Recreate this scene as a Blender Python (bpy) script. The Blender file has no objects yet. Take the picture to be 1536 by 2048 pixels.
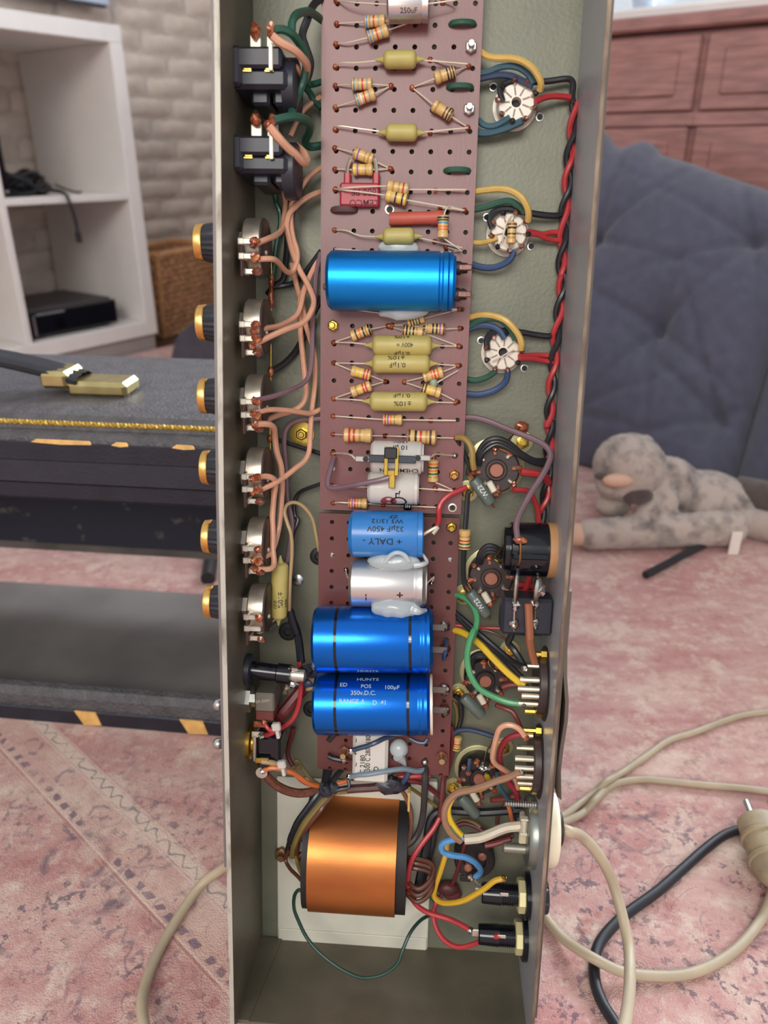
import bpy, math, random
from mathutils import Vector, Matrix, noise as mnoise
random.seed(7)
V = Vector
PI = math.pi
R = math.radians

# ------------------------------------------------------------------ camera, world, lights, exposure
scene = bpy.context.scene
COL = scene.collection
CAM_H = 0.419                      # lens height above the rug
PITCH = R(24.9)                    # tilted down
FPX = 1540.0                       # focal length in pixels of the 1536 x 2048 frame
CX, CY = 768.0, 1024.0

cam_data = bpy.data.cameras.new('camera')
cam = bpy.data.objects.new('camera', cam_data)
COL.objects.link(cam)
cam.location = (0, 0, CAM_H)
cam.rotation_euler = (PI / 2 - PITCH, 0, 0)
cam_data.sensor_fit = 'VERTICAL'
cam_data.sensor_height = 36.0
cam_data.lens = 36.0 * FPX / 2048.0
cam_data.clip_start = 0.01
cam_data.dof.use_dof = True
cam_data.dof.focus_distance = 0.385
cam_data.dof.aperture_fstop = 9.0
scene.camera = cam

world = bpy.data.worlds.new('room_daylight')
scene.world = world
world.use_nodes = True
bg = world.node_tree.nodes['Background']
bg.inputs[0].default_value = (0.86, 0.92, 1.0, 1)
bg.inputs[1].default_value = 0.80


def light(name, kind, loc, energy, color, target=None, size=None, size_y=None):
    d = bpy.data.lights.new(name, kind)
    d.energy = energy
    d.color = color
    o = bpy.data.objects.new(name, d)
    COL.objects.link(o)
    o.location = loc
    if kind == 'AREA':
        d.shape = 'RECTANGLE'
        d.size = size
        d.size_y = size_y or size
    elif size:
        d.shadow_soft_size = size
    if target is not None:
        o.rotation_euler = (V(target) - V(loc)).to_track_quat('-Z', 'Y').to_euler()
    return o


# daylight coming in by the window at the right, and by a second window behind the photographer
light('window_daylight', 'AREA', (1.25, 1.56, 1.23), 150, (0.80, 0.90, 1.0), (1.25 - .581, 1.56 - .814, 1.23), 2.1, 1.04)
light('rear_window_daylight', 'AREA', (-0.5, -1.9, 1.75), 44, (1.0, 0.95, 0.88), (0.0, 0.4, 0.15), 1.3, 1.0)
# the phone's own lamp, beside its lens
light('phone_lamp', 'POINT', (-0.016, -0.004, CAM_H + 0.014), 0.40, (1.0, 0.92, 0.78), None, 0.004)

scene.view_settings.view_transform = 'Standard'
scene.view_settings.look = 'None'
scene.view_settings.gamma = 1.0
scene.view_settings.use_curve_mapping = False
scene.view_settings.exposure = 0.0

# ------------------------------------------------------------------ frames and pixel readings
CAM_ROT = Matrix.Rotation(PI / 2 - PITCH, 3, 'X')
_u = V((.997, -.0365, .0608)).normalized()
_v = V((.0222, .978, .2057))
_v = (_v - _u * _u.dot(_v)).normalized()
_w = _u.cross(_v)
O_CAM = V((0, 0, -.396))           # a point on the chassis floor, on the lens axis
CH3 = CAM_ROT @ Matrix((_u, _v, _w)).transposed()
M_CH = Matrix.Translation(CAM_ROT @ O_CAM + V((0, 0, CAM_H))) @ CH3.to_4x4()
I4 = Matrix.Identity(4)
# crops of the photograph the readings below were taken from: x0, y0, scale
CROP = {'Z': (0, 0, 1), 'A': (420, 0, 2.793), 'B': (620, 340, 2.648), 'C': (380, 400, 4.453), 'D': (380, 840, 4.453),
        'E': (620, 820, 2.844), 'F': (600, 1180, 2.743), 'G': (420, 1240, 5.12), 'H': (420, 1560, 2.021),
        'I': (880, 80, 4.267), 'J': (880, 820, 4.267), 'K': (880, 1240, 5.12), 'L': (820, 1560, 4.267),
        'M': (450, 0, 4.877), 'N': (530, 1440, 3.938), 'Q': (840, 1480, 5.389), 'S': (620, 860, 4.8),
        'T': (620, 1200, 5.486), 'X': (1060, 1380, 3.065)}


def full(c, x, y):
    x0, y0, s = CROP[c]
    return x0 + x / s, y0 + y / s


def P(c, x, y, h):
    """chassis coordinates (m) of a reading that lies h mm above the chassis floor"""
    fx, fy = full(c, x, y)
    r = V(((fx - CX) / FPX, -(fy - CY) / FPX, -1))
    h = h / 1000
    t = (O_CAM + _w * h).dot(_w) / r.dot(_w)
    p = r * t - O_CAM
    return V((p.dot(_u), p.dot(_v), h))


def ray(x, y):
    a, b = (x - CX) / FPX, -(y - CY) / FPX
    return V((a, math.cos(PITCH) + b * math.sin(PITCH), -math.sin(PITCH) + b * math.cos(PITCH)))


CAMP = V((0, 0, CAM_H))


def at_z(x, y, z=0.0):
    r = ray(x, y)
    return CAMP + r * ((z - CAM_H) / r.z)


def at_plane(x, y, p, n):
    r = ray(x, y)
    return CAMP + r * ((V(p) - CAMP).dot(n) / r.dot(n))


def at_y(x, y, fy):
    return at_plane(x, y, (0, fy, 0), V((0, 1, 0)))


# ------------------------------------------------------------------ materials
def lin(c):
    c /= 255.0
    return c / 12.92 if c <= .04045 else ((c + .055) / 1.055) ** 2.4


def rgb(t):
    return (lin(t[0]), lin(t[1]), lin(t[2]), 1)


MATS = {}


def mat(name, col, rough=.5, metal=0.0, var=.10, vs=60.0, bump=0.0, bs=300.0, col2=None, spec=None, coat=0.0, lo=.35, hi=.65,
        stretch=None, trans=0.0, alpha=1.0, rvar=0.0, aniso=0.0, sheen=0.0, detail=4.0):
    if name in MATS:
        return MATS[name]
    m = bpy.data.materials.new(name)
    m.use_nodes = True
    nt = m.node_tree
    N, L = nt.nodes, nt.links
    b = N['Principled BSDF']
    b.inputs['Roughness'].default_value = rough
    b.inputs['Metallic'].default_value = metal
    if spec is not None:
        b.inputs['Specular IOR Level'].default_value = spec
    b.inputs['Coat Weight'].default_value = coat
    b.inputs['Coat Roughness'].default_value = .15
    b.inputs['Transmission Weight'].default_value = trans
    b.inputs['Alpha'].default_value = alpha
    b.inputs['Sheen Weight'].default_value = sheen
    tc = N.new('ShaderNodeTexCoord')
    src = tc.outputs['Object']
    if stretch:
        mp = N.new('ShaderNodeMapping')
        mp.inputs['Scale'].default_value = stretch
        L.new(src, mp.inputs['Vector'])
        src = mp.outputs['Vector']
    no = N.new('ShaderNodeTexNoise')
    no.inputs['Scale'].default_value = vs
    no.inputs['Detail'].default_value = detail
    L.new(src, no.inputs['Vector'])
    rp = N.new('ShaderNodeValToRGB')
    c = rgb(col)
    if col2:
        a, d = c, rgb(col2)
    else:
        a = tuple(x * (1 - var) for x in c[:3]) + (1,)
        d = tuple(min(1, x * (1 + var)) for x in c[:3]) + (1,)
    rp.color_ramp.elements[0].color = a
    rp.color_ramp.elements[1].color = d
    rp.color_ramp.elements[0].position = lo
    rp.color_ramp.elements[1].position = hi
    L.new(no.outputs['Fac'], rp.inputs['Fac'])
    L.new(rp.outputs['Color'], b.inputs['Base Color'])
    if rvar:
        mr = N.new('ShaderNodeMapRange')
        mr.inputs['To Min'].default_value = max(.02, rough - rvar)
        mr.inputs['To Max'].default_value = min(1, rough + rvar)
        L.new(no.outputs['Fac'], mr.inputs['Value'])
        L.new(mr.outputs['Result'], b.inputs['Roughness'])
    if bump:
        n2 = N.new('ShaderNodeTexNoise')
        n2.inputs['Scale'].default_value = bs
        n2.inputs['Detail'].default_value = 3
        L.new(src, n2.inputs['Vector'])
        bp = N.new('ShaderNodeBump')
        bp.inputs['Strength'].default_value = bump
        bp.inputs['Distance'].default_value = .002
        L.new(n2.outputs['Fac'], bp.inputs['Height'])
        L.new(bp.outputs['Normal'], b.inputs['Normal'])
    MATS[name] = m
    return m


# ------------------------------------------------------------------ mesh builder
def catmull(pts, k):
    if len(pts) < 3:
        return [V(p) for p in pts]
    out = []
    n = len(pts)
    for i in range(n - 1):
        p1, p2 = pts[i], pts[i + 1]
        p0 = pts[i - 1] if i else p1 * 2 - p2
        p3 = pts[i + 2] if i + 2 < n else p2 * 2 - p1
        for j in range(k):
            t = j / k
            out.append(.5 * ((2 * p1) + (p2 - p0) * t + (2 * p0 - 5 * p1 + 4 * p2 - p3) * t * t + (3 * p1 - p0 - 3 * p2 + p3) * t ** 3))
    out.append(V(pts[-1]))
    return out


def perp(a):
    t = V((0, 0, 1)) if abs(a.z) < .9 else V((0, 1, 0))
    x = (t - a * a.dot(t)).normalized()
    return x, a.cross(x)


class MB:
    def __init__(self):
        self.v, self.f, self.m = [], [], []

    def add(self, vs, fs, mi=0):
        o = len(self.v)
        self.v += [V(p) for p in vs]
        for k, f in enumerate(fs):
            self.f.append([i + o for i in f])
            self.m.append(mi if isinstance(mi, int) else mi[k])
        return self

    def tube(self, pts, r, n=8, mi=0, k=5, flat=None):
        pts = catmull([V(p) for p in pts], k)
        n_p = len(pts)
        rr = r if callable(r) else (lambda t: r)
        vs, fs = [], []
        x = None
        for i, p in enumerate(pts):
            a = (pts[min(i + 1, n_p - 1)] - pts[max(i - 1, 0)])
            a = a.normalized() if a.length > 1e-9 else V((0, 0, 1))
            if x is None:
                x, y = perp(a)
            else:
                x = x - a * a.dot(x)
                x = x.normalized() if x.length > 1e-6 else perp(a)[0]
                y = a.cross(x)
            q = rr(i / max(1, n_p - 1))
            for j in range(n):
                t = 2 * PI * j / n
                vs.append(p + (x * math.cos(t) * (flat or 1) + y * math.sin(t)) * q)
        for i in range(n_p - 1):
            for j in range(n):
                a, b = i * n + j, i * n + (j + 1) % n
                fs.append([a, b, b + n, a + n])
        fs.append(list(range(n))[::-1])
        fs.append([(n_p - 1) * n + j for j in range(n)])
        return self.add(vs, fs, mi)

    def lathe(self, p, axis, prof, n=20, mi=0, bumpy=None):
        """prof: list of (s, r); mi may be a list, one per band of faces"""
        a = V(axis).normalized()
        x, y = perp(a)
        p = V(p)
        vs, fs, ms = [], [], []
        for (s, r) in prof:
            for j in range(n):
                t = 2 * PI * j / n
                q = r * (bumpy(j, s) if bumpy else 1)
                vs.append(p + a * s + (x * math.cos(t) + y * math.sin(t)) * q)
        for i in range(len(prof) - 1):
            for j in range(n):
                c, b = i * n + j, i * n + (j + 1) % n
                fs.append([c, b, b + n, c + n])
                ms.append(mi if isinstance(mi, int) else mi[i])
        fs.append(list(range(n))[::-1])
        ms.append(mi if isinstance(mi, int) else mi[0])
        fs.append([(len(prof) - 1) * n + j for j in range(n)])
        ms.append(mi if isinstance(mi, int) else mi[-1])
        return self.add(vs, fs, ms)

    def box(self, lo, hi, c=0.0, mi=0, xf=None):
        lo, hi = V(lo), V(hi)
        lo, hi = V([min(a, b) for a, b in zip(lo, hi)]), V([max(a, b) for a, b in zip(lo, hi)])
        if c <= 0:
            vs = [V((x, y, z)) for x in (lo.x, hi.x) for y in (lo.y, hi.y) for z in (lo.z, hi.z)]
            fs = [[0, 1, 3, 2], [4, 6, 7, 5], [0, 4, 5, 1], [2, 3, 7, 6], [0, 2, 6, 4], [1, 5, 7, 3]]
        else:
            c = min(c, *[(b - a) * .49 for a, b in zip(lo, hi)])
            vs, idx = [], {}
            for sx in (0, 1):
                for sy in (0, 1):
                    for sz in (0, 1):
                        b = V((hi.x if sx else lo.x, hi.y if sy else lo.y, hi.z if sz else lo.z))
                        d = V((-1 if sx else 1, -1 if sy else 1, -1 if sz else 1)) * c
                        for ax in range(3):     # vertex lying on the face of axis ax
                            q = b + d
                            q[ax] = b[ax]
                            idx[sx, sy, sz, ax] = len(vs)
                            vs.append(q)
            fs = []
            for ax in range(3):
                o1, o2 = [i for i in range(3) if i != ax]
                for s in (0, 1):
                    loop = []
                    for (a, b) in ((0, 0), (1, 0), (1, 1), (0, 1)):
                        k = [0, 0, 0]
                        k[ax], k[o1], k[o2] = s, a, b
                        loop.append(idx[k[0], k[1], k[2], ax])
                    fs.append(loop)
                for (a, b) in ((0, 0), (1, 0), (1, 1), (0, 1)):   # edge faces along axis ax
                    k0, k1 = [0, 0, 0], [0, 0, 0]
                    k0[o1] = k1[o1] = a
                    k0[o2] = k1[o2] = b
                    k1[ax] = 1
                    fs.append([idx[(*k0, o1)], idx[(*k1, o1)], idx[(*k1, o2)], idx[(*k0, o2)]])
            for sx in (0, 1):
                for sy in (0, 1):
                    for sz in (0, 1):
                        fs.append([idx[sx, sy, sz, a] for a in range(3)])
        if xf:
            vs = [xf @ q for q in vs]
        return self.add(vs, fs, mi)

    def ball(self, p, r, s=(1, 1, 1), n=10, mi=0, lump=0.0):
        vs, fs = [], []
        m = max(4, n // 2 + 1)
        for i in range(m + 1):
            th = PI * i / m
            for j in range(n):
                t = 2 * PI * j / n
                d = V((math.sin(th) * math.cos(t) * s[0], math.sin(th) * math.sin(t) * s[1], math.cos(th) * s[2]))
                q = 1 + (lump * mnoise.noise(d * 1.7 + V(p) * 300) if lump else 0)
                vs.append(V(p) + d * r * q)
        for i in range(m):
            for j in range(n):
                a, b = i * n + j, i * n + (j + 1) % n
                fs.append([a, a + n, b + n, b])
        return self.add(vs, fs, mi)

    def prism(self, pts, d, mi=0):
        """closed outline pts (list of Vector), pushed by vector d"""
        n = len(pts)
        vs = [V(p) for p in pts] + [V(p) + V(d) for p in pts]
        fs = [list(range(n))[::-1], [n + i for i in range(n)]] + [[i, (i + 1) % n, n + (i + 1) % n, n + i] for i in range(n)]
        return self.add(vs, fs, mi)

    def mesh(self, name, mats, origin=None, sharp=35):
        me = bpy.data.meshes.new(name)
        o = V(origin) if origin is not None else V((0, 0, 0))
        me.from_pydata([p - o for p in self.v], [], self.f)
        for m in (mats if isinstance(mats, (list, tuple)) else [mats]):
            me.materials.append(m)
        me.polygons.foreach_set('material_index', self.m)
        import bmesh
        b = bmesh.new()
        b.from_mesh(me)
        bmesh.ops.remove_doubles(b, verts=b.verts, dist=1e-7)
        bmesh.ops.recalc_face_normals(b, faces=b.faces)
        b.to_mesh(me)
        b.free()
        me.polygons.foreach_set('use_smooth', [sharp > 0] * len(me.polygons))
        if 0 < sharp < 180:
            me.set_sharp_from_angle(angle=R(sharp))
        return me


def tag(o, label=None, cat=None, group=None, kind=None):
    if label:
        o['label'] = label
    if cat:
        o['category'] = cat
    if group:
        o['group'] = group
    if kind:
        o['kind'] = kind
    return o


class Thing:
    """an Empty at the thing's base, parent of its parts"""

    def __init__(s, name, label, cat, origin, group=None, frame=M_CH, kind=None):
        s.o = V(origin)
        s.e = bpy.data.objects.new(name, None)
        s.e.empty_display_size = .01
        COL.objects.link(s.e)
        s.e.matrix_world = frame @ Matrix.Translation(s.o)
        tag(s.e, label, cat, group, kind)

    def part(s, name, mb, mats, label=None, parent=None, sharp=35, kind=None):
        ob = bpy.data.objects.new(name, mb.mesh(name, mats, s.o, sharp) if isinstance(mb, MB) else mb)
        COL.objects.link(ob)
        ob.parent = parent or s.e
        tag(ob, label, kind=kind)
        return ob


def single(name, mb, mats, label, cat, group=None, frame=M_CH, origin=None, kind=None, sharp=35):
    o = V(origin) if origin is not None else V(mb.v[0])
    ob = bpy.data.objects.new(name, mb.mesh(name, mats, o, sharp))
    COL.objects.link(ob)
    ob.matrix_world = frame @ Matrix.Translation(o)
    tag(ob, label, cat, group, kind)
    return ob


_txt = {}


def glyphs(text, size, align='CENTER', shear=0.0):
    key = (text, size, align)
    if key not in _txt:
        c = bpy.data.curves.new('lettering', 'FONT')
        c.body = text
        c.size = size
        c.align_x = align
        c.align_y = 'CENTER'
        c.resolution_u = 3
        c.offset = size * .012
        o = bpy.data.objects.new('lettering', c)
        COL.objects.link(o)
        bpy.context.view_layer.update()
        me = bpy.data.meshes.new_from_object(o)
        _txt[key] = ([V(q.co) for q in me.vertices], [list(p.vertices) for p in me.polygons])
        bpy.data.objects.remove(o)
        bpy.data.curves.remove(c)
        bpy.data.meshes.remove(me)
    return _txt[key]


def print_flat(mb, text, size, o, x, y, lift=.0001, sx=1.0):
    vs, fs = glyphs(text, size)
    x, y = V(x).normalized(), V(y).normalized()
    n = x.cross(y)
    mb.add([V(o) + x * (q.x * sx) + y * q.y + n * lift for q in vs], fs)


def print_round(mb, text, size, p, axis, r, s, ang, flip=1, up=V((0, 0, 1)), lift=.00012, sx=1.0, turn=False):
    """lettering laid on a cylinder; ang in degrees from 'up', positive towards up x axis"""
    a = V(axis).normalized()
    w = (up - a * a.dot(up)).normalized()
    v = w.cross(a)
    vs, fs = glyphs(text, size)
    out = []
    for q in vs:
        gx, gy = q.x * sx * flip, q.y * flip
        if turn:
            gx, gy = gy, -gx
        t = R(ang) + gy / r
        out.append(V(p) + a * (s + gx) + (v * math.sin(t) + w * math.cos(t)) * (r + lift))
    mb.add(out, fs)

# ------------------------------------------------------------------ the room
AZ = R(35.5)
DD = V((math.sin(AZ), math.cos(AZ), 0))        # along the brick wall
NN = V((math.cos(AZ), -math.sin(AZ), 0))       # out of the brick wall, into the room
UP = V((0, 0, 1))
M_ROOM = Matrix((DD, -NN, UP)).transposed().to_4x4()    # room axes: x along the wall, y into the wall, z up


def room(p):
    return V((p.dot(DD), -p.dot(NN), p.z))


BC = room(at_z(320, 695))                       # near bottom corner of the bookcase, right end of its front
WALL_Y = BC.y + .34                             # face of the brick wall
CORNER_X = 1.92                                 # face of the window wall
ZF = -.008

m_plaster = mat('white_plaster', (222, 214, 204), .85, var=.05, vs=8, bump=.3, bs=120)
m_brick = mat('white_painted_brick', (228, 212, 198), .8, vs=14, col2=(208, 192, 180), bump=.6, bs=45, lo=.4, hi=.72)
m_mortar = mat('grey_mortar', (206, 194, 182), .9, var=.12, vs=30, bump=.5, bs=150)
m_darkwood = mat('dark_floorboard', (84, 58, 48), .5, var=.25, vs=5, stretch=(8, 40, 8), bump=.15, bs=60)
m_white = mat('white_board', (232, 225, 219), .45, var=.02, vs=20)
m_mahog = mat('mahogany', (162, 112, 104), .35, var=.2, vs=6, stretch=(3, 3, 22), coat=.3)  # red-brown wood, paled in the base colour to imitate the haze over it
m_glass = bpy.data.materials.new('window_glass')
m_glass.use_nodes = True
_n = m_glass.node_tree
_n.nodes.remove(_n.nodes['Principled BSDF'])
_t, _g, _x, _f = (_n.nodes.new(k_) for k_ in ('ShaderNodeBsdfTransparent', 'ShaderNodeBsdfGlossy', 'ShaderNodeMixShader', 'ShaderNodeFresnel'))
_g.inputs['Roughness'].default_value = .02
_n.links.new(_f.outputs[0], _x.inputs[0])
_n.links.new(_t.outputs[0], _x.inputs[1])
_n.links.new(_g.outputs[0], _x.inputs[2])
_n.links.new(_x.outputs[0], _n.nodes['Material Output'].inputs['Surface'])


def struct(name, mb, m, frame=M_ROOM, sharp=35):
    o = bpy.data.objects.new(name, mb.mesh(name, m, None, sharp))
    COL.objects.link(o)
    o.matrix_world = frame
    o['kind'] = 'structure'
    return o


fl = struct('floor', MB().box((-3.2, -2.6, -.05), (CORNER_X, WALL_Y, ZF - .012)), m_darkwood)
plank = None
k = 0
for i in range(9):
    for j in range(3):
        x0, x1 = -1.6 + j * 1.2 - (i % 2) * .5, -1.6 + (j + 1) * 1.2 - (i % 2) * .5 - .003
        x1 = min(x1, CORNER_X - .003)
        y1 = WALL_Y - .002 - i * .12
        mb = MB().box((x0, y1 - .117, ZF - .0121), (x1, y1, ZF), .0015)
        o = bpy.data.objects.new('plank', mb.mesh('plank', m_darkwood))
        COL.objects.link(o)
        o.parent = fl

wl = struct('wall_left', MB().box((-1.6, WALL_Y + .012, ZF), (CORNER_X + .1, WALL_Y + .12, 2.4)), m_mortar)
random.seed(3)
CO, BL = .0505, .158
variants = []
for k in range(5):
    mb = MB()
    nx, nz = 9, 4
    L_, H_ = BL - .006, CO - .005
    vs = []
    for iz in range(nz + 1):
        for ix in range(nx + 1):
            x, z = ix / nx, iz / nz
            e = min(min(x, 1 - x) * L_ / .008, min(z, 1 - z) * H_ / .008, 1)
            q = V((x * 7 + k * 9, z * 3, 0))
            yy = -.0085 * (e ** .4) - .004 * mnoise.noise(q) * e
            vs.append(V((x * L_ + .004 * mnoise.noise(q + V((3, 1, 0))), yy + .013, z * H_ + .006 * mnoise.noise(q * .7 + V((0, 5, 2))))))
    fs = [[iz * (nx + 1) + ix, iz * (nx + 1) + ix + 1, (iz + 1) * (nx + 1) + ix + 1, (iz + 1) * (nx + 1) + ix] for iz in range(nz) for ix in range(nx)]
    mb.add(vs, fs)
    variants.append(mb.mesh('brick', m_brick, None, 180))
for i in range(22):
    x = .18 + (BL * .5 if i % 2 else 0)
    while x < CORNER_X - BL * .8:
        o = bpy.data.objects.new('brick', random.choice(variants))
        COL.objects.link(o)
        o.parent = wl
        o.location = (x, WALL_Y, ZF + .012 + i * CO)
        x += BL
o = bpy.data.objects.new('plaster', MB().box((-1.6, WALL_Y + .002, ZF + .02 + 22 * CO), (CORNER_X, WALL_Y + .0119, 2.4)).mesh('plaster', m_plaster))
COL.objects.link(o)
o.parent = wl

# window wall: sill at .70, opening to 1.75
wx = CORNER_X
W0, W1, WZ0, WZ1 = -1.2, 1.05, .70, 1.75
m = MB()
m.box((wx, -2.6, ZF), (wx + .12, WALL_Y + .1, WZ0))
m.box((wx, -2.6, WZ1), (wx + .12, WALL_Y + .1, 2.4))
m.box((wx, -2.6, WZ0), (wx + .12, W0, WZ1))
m.box((wx, W1, WZ0), (wx + .12, WALL_Y + .1, WZ1))
struct('wall_right', m, m_plaster)
win = struct('window_1', MB().box((wx + .06, W0, WZ0), (wx + .064, W1, WZ1)), m_glass)
for (a, b, c, d) in ((W0, W1, WZ0, WZ0 + .012), (W0, W1, WZ1 - .05, WZ1), (W0, W0 + .05, WZ0 + .012, WZ1 - .05), (W1 - .05, W1, WZ0 + .012, WZ1 - .05)):
    o = bpy.data.objects.new('window_frame', MB().box((wx + .04, a, c), (wx + .085, b, d), .006).mesh('window_frame', m_white))
    COL.objects.link(o)
    o.parent = win
o = bpy.data.objects.new('window_sill', MB().box((wx - .05, W0 - .04, WZ0 - .03), (wx + .05, W1 + .04, WZ0), .006).mesh('window_sill', m_white))
COL.objects.link(o)
o.parent = win

# ------------------------------------------------------------------ the rug
rm = bpy.data.materials.new('distressed_rug')
rm.use_nodes = True
nt = rm.node_tree
N, L = nt.nodes, nt.links
bs_ = N['Principled BSDF']
bs_.inputs['Roughness'].default_value = .95
bs_.inputs['Specular IOR Level'].default_value = .15
bs_.inputs['Sheen Weight'].default_value = .15
tc = N.new('ShaderNodeTexCoord')


def nd(t, **kw):
    n = N.new(t)
    for k_, v_ in kw.items():
        setattr(n, k_, v_)
    return n


def mth(op, a, b=None, c=None, clamp=False):
    n = nd('ShaderNodeMath', operation=op)
    n.use_clamp = clamp
    for i, q in enumerate((a, b, c)):
        if q is None:
            continue
        if isinstance(q, (int, float)):
            n.inputs[i].default_value = q
        else:
            L.new(q, n.inputs[i])
    return n.outputs[0]


def noise(scale, detail=4, vec=None, rough=.55, dist=0.0):
    n = nd('ShaderNodeTexNoise')
    n.inputs['Scale'].default_value = scale
    n.inputs['Detail'].default_value = detail
    n.inputs['Roughness'].default_value = rough
    n.inputs['Distortion'].default_value = dist
    L.new(vec if vec is not None else tc.outputs['Object'], n.inputs['Vector'])
    return n.outputs['Fac']


def ramp(f, stops, interp='LINEAR'):
    n = nd('ShaderNodeValToRGB')
    n.color_ramp.interpolation = interp
    e = n.color_ramp.elements
    while len(e) < len(stops):
        e.new(.5)
    for i, (p_, c_) in enumerate(stops):
        e[i].position = p_
        e[i].color = c_ if len(c_) == 4 else rgb(c_)
    L.new(f, n.inputs['Fac'])
    return n.outputs['Color']


def mix(f, a, b):
    n = nd('ShaderNodeMix', data_type='RGBA')
    for i, q in ((0, f), (6, a), (7, b)):
        if isinstance(q, (int, float)):
            n.inputs[i].default_value = q
        elif isinstance(q, tuple):
            n.inputs[i].default_value = q
        else:
            L.new(q, n.inputs[i])
    return n.outputs[2]


def window_of(q, a, b, soft=.0012):
    return mth('MULTIPLY', mth('DIVIDE', mth('SUBTRACT', q, a), soft, clamp=True), mth('DIVIDE', mth('SUBTRACT', b, q), soft, clamp=True))


K1 = rgb((0, 0, 0))
W1_ = rgb((255, 255, 255))
mp = nd('ShaderNodeMapping')
mp.inputs['Rotation'].default_value = (0, 0, R(20))
mp.inputs['Scale'].default_value = (1, 2.6, 1)
L.new(tc.outputs['Object'], mp.inputs['Vector'])
streak = noise(7, 7, mp.outputs['Vector'], .7)
base = ramp(streak, [(.30, (182, 124, 118)), (.43, (194, 144, 138)), (.55, (206, 166, 156)), (.70, (222, 196, 180))])
blotch = noise(4.2, 6, None, .65)
base = mix(mth('MULTIPLY', ramp(blotch, [(.50, K1), (.66, W1_)]), .5), base, rgb((172, 108, 102)))
fine = noise(34, 6, None, .7)
base = mix(mth('MULTIPLY', ramp(fine, [(.52, K1), (.64, W1_)]), .55), base, rgb((228, 208, 190)))
med = noise(80, 6, None, .72)
base = mix(mth('MULTIPLY', ramp(med, [(.54, K1), (.66, W1_)]), .42), base, rgb((160, 96, 88)))
base = mix(mth('MULTIPLY', ramp(med, [(.34, W1_), (.45, K1)]), .45), base, rgb((230, 210, 192)))
# dark scrolling motifs, worn away in patches
sc_ = noise(17, 1.5, None, .5, 1.6)
line = mth('SUBTRACT', 1.0, mth('DIVIDE', mth('ABSOLUTE', mth('SUBTRACT', sc_, .5)), .012, clamp=True))
wear = ramp(noise(9, 5, None, .7), [(.50, K1), (.62, W1_)])
sep = nd('ShaderNodeSeparateXYZ')
L.new(tc.outputs['Object'], sep.inputs[0])
X_, Y_ = sep.outputs[0], sep.outputs[1]
front = mth('SUBTRACT', 1.0, mth('DIVIDE', mth('SUBTRACT', Y_, .36), .14, clamp=True))
motif = mth('MULTIPLY', mth('MULTIPLY', line, wear), mth('MULTIPLY_ADD', front, .75, .10))
base = mix(mth('MULTIPLY', motif, .8), base, rgb((96, 84, 98)))
vor = nd('ShaderNodeTexVoronoi')
vor.inputs['Scale'].default_value = 15
L.new(tc.outputs['Object'], vor.inputs['Vector'])
ring = mth('SUBTRACT', 1.0, mth('DIVIDE', mth('ABSOLUTE', mth('SUBTRACT', vor.outputs['Distance'], .30)), .06, clamp=True))
base = mix(mth('MULTIPLY', mth('MULTIPLY', ring, ramp(noise(40, 3, None, .6), [(.5, K1), (.56, W1_)])), mth('MULTIPLY', front, .75)), base, rgb((104, 88, 100)))
spot = ramp(noise(23, 4, None, .6), [(.62, K1), (.70, W1_)])
base = mix(mth('MULTIPLY', spot, mth('MULTIPLY_ADD', front, .45, .2)), base, rgb((158, 70, 66)))
fleck = mth('MULTIPLY', ramp(noise(150, 4, None, .65), [(.545, K1), (.60, W1_)]), ramp(noise(16, 3, None, .6), [(.42, K1), (.56, W1_)]))
base = mix(mth('MULTIPLY', fleck, mth('MULTIPLY_ADD', front, .7, .05)), base, rgb((96, 82, 96)))
# border bands
nq = V((.673, .74))
q_ = mth('ADD', mth('MULTIPLY', X_, .673), mth('MULTIPLY', Y_, .74))
p_ = mth('SUBTRACT', mth('MULTIPLY', X_, .74), mth('MULTIPLY', Y_, .673))
p_ = mth('MULTIPLY_ADD', noise(45, 2), .022, p_)
leftside = mth('DIVIDE', mth('SUBTRACT', .02, X_), .02, clamp=True)


def band(a, b, col, amt, extra=None, soft=.0012):
    global base
    f = mth('MULTIPLY', mth('MULTIPLY', window_of(q_, a, b, soft), leftside), amt)
    if extra is not None:
        f = mth('MULTIPLY', f, extra)
    base = mix(f, base, rgb(col))


worn = ramp(noise(20, 4, None, .6), [(.36, K1), (.55, W1_)])
band(.1405, .186, (222, 190, 172), .35)
band(.1415, .1445, (168, 104, 100), .7, worn)
band(.1435, .1455, (232, 210, 194), .8)
pw = mth('SINE', mth('MULTIPLY', p_, 520))
sq = mth('GREATER_THAN', mth('ADD', mth('MULTIPLY', pw, .3), noise(150, 3)), .50)
band(.1462, .1522, (112, 92, 108), .8, mth('MULTIPLY', sq, worn))
band(.1525, .1538, (196, 140, 130), .7)
band(.1715, .1732, (232, 214, 200), .85)
band(.1735, .1835, (224, 200, 184), .75)
wig = mth('SUBTRACT', mth('SUBTRACT', q_, .1785), mth('MULTIPLY', mth('SINE', mth('MULTIPLY', p_, 430)), .003))
wigl = mth('SUBTRACT', 1.0, mth('DIVIDE', mth('ABSOLUTE', wig), .0016, clamp=True))
band(.1740, .1832, (100, 96, 106), .8, mth('MULTIPLY', wigl, worn))
band(.1836, .1848, (236, 216, 202), .8)
band(.1850, .1864, (150, 84, 84), .75, worn)
ringb = mth('SUBTRACT', 1.0, mth('DIVIDE', mth('ABSOLUTE', mth('SUBTRACT', mth('POWER', mth('ADD', mth('POWER', mth('DIVIDE', mth('SUBTRACT', q_, .1625), .0062), 2.0),
                                                                                 mth('POWER', mth('MULTIPLY', mth('SINE', mth('MULTIPLY', p_, 62)), 2.4), 2.0)), .5), 1.0)), .35, clamp=True))
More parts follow.
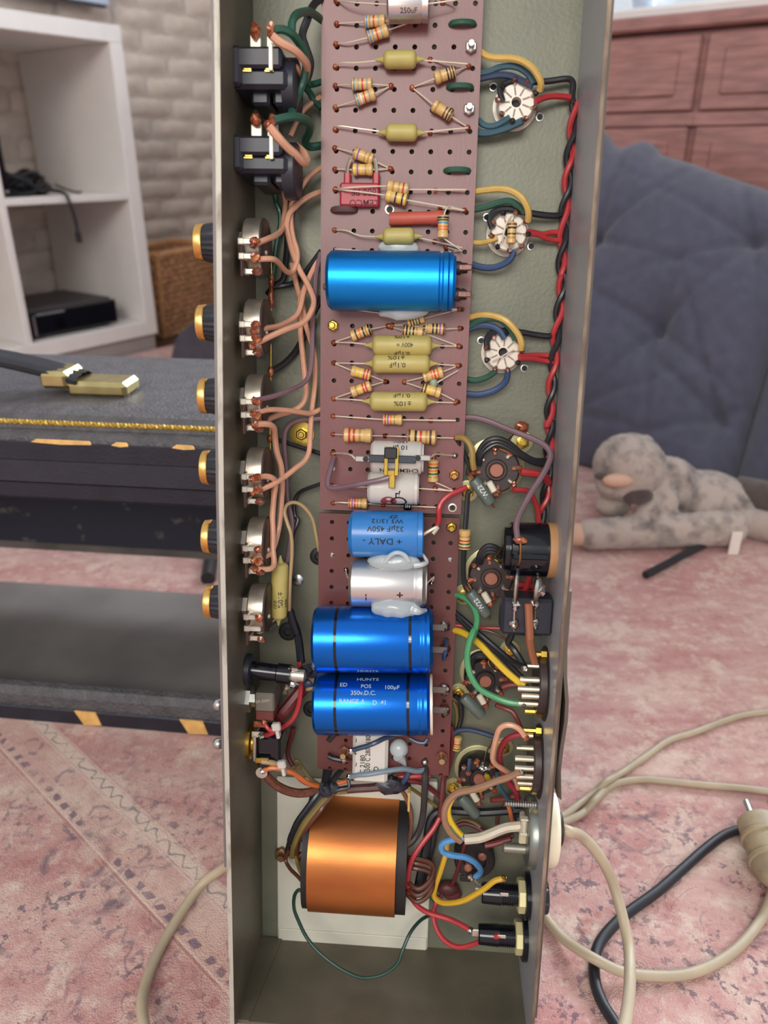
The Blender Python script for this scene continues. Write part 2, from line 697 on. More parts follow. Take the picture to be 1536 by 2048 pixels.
band(.1545, .1712, (116, 100, 114), .7, mth('MULTIPLY', ringb, mth('GREATER_THAN', noise(170, 3), .5)))
L.new(base, bs_.inputs['Base Color'])
bp = nd('ShaderNodeBump')
bp.inputs['Strength'].default_value = .5
bp.inputs['Distance'].default_value = .003
L.new(noise(900, 2), bp.inputs['Height'])
L.new(bp.outputs['Normal'], bs_.inputs['Normal'])

e0 = BC.y - .003                     # far edge of the rug, along the bookcase
outl = [(-3.0, e0), (CORNER_X - .55, e0), (CORNER_X - .55, -2.0), (-3.0, -2.0)]
pts = [M_ROOM @ V((x, y, 0)) for x, y in outl]
pts = [V((p.x, p.y, ZF + .0002)) for p in pts]
rug = single('rug', MB().prism(pts, (0, 0, -ZF - .0002)), rm, 'faded pink oriental rug with worn border bands covering the floor', 'rug', frame=I4, origin=(0, 0, ZF))

# ------------------------------------------------------------------ white bookcase and what stands in it
b0 = BC
DEP, T1, T2 = .33, .032, .014
ZT, ZS, ZB = .657, .336, .034
bk = Thing('bookcase', 'white open-backed cube bookcase against the brick wall', 'bookcase', (b0.x, b0.y, ZF), frame=M_ROOM)
xr, yf, yb = b0.x, b0.y, b0.y + DEP
XL = xr - 1.30


def rb(lo, hi, c=.0015):
    return MB().box(lo, hi, c)


bk.part('top_board', rb((XL, yf, ZT - T1), (xr, yb, ZT)), m_white)
bk.part('bottom_board', rb((XL, yf, ZB), (xr, yb, ZB + T1)), m_white)
bk.part('side_panel', rb((xr - T1, yf, ZB + T1), (xr, yb, ZT - T1)), m_white)
bk.part('side_panel', rb((XL, yf, ZB + T1), (XL + T1, yb, ZT - T1)), m_white)
for k in range(1, 4):
    xd = xr - .316 * k
    bk.part('divider', rb((xd - T2, yf + .002, ZB + T1), (xd, yb, ZT - T1)), m_white)
for k in range(4):
    xa = xr - .316 * (k + 1) if k < 3 else XL + T1
    xb = xr - .316 * k - (T1 if k == 0 else T2)
    bk.part('shelf', rb((xa, yf + .002, ZS - T2 / 2), (xb, yb, ZS + T2 / 2)), m_white)
bk.part('plinth', rb((XL + .01, yf + .008, ZF), (xr - .004, yb - .01, ZB)), mat('grey_plinth', (160, 150, 146), .6, var=.03))

m_blk = mat('black_plastic', (26, 26, 30), .38, var=.15, bump=.05, bs=400)
m_gloss = mat('gloss_black_plastic', (16, 17, 24), .12, var=.1)
m_cablk = mat('black_cable', (34, 33, 38), .45, var=.1)
m_sil = mat('brushed_silver', (200, 200, 205), .3, 1.0, var=.05)
# games console in the lower right cube
ct = Thing('games_console', 'black flat games console box in the lower right cube of the white bookcase', 'console', (xr - .2, yf + .03, ZB + T1), frame=M_ROOM)
cx0, cx1, cz = xr - .306, xr - .085, ZB + T1
ct.part('case', rb((cx0, yf + .028, cz + .004), (cx1, yf + .22, cz + .062), .010), mat('console_top', (58, 54, 54), .45, var=.08))
ct.part('front_panel', rb((cx0 + .002, yf + .022, cz + .006), (cx1 - .002, yf + .030, cz + .058), .004), m_gloss)
ct.part('disc_slot', rb((cx0 + .018, yf + .0195, cz + .049), (cx0 + .085, yf + .0225, cz + .0525), .001), m_sil, 'silver disc slot strip')
ct.part('silver_strip', rb((cx0 + .010, yf + .0195, cz + .010), (cx0 + .015, yf + .0225, cz + .050), .001), m_sil)
ct.part('power_button', MB().lathe((cx0 + .072, yf + .0225, cz + .026), (0, -1, 0), [(0, .012), (.0015, .012), (.0018, .0)], 20), mat('dark_chrome', (70, 70, 78), .2, 1))
for dx in (.03, .19):
    ct.part('foot', rb((cx0 + dx, yf + .04, cz), (cx0 + dx + .012, yf + .2, cz + .005), 0), m_blk)
# upright box at the left of the upper cube
up = Thing('upright_speaker', 'black upright box standing on the shelf beside the tangle of cables', 'speaker', (xr - .30, yf + .05, ZS + T2 / 2), frame=M_ROOM)
zs = ZS + T2 / 2
up.part('case', rb((xr - .37, yf + .01, zs + .003), (xr - .303, yf + .10, zs + .125), .006), m_blk)
up.part('front_edge', rb((xr - .368, yf + .004, zs + .006), (xr - .302, yf + .010, zs + .118), .002), m_gloss)
up.part('badge', rb((xr - .312, yf + .0015, zs + .010), (xr - .305, yf + .0045, zs + .014), .0005), m_sil)
up.part('foot', rb((xr - .36, yf + .02, zs), (xr - .31, yf + .09, zs + .0035), 0), m_blk)
# tangle of cables
random.seed(11)
tb = MB()
c0 = V((xr - .225, yf + .09, zs))
for k in range(9):
    pts, ph, rx, ry, zz = [], random.random() * 6, .030 + .04 * random.random(), .03 + .02 * random.random(), .006 + .04 * random.random()
    for j in range(9):
        t = ph + j * .85
        pts.append(c0 + V((rx * math.cos(t) * (1 - .3 * (zz > .03)) - .012, ry * math.sin(t), max(.004, zz + .016 * math.sin(2 * t + k)))))
    tb.tube(pts, .0038, 6, k=4)
tb.ball(c0 + V((-.015, 0, .016)), .02, (1.9, 1.3, .8), 12, lump=.35)
tb.ball(c0 + V((.035, -.01, .012)), .015, (1.6, 1.3, .8), 12, lump=.35)
tb.tube([c0 + V((.05, -.04, .02)), c0 + V((.075, -.05, .008)), c0 + V((.095, -.05, .0035)), c0 + V((.103, -.05, .005))], .0022, 6)
tb.tube([c0 + V((.02, -.05, .012)), c0 + V((.035, -.088, .006)), c0 + V((.038, -.098, -.01)), c0 + V((.044, -.1, -.045)), c0 + V((.045, -.1, -.075))], .0035, 6)
tb.tube([c0 + V((.045, -.1, -.07)), c0 + V((.0455, -.1, -.082)), c0 + V((.045, -.1, -.09))], .006, 8)
tb.tube([c0 + V((-.055, .02, .02)), c0 + V((-.075, .05, .055)), c0 + V((-.10, .08, .12)), c0 + V((-.13, .1, .2))], .0025, 6)
single('cable_tangle', tb, m_cablk, 'heap of tangled black cables on the upper shelf of the white bookcase', 'cables', frame=M_ROOM, origin=c0)
# thin cable behind the lower cube
hb_ = V((xr - .25, yb + .004, 0))
single('hanging_cable', MB().tube([V((xr - .235, yb - .003, ZS - .008)), V((xr - .225, yb + .004, .29)), V((xr - .195, yb + .008, .21)), V((xr - .18, yb + .003, .14)), V((xr - .178, yb - .003, ZB + T1 + .062))], .002, 6), m_cablk,
       'thin black cable hanging behind the lower right cube above the console', 'cable', frame=M_ROOM)

# screen on the wall above the bookcase (its lower corner shows)
pr = lambda x, y, yy: room(at_plane(x, y, M_ROOM @ V((0, yy, 0)), NN))
c_ = pr(222, 16, WALL_Y - .05)
tv = Thing('television', 'flat screen on the brick wall above the bookcase, lower corner in view', 'television', (c_.x - .4, WALL_Y - .02, c_.z), frame=M_ROOM)
tv.part('bezel', rb((c_.x - 1.0, WALL_Y - .05, c_.z), (c_.x, WALL_Y - .02, c_.z + .56), .008), mat('tv_bezel', (92, 96, 112), .4, var=.05))
tv.part('screen', rb((c_.x - .996, WALL_Y - .052, c_.z + .004), (c_.x - .004, WALL_Y - .0495, c_.z + .556), .003), mat('tv_screen', (196, 210, 232), .2, var=.02))  # pale blue base colour stands in for light reflected in the screen
tv.part('wall_bracket', rb((c_.x - .7, WALL_Y - .0201, c_.z + .15), (c_.x - .3, WALL_Y - .0002, c_.z + .4), .002), m_blk)

# ------------------------------------------------------------------ wicker basket
g0 = at_z(338, 676, ZF)
g0 = V((g0.x - .012, g0.y, ZF))
ba = Thing('wicker_basket', 'brown wicker basket on the floor between the bookcase and the brick wall', 'basket', g0, frame=I4)
m_wick = mat('wicker', (196, 146, 106), .6, var=.3, vs=70, bump=.4, bs=300)
m_wick2 = mat('wicker_rim', (206, 152, 104), .6, var=.2, vs=70)
Wd, Ln, Hb = .11, .26, .205
BCO, BSI = math.cos(R(20)), math.sin(R(20))


def bpt(s, t, z):
    """basket outline: s along -x, t along y, flaring upward"""
    fl_ = .028 * (z / Hb)
    a, b = fl_ - s * (Wd + 2 * fl_), -fl_ + t * (Ln + 2 * fl_)
    return V((g0.x + a * BCO + b * BSI, g0.y - a * BSI + b * BCO, ZF + z))


def rect_path(z, off=0.0, n1=12, n2=22):
    out = []
    for a, b, n in (((0, 0), (0, 1), n2), ((0, 1), (1, 1), n1), ((1, 1), (1, 0), n2), ((1, 0), (0, 0), n1)):
        for i in range(n):
            t = i / n
            out.append((a[0] + (b[0] - a[0]) * t, a[1] + (b[1] - a[1]) * t))
    return out


rows = 15
weave, liner = MB(), MB()
for r_ in range(rows):
    z = .006 + (Hb - .014) * r_ / (rows - 1)
    path = rect_path(z)
    pts = []
    for i, (s, t) in enumerate(path + [path[0]]):
        p = bpt(s, t, z)
        ctr = bpt(.5, .5, z)
        dv = (p - ctr)
        side = V((BCO, -BSI, 0)) if s == 0 else V((-BCO, BSI, 0)) if s == 1 else V((-BSI, -BCO, 0)) if t == 0 else V((BSI, BCO, 0))
        pts.append(p + side * (.0035 * (1 if (i + r_) % 2 else -1)) + V((0, 0, .001 * math.sin(i * 2.1 + r_))))
    weave.tube(pts, .0066, 5, k=2)
wv = ba.part('woven_side', weave, m_wick, kind='stuff')
for s, t in ((0, 0), (0, 1), (1, 0), (1, 1)):
    ba.part('corner_stake', MB().tube([bpt(s, t, .002), bpt(s, t, Hb * .5), bpt(s, t, Hb)], .0075, 8), m_wick2)
rp = [bpt(s, t, Hb) for s, t in rect_path(Hb)]
ba.part('rim', MB().tube(rp + [rp[0]], .0085, 8, k=2), m_wick2)
ba.part('base', MB().prism([bpt(0, 0, .004), bpt(0, 1, .004), bpt(1, 1, .004), bpt(1, 0, .004)], (0, 0, .006)), m_wick)
bc_ = bpt(.5, .5, 0)
cl = MB().ball(bc_ + V((.0, -.01, .045)), .04, (.8, 1.3, .8), 16, lump=.3)
single('folded_cloth', cl, mat('maroon_cloth', (104, 66, 66), .9, var=.3, vs=25), 'dark reddish cloth lying inside the wicker basket', 'cloth', frame=I4, origin=bc_ + V((0, 0, .01)))
# dark upholstered block behind the amplifier case
f0 = at_z(336, 760, 0)
st = Thing('footstool', 'dark grey upholstered block standing behind the black amplifier case', 'footstool', (f0.x + .15, f0.y + .1, 0), frame=I4)
xf = Matrix.Translation((f0.x, f0.y, 0))
m_dk = mat('charcoal_cloth', (72, 68, 76), .9, var=.12, vs=40, bump=.3, bs=700, sheen=.1)
fo = [at_y(x, y, f0.y) - V((0, 0, 0)) for x, y in ((337, 752), (350, 682), (362, 664), (395, 640), (430, 622), (560, 592))]
fo = [V((p.x - f0.x, 0, max(p.z, .012))) for p in fo]
sp = MB().prism([V((0, 0, .012)), V((.34, 0, .012)), V((.34, 0, fo[-1].z))] + fo[::-1][1:5], (0, .22, 0))
sp.v = [xf @ q for q in sp.v]
st.part('upholstered_body', sp, m_dk)
st.part('base', MB().box((.01, .01, 0), (.33, .21, .013), 0, xf=xf), m_blk)

# ------------------------------------------------------------------ sideboard under the window
sx0 = 1.47
sb = Thing('sideboard', 'reddish wooden sideboard with panelled doors below the bright window', 'sideboard', (sx0 + .2, 0, ZF), frame=M_ROOM)
sz = room(at_plane(1225, 40, M_ROOM @ V((sx0, 0, 0)), DD)).z
seam = room(at_plane(1400, 150, M_ROOM @ V((sx0, 0, 0)), DD)).y
rail = room(at_plane(1390, 238, M_ROOM @ V((sx0, 0, 0)), DD)).z
y0_, y1_ = seam - .95, seam + .95
sb.part('carcass', rb((sx0 + .012, y0_, .06), (sx0 + .40, y1_, sz - .022), .004), m_mahog)
sb.part('top', rb((sx0 - .012, y0_ - .015, sz - .022), (sx0 + .415, y1_ + .015, sz), .004), m_mahog)
sb.part('plinth', rb((sx0 + .03, y0_ + .01, ZF), (sx0 + .39, y1_ - .01, .06), 0), m_mahog)
m_dkp = mat('dark_mahogany', (130, 78, 72), .4, var=.2, vs=6, stretch=(3, 3, 22))
for k in range(4):
    ya = seam + (k - 2) * .475 + .006
    yb_ = ya + .463
    for (nm, za, zb) in (('drawer', rail + .012, sz - .03), ('door', .07, rail - .012)):
        d = sb.part(nm, rb((sx0 - .004, ya, za), (sx0 + .012, yb_, zb), .003), m_mahog)
        sb.part('panel', rb((sx0 - .009, ya + .03, za + .022), (sx0 - .0035, yb_ - .03, zb - .022), .004), m_mahog, parent=d)
        sb.part('knob', MB().lathe((sx0 - .009, (ya + yb_) / 2, (za + zb) / 2), (-1, 0, 0), [(0, .006), (.006, .005), (.012, .011), (.018, .009), (.02, 0)], 14), m_dkp, parent=d)
    sb.part('rail', rb((sx0 - .002, ya - .006, rail - .010), (sx0 + .0125, yb_ + .006, rail + .010), .001), m_mahog)
# pot plant silhouette on the window sill
pp = room(at_plane(1285, 22, M_ROOM @ V((wx - .01, 0, 0)), DD))
pl = Thing('potted_plant', 'small pale potted plant on the bright window sill', 'plant', (wx - .01, pp.y, WZ0), frame=M_ROOM)
pl.part('pot', MB().lathe((wx - .01, pp.y, WZ0), (0, 0, 1), [(0, .022), (.04, .03), (.045, .03), (.045, .026), (.03, .02), (.03, 0)], 18), mat('pale_pot', (190, 205, 225), .5))
lf = MB()
for k in range(9):
    a = k * 2.4
    q0 = V((wx - .01, pp.y, WZ0 + .035))
    d = V((math.cos(a) * .02, math.sin(a) * .045, .045 + .02 * math.sin(k)))
    lf.tube([q0, q0 + d * .6 + V((0, 0, .01)), q0 + d], lambda t: .012 * math.sin(.15 + 2.8 * t), 6, flat=.25)
pl.part('foliage', lf, mat('pale_leaf', (150, 190, 175), .6))

# ------------------------------------------------------------------ tufted floor cushion leaning on the sideboard
m_cush = mat('charcoal_fabric', (78, 77, 93), .92, var=.10, vs=60, bump=.35, bs=1300, sheen=.25)
cb, ctp = .985, 1.215                              # room x of the front face at the bottom and the top
ft = V((ctp - cb, 0, .47))
fn = V((-.47, 0, ctp - cb)).normalized()
fnw = (M_ROOM.to_3x3() @ fn)
p0w = M_ROOM @ V((cb, 0, 0))
tuft = []
for (x, y) in ((1310, 655), (1425, 832), (1120, 820), (1500, 470), (1180, 470)):
    q = room(at_plane(x, y, p0w, fnw))
    tuft.append((q.y, (q - V((cb, 0, 0))).dot(ft.normalized())))


def cushion(name, label, ya, yb, tufts, topf, thick):
    nx, nz = 110, 90
    Lf = ft.length
    fd = ft.normalized()
    vs, fs = [], []
    for iz in range(nz + 1):
        for ix in range(nx + 1):
            s, t = ix / nx, iz / nz
            y = ya + (yb - ya) * s
            top = topf(y)
            b = t * top
            edge = (max(0, 1 - abs(2 * s - 1) ** 5) * max(0, 1 - abs(2 * t - 1) ** 4)) ** .55
            off = thick * edge
            for (ty, tb_) in tufts:
                dy, db = y - ty, b - tb_
                d = math.hypot(dy, db)
                off -= .030 * math.exp(-(d / .035) ** 1.2) * edge
                a = math.atan2(db, dy)
                for kk in range(6):
                    a0 = kk * PI / 3 + .35 + .3 * math.sin(kk * 2.3 + ty * 40)
                    da = (a - a0 + PI) % (2 * PI) - PI
                    if abs(da) < 1.2:
                        off -= .010 * math.exp(-((d * math.sin(da)) / .0065) ** 2) * math.exp(-d / .11) * edge
            off += .006 * mnoise.noise(V((y * 5, b * 5, 1))) * edge
            off += .006 * math.exp(-((t - .97) / .05) ** 2) * mnoise.noise(V((y * 16, 3, 7)))
            p = V((cb, y, .004)) + fd * b + fn * (off - thick - .03 * (1 - edge))
            p.z = max(p.z, .003)
            vs.append(p)
    n1 = nx + 1
    for iz in range(nz):
        for ix in range(nx):
            a = iz * n1 + ix
            fs.append([a, a + 1, a + 1 + n1, a + n1])
    o = len(vs)
    back = []
    for iz in range(nz + 1):
        for ix in range(nx + 1):
            s, t = ix / nx, iz / nz
            f = vs[iz * n1 + ix]
            edge = (max(0, 1 - abs(2 * s - 1) ** 5) * max(0, 1 - abs(2 * t - 1) ** 4)) ** .55
            q = V((cb, f.y, .004)) + fd * (t * topf(f.y)) + fn * (-thick - .03 - .10 * edge)
            q.z = max(q.z, .003)
            back.append(q)
    fs += [[o + i for i in f][::-1] for f in fs[:nx * nz]]
    vs += back
    mb = MB()
    mb.add(vs, fs)
    return single(name, mb, m_cush, label, 'cushion', frame=M_ROOM, origin=V((cb + .1, (ya + yb) / 2, .003)), sharp=180)


fdl = ft.normalized()


def edge_b(x, y):
    q = room(at_plane(x, y, p0w, fnw))
    return q.y, (q - V((cb, 0, 0))).dot(fdl)


E1, E2, E3 = edge_b(1212, 232), edge_b(1300, 262), edge_b(1536, 338)


def topline(y):
    # y falls to the right of the picture
    if y > E2[0]:
        return E2[1] + (E1[1] - E2[1]) * min(1.3, (y - E2[0]) / (E1[0] - E2[0])) + .012 * math.sin((y - E2[0]) * 70)
    return E2[1] + (E3[1] - E2[1]) * (E2[0] - y) / (E2[0] - E3[0])


SEAM = edge_b(1532, 700)[0]
cushion('floor_cushion', 'big dark charcoal tufted floor cushion leaning against the reddish sideboard', SEAM, E1[0] + .06, tuft, topline, .055)
cushion('floor_cushion', 'second charcoal cushion at the right edge, beside the big tufted one', SEAM - .5, SEAM + .004, [(SEAM - .25, .22)], lambda y: topline(max(y, SEAM - .02)), .05)

# ------------------------------------------------------------------ plush animal on the rug
m_fur = mat('grey_plush', (186, 166, 154), .95, vs=50, col2=(112, 100, 96), bump=.9, bs=700, sheen=.3, lo=.44, hi=.70)
m_furd = mat('dark_plush', (84, 68, 64), .95, var=.25, vs=55, bump=.9, bs=700, sheen=.3)
m_skin = mat('peach_plush', (206, 164, 140), .9, var=.05, bump=.3, bs=700)
hd = at_y(1258, 932, .85)
bd = at_y(1405, 1005, .88)
a0, a1 = at_y(1186, 1041, .80), at_y(1455, 1068, .81)
mb = MB()
mb.ball(hd, .0425, (1.0, 1.0, .92), 24)
mb.ball(at_y(1237, 968, .835), .024, (1.15, 1, .8), 18)          # muzzle
mb.ball(at_y(1330, 965, .87), .036, (1.15, 1, .9), 20)           # neck
mb.ball(bd, .047, (1.25, 1.0, .86), 24)
mb.ball(at_y(1455, 1020, .87), .038, (1, 1, .9), 20)
mb.ball(at_y(1225, 1010, .84), .017, (1.3, 1, .9), 14)
for i in range(15):
    t = i / 14
    q = a0.lerp(a1, t)
    rr_ = .0190 + .003 * t
    mb.ball(V((q.x, q.y, rr_ + .0005)), rr_, (1, 1, 1), 14)
q0, q1 = at_y(1330, 1000, .83), at_y(1296, 1030, .815)
for i in range(6):
    mb.ball(q0.lerp(q1, i / 5), .017, (1, 1, 1), 12)
for (x, y, yy, r_) in ((1290, 888, .88, .012), (1225, 893, .88, .011)):
    mb.ball(at_y(x, y, yy), r_, (1, .7, 1), 12)
for p in mb.v:
    p.z = max(p.z, .0020)
toy = Thing('plush_animal', 'grey plush animal lying on the rug in front of the dark cushion', 'soft toy', (bd.x, bd.y, 0), frame=I4)
bo = toy.part('body', mb, m_fur, sharp=180)
rm_ = bo.modifiers.new('merge', 'REMESH')
rm_.mode = 'VOXEL'
rm_.voxel_size = .0035
rm_.use_smooth_shade = True
sm_ = bo.modifiers.new('soften', 'SMOOTH')
sm_.factor = .6
sm_.iterations = 4
tx = bpy.data.textures.new('plush_pile', 'CLOUDS')
tx.noise_scale = .006
dm_ = bo.modifiers.new('pile', 'DISPLACE')
dm_.texture = tx
dm_.strength = .003
toy.part('nose_patch', MB().ball(at_y(1236, 961, .8125), .0135, (1.35, .6, .6), 14), m_skin, 'peach oval nose patch')
toy.part('eye_patch', MB().ball(at_y(1203, 952, .823), .008, (1.0, .6, .6), 12), m_furd)
toy.part('mouth_shadow', MB().ball(at_y(1276, 992, .815), .0145, (1.25, .6, .7), 16), m_furd, 'dark blob standing in for the shade under the chin')  # dark ball paints the shaded gap between head and body
toy.part('paw', MB().ball(V((a0.x - .016, a0.y, .0190)), .0138, (1.25, 1, 1), 14), m_skin, 'peach front paw')
tg = at_y(1468, 1052, .795)
toy.part('fabric_tag', MB().box((tg.x - .006, tg.y - .012, .001), (tg.x + .006, tg.y - .010, .030), .0004), mat('white_label', (226, 212, 200), .8, var=.03), 'white care label')
tl0, tl1, tl2 = at_y(1482, 985, .885), at_y(1525, 992, .855), at_y(1600, 1010, .815)
for nm_, tb2, mt2, lb2 in (('tail', MB().tube([tl0, tl1, tl2], lambda t: .021 - .003 * t, 14), m_furd, 'dark brown tail'),
                           ('hind_leg', MB().tube([at_y(1465, 1040, .85), at_y(1530, 1052, .825), at_y(1590, 1062, .80)], lambda t: .02 - .003 * t, 12), m_fur, None)):
    for p in tb2.v:
        p.z = max(p.z, .0015)
    toy.part(nm_, tb2, mt2, lb2)

s0, s1 = at_z(1291, 1150, .006), at_z(1405, 1092, .006)
single('black_stick', MB().tube([s0, s0.lerp(s1, .3), s0.lerp(s1, .65) + V((0, 0, .001)), s1 + (s1 - s0) * .3], .0044, 10), m_cablk, 'slim black stick on the rug, running under the grey plush animal', 'stick', frame=I4)
s0, s1 = at_z(416, 1158, .006), at_z(425, 1100, .006)
single('black_stick', MB().tube([s0, s0.lerp(s1, .5), s1, s1 + (s1 - s0) * .8], .008, 10), m_cablk, 'short black stick on the rug, seen through the open amplifier case', 'stick', frame=I4)

# ------------------------------------------------------------------ empty amplifier case behind the chassis
fa, fb = at_z(0, 1432), at_z(430, 1468)
ad = (fb - fa).normalized()
M_AMP = Matrix.Translation((fb.x, fb.y, 0)) @ Matrix((ad, UP.cross(ad), UP)).transposed().to_4x4()
AX0, AX1, ADP, AZT = -.42, .20, .19, .247
m_tolex = mat('black_leathercloth', (84, 80, 82), .45, var=.18, vs=90, bump=.9, bs=420)
m_tolexd = mat('smooth_and_shaded_black_cloth', (33, 34, 44), .45, var=.15, vs=60, bump=.25, bs=500)
m_inside = mat('dark_bare_interior', (44, 43, 56), .6, vs=55, col2=(120, 112, 100), lo=.62, hi=.74, bump=.1)
m_shelf = mat('dark_glossy_base', (118, 113, 110), .22, var=.25, vs=7, rvar=.12)
m_gold = mat('worn_gold', (205, 186, 128), .35, 1.0, var=.12, vs=80)
m_rope = mat('gold_cord', (196, 160, 74), .4, .6, var=.3, vs=400)
m_wood = mat('bare_wood', (222, 172, 100), .7, var=.15, vs=120)
ac = Thing('amplifier_case', 'empty black leathercloth amplifier case with gold piping and carrying handle', 'amplifier case', (0, .09, 0), frame=M_AMP)


def ab(lo, hi, c=.004):
    return MB().box(lo, hi, c)


# top panel with a rounded front edge
prof = [(0.0, .212), (0, .241), (.003, .2455), (.008, .2475)]
mb = MB()
pts = [(-.0005, .2125), (-.0005, .238), (.002, .2445), (.007, .247), (.012, .2475), (.0135, .2505), (.02, .2555), (.032, .2575), (ADP - .012, .2575), (ADP - .004, .254), (ADP, .247), (ADP, .225), (.016, .225), (.014, .2125)]
mb.prism([V((AX0, y, z)) for y, z in pts], (AX1 - AX0, 0, 0))
ac.part('top_panel', mb, m_tolex, sharp=25)
ac.part('front_edge', ab((AX0, -.0017, .2290), (AX1, -.0004, .2428), .0006), m_tolexd)  # leathercloth front face, its shade painted in as a darker colour
ac.part('front_band', ab((AX0, -.0013, .2126), (AX1, -.0002, .2288), .0004), mat('ribbed_black_cloth', (42, 42, 52), .5, var=.1, bump=.2, bs=500))
ac.part('front_rail', ab((AX0 + .014, .004, .196), (AX1 - .014, .018, .2127), .003), m_tolexd)
ac.part('base_panel', ab((AX0, .002, .0), (AX1, ADP, .012), .002), m_shelf, 'dark glossy base board')
mb = MB()
pts = [(-.001, .001), (-.001, .014), (.000, .024), (.004, .030), (.009, .031), (.012, .027), (.012, .012), (.012, .001)]
mb.prism([V((AX0, y, z)) for y, z in pts], (AX1 - AX0, 0, 0))
ac.part('front_lip', mb, m_tolex, sharp=25)
ac.part('lip_edge', ab((AX0, -.003, .0), (AX1, -.0009, .0145), .001), m_tolexd)
ac.part('side_panel', ab((AX0 - .014, 0, 0), (AX0, ADP, .2575), .004), m_tolex)
ac.part('side_panel', ab((AX1, 0, 0), (AX1 + .014, ADP, .2575), .004), m_tolex)
ac.part('back_panel', ab((AX0, ADP - .010, .058), (AX1, ADP - .002, .226), .001), m_inside, 'dark back board with mildew specks')
ac.part('back_panel_edge', ab((AX0, ADP - .0115, .058), (AX1, ADP - .0095, .066), .0005), mat('pale_board_edge', (92, 84, 78), .7, var=.3, vs=18))
mb = MB()
n = 620
for k_ in range(2):
    pts = []
    for i in range(n):
        x = AX0 + (AX1 - AX0) * i / (n - 1)
        a = i * 1.15 + k_ * PI
        pts.append(V((x, .0138 + .0010 * math.cos(a), .2512 + .0010 * math.sin(a))))
    mb.tube(pts, .00115, 5, k=1)
ac.part('gold_piping', mb, m_rope, 'twisted gold piping cord')
for (x, w_, y, z0, z1) in ((-.105, .018, -.0034, .001, .0145), (-.017, .019, -.0034, .001, .0145)):
    ac.part('worn_patch', MB().prism([V((x - w_ / 2, y, z1)), V((x + w_ / 2, y, z1)), V((x + w_ / 2 + .003, y, z0 + .001)), V((x - w_ / 2 + .006, y, z0))], (0, .001, 0)), m_wood, 'bare patch where the black covering has worn off')
for (xa, xb_) in ((-.105, -.062), (-.048, -.036), (-.175, -.17), (-.006, .01)):
    q = [V((xa, -.0019, .2424)), V(((xa + xb_) / 2, -.0019, .2414)), V((xb_, -.0019, .2421)), V((xb_ - .002, -.0012, .2440)), V((xa + .003, -.0012, .2442))]
    ac.part('worn_patch', MB().prism(q, (0, .0015, .0)), m_wood)
# carrying handle
la = M_AMP.inverted()
h0 = la @ at_z(157, 783, .2575)
h1 = la @ at_z(274, 783, .2575)
xs0, xs1, yh = h0.x, h1.x, h0.y
cl_ = catmull([V((xs0 + .006, yh, .268)), V((xs0 - .03, yh, .277)), V((xs0 - .07, yh, .2835)), V((xs0 - .12, yh, .2845)), V((xs0 - .17, yh, .2755)), V((xs0 - .20, yh, .266))], 6)
mb = MB()
vs, fs = [], []
sec = [(-.013, -.002), (-.011, -.004), (.011, -.004), (.013, -.002), (.013, .001), (.008, .0035), (.004, .003), (0, .0042), (-.004, .003), (-.008, .0035), (-.013, .001)]
for p in cl_:
    for (a, b) in sec:
        vs.append(p + V((0, a, b)))
ns = len(sec)
for i in range(len(cl_) - 1):
    for j in range(ns):
        fs.append([i * ns + j, i * ns + (j + 1) % ns, (i + 1) * ns + (j + 1) % ns, (i + 1) * ns + j])
mb.add(vs, fs)
hs = ac.part('handle', mb, mat('black_vinyl', (30, 30, 36), .35, var=.12, vs=60), 'black vinyl carrying strap')
ex = xs0 - .006
ac.part('strap_end', MB().box((ex - .016, yh - .0145, .2625), (ex + .006, yh + .0145, .2755), .003), m_gold, 'gold strap end', parent=hs)
ac.part('strap_end', MB().box((xs0 - .215, yh - .0145, .2595), (xs0 - .193, yh + .0145, .2725), .003), m_gold, parent=hs)
ac.part('handle_bracket', MB().box((xs0 - .002, yh - .0135, .2572), (xs1, yh + .0135, .2685), .003), m_gold, 'gold handle bracket')
ac.part('handle_bracket', MB().box((xs0 - .26, yh - .0135, .2572), (xs0 - .198, yh + .0135, .2685), .003), m_gold)

# ------------------------------------------------------------------ the chassis
m_floor = mat('grey_green_steel', (114, 114, 97), .42, .15, var=.15, vs=22, bump=.06, bs=500, rvar=.08)
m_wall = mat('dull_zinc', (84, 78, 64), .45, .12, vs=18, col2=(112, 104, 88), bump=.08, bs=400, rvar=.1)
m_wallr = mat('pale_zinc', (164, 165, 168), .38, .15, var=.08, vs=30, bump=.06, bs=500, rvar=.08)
m_rim = mat('worn_bright_edge', (184, 177, 164), .5, .2, vs=160, col2=(120, 110, 98), lo=.52, hi=.72, stretch=(1, .3, 1))
m_rimr = mat('rusty_edge', (150, 132, 112), .55, .3, vs=140, col2=(96, 78, 66), stretch=(1, .3, 1))
m_fascia = mat('grey_fascia', (120, 112, 108), .5, .2, var=.06, vs=40)
m_fibre = mat('dark_brown_fibre', (92, 80, 70), .55, var=.2, vs=14, stretch=(1, .4, 1))
UL, UR, VB, VT, HW = -.0655, .0835, -.257, .30, .065
ch = Thing('chassis', 'open grey metal amplifier chassis standing on end, wiring side to the camera', 'chassis', (0, VB - .0015, 0))
mb = MB().box((UL, VB, -.0016), (UR, VT, 0))
ch.part('floor_panel', mb, m_floor)
VL = [VB - .0016, -.1, .02, .08, .14, .20, VT]


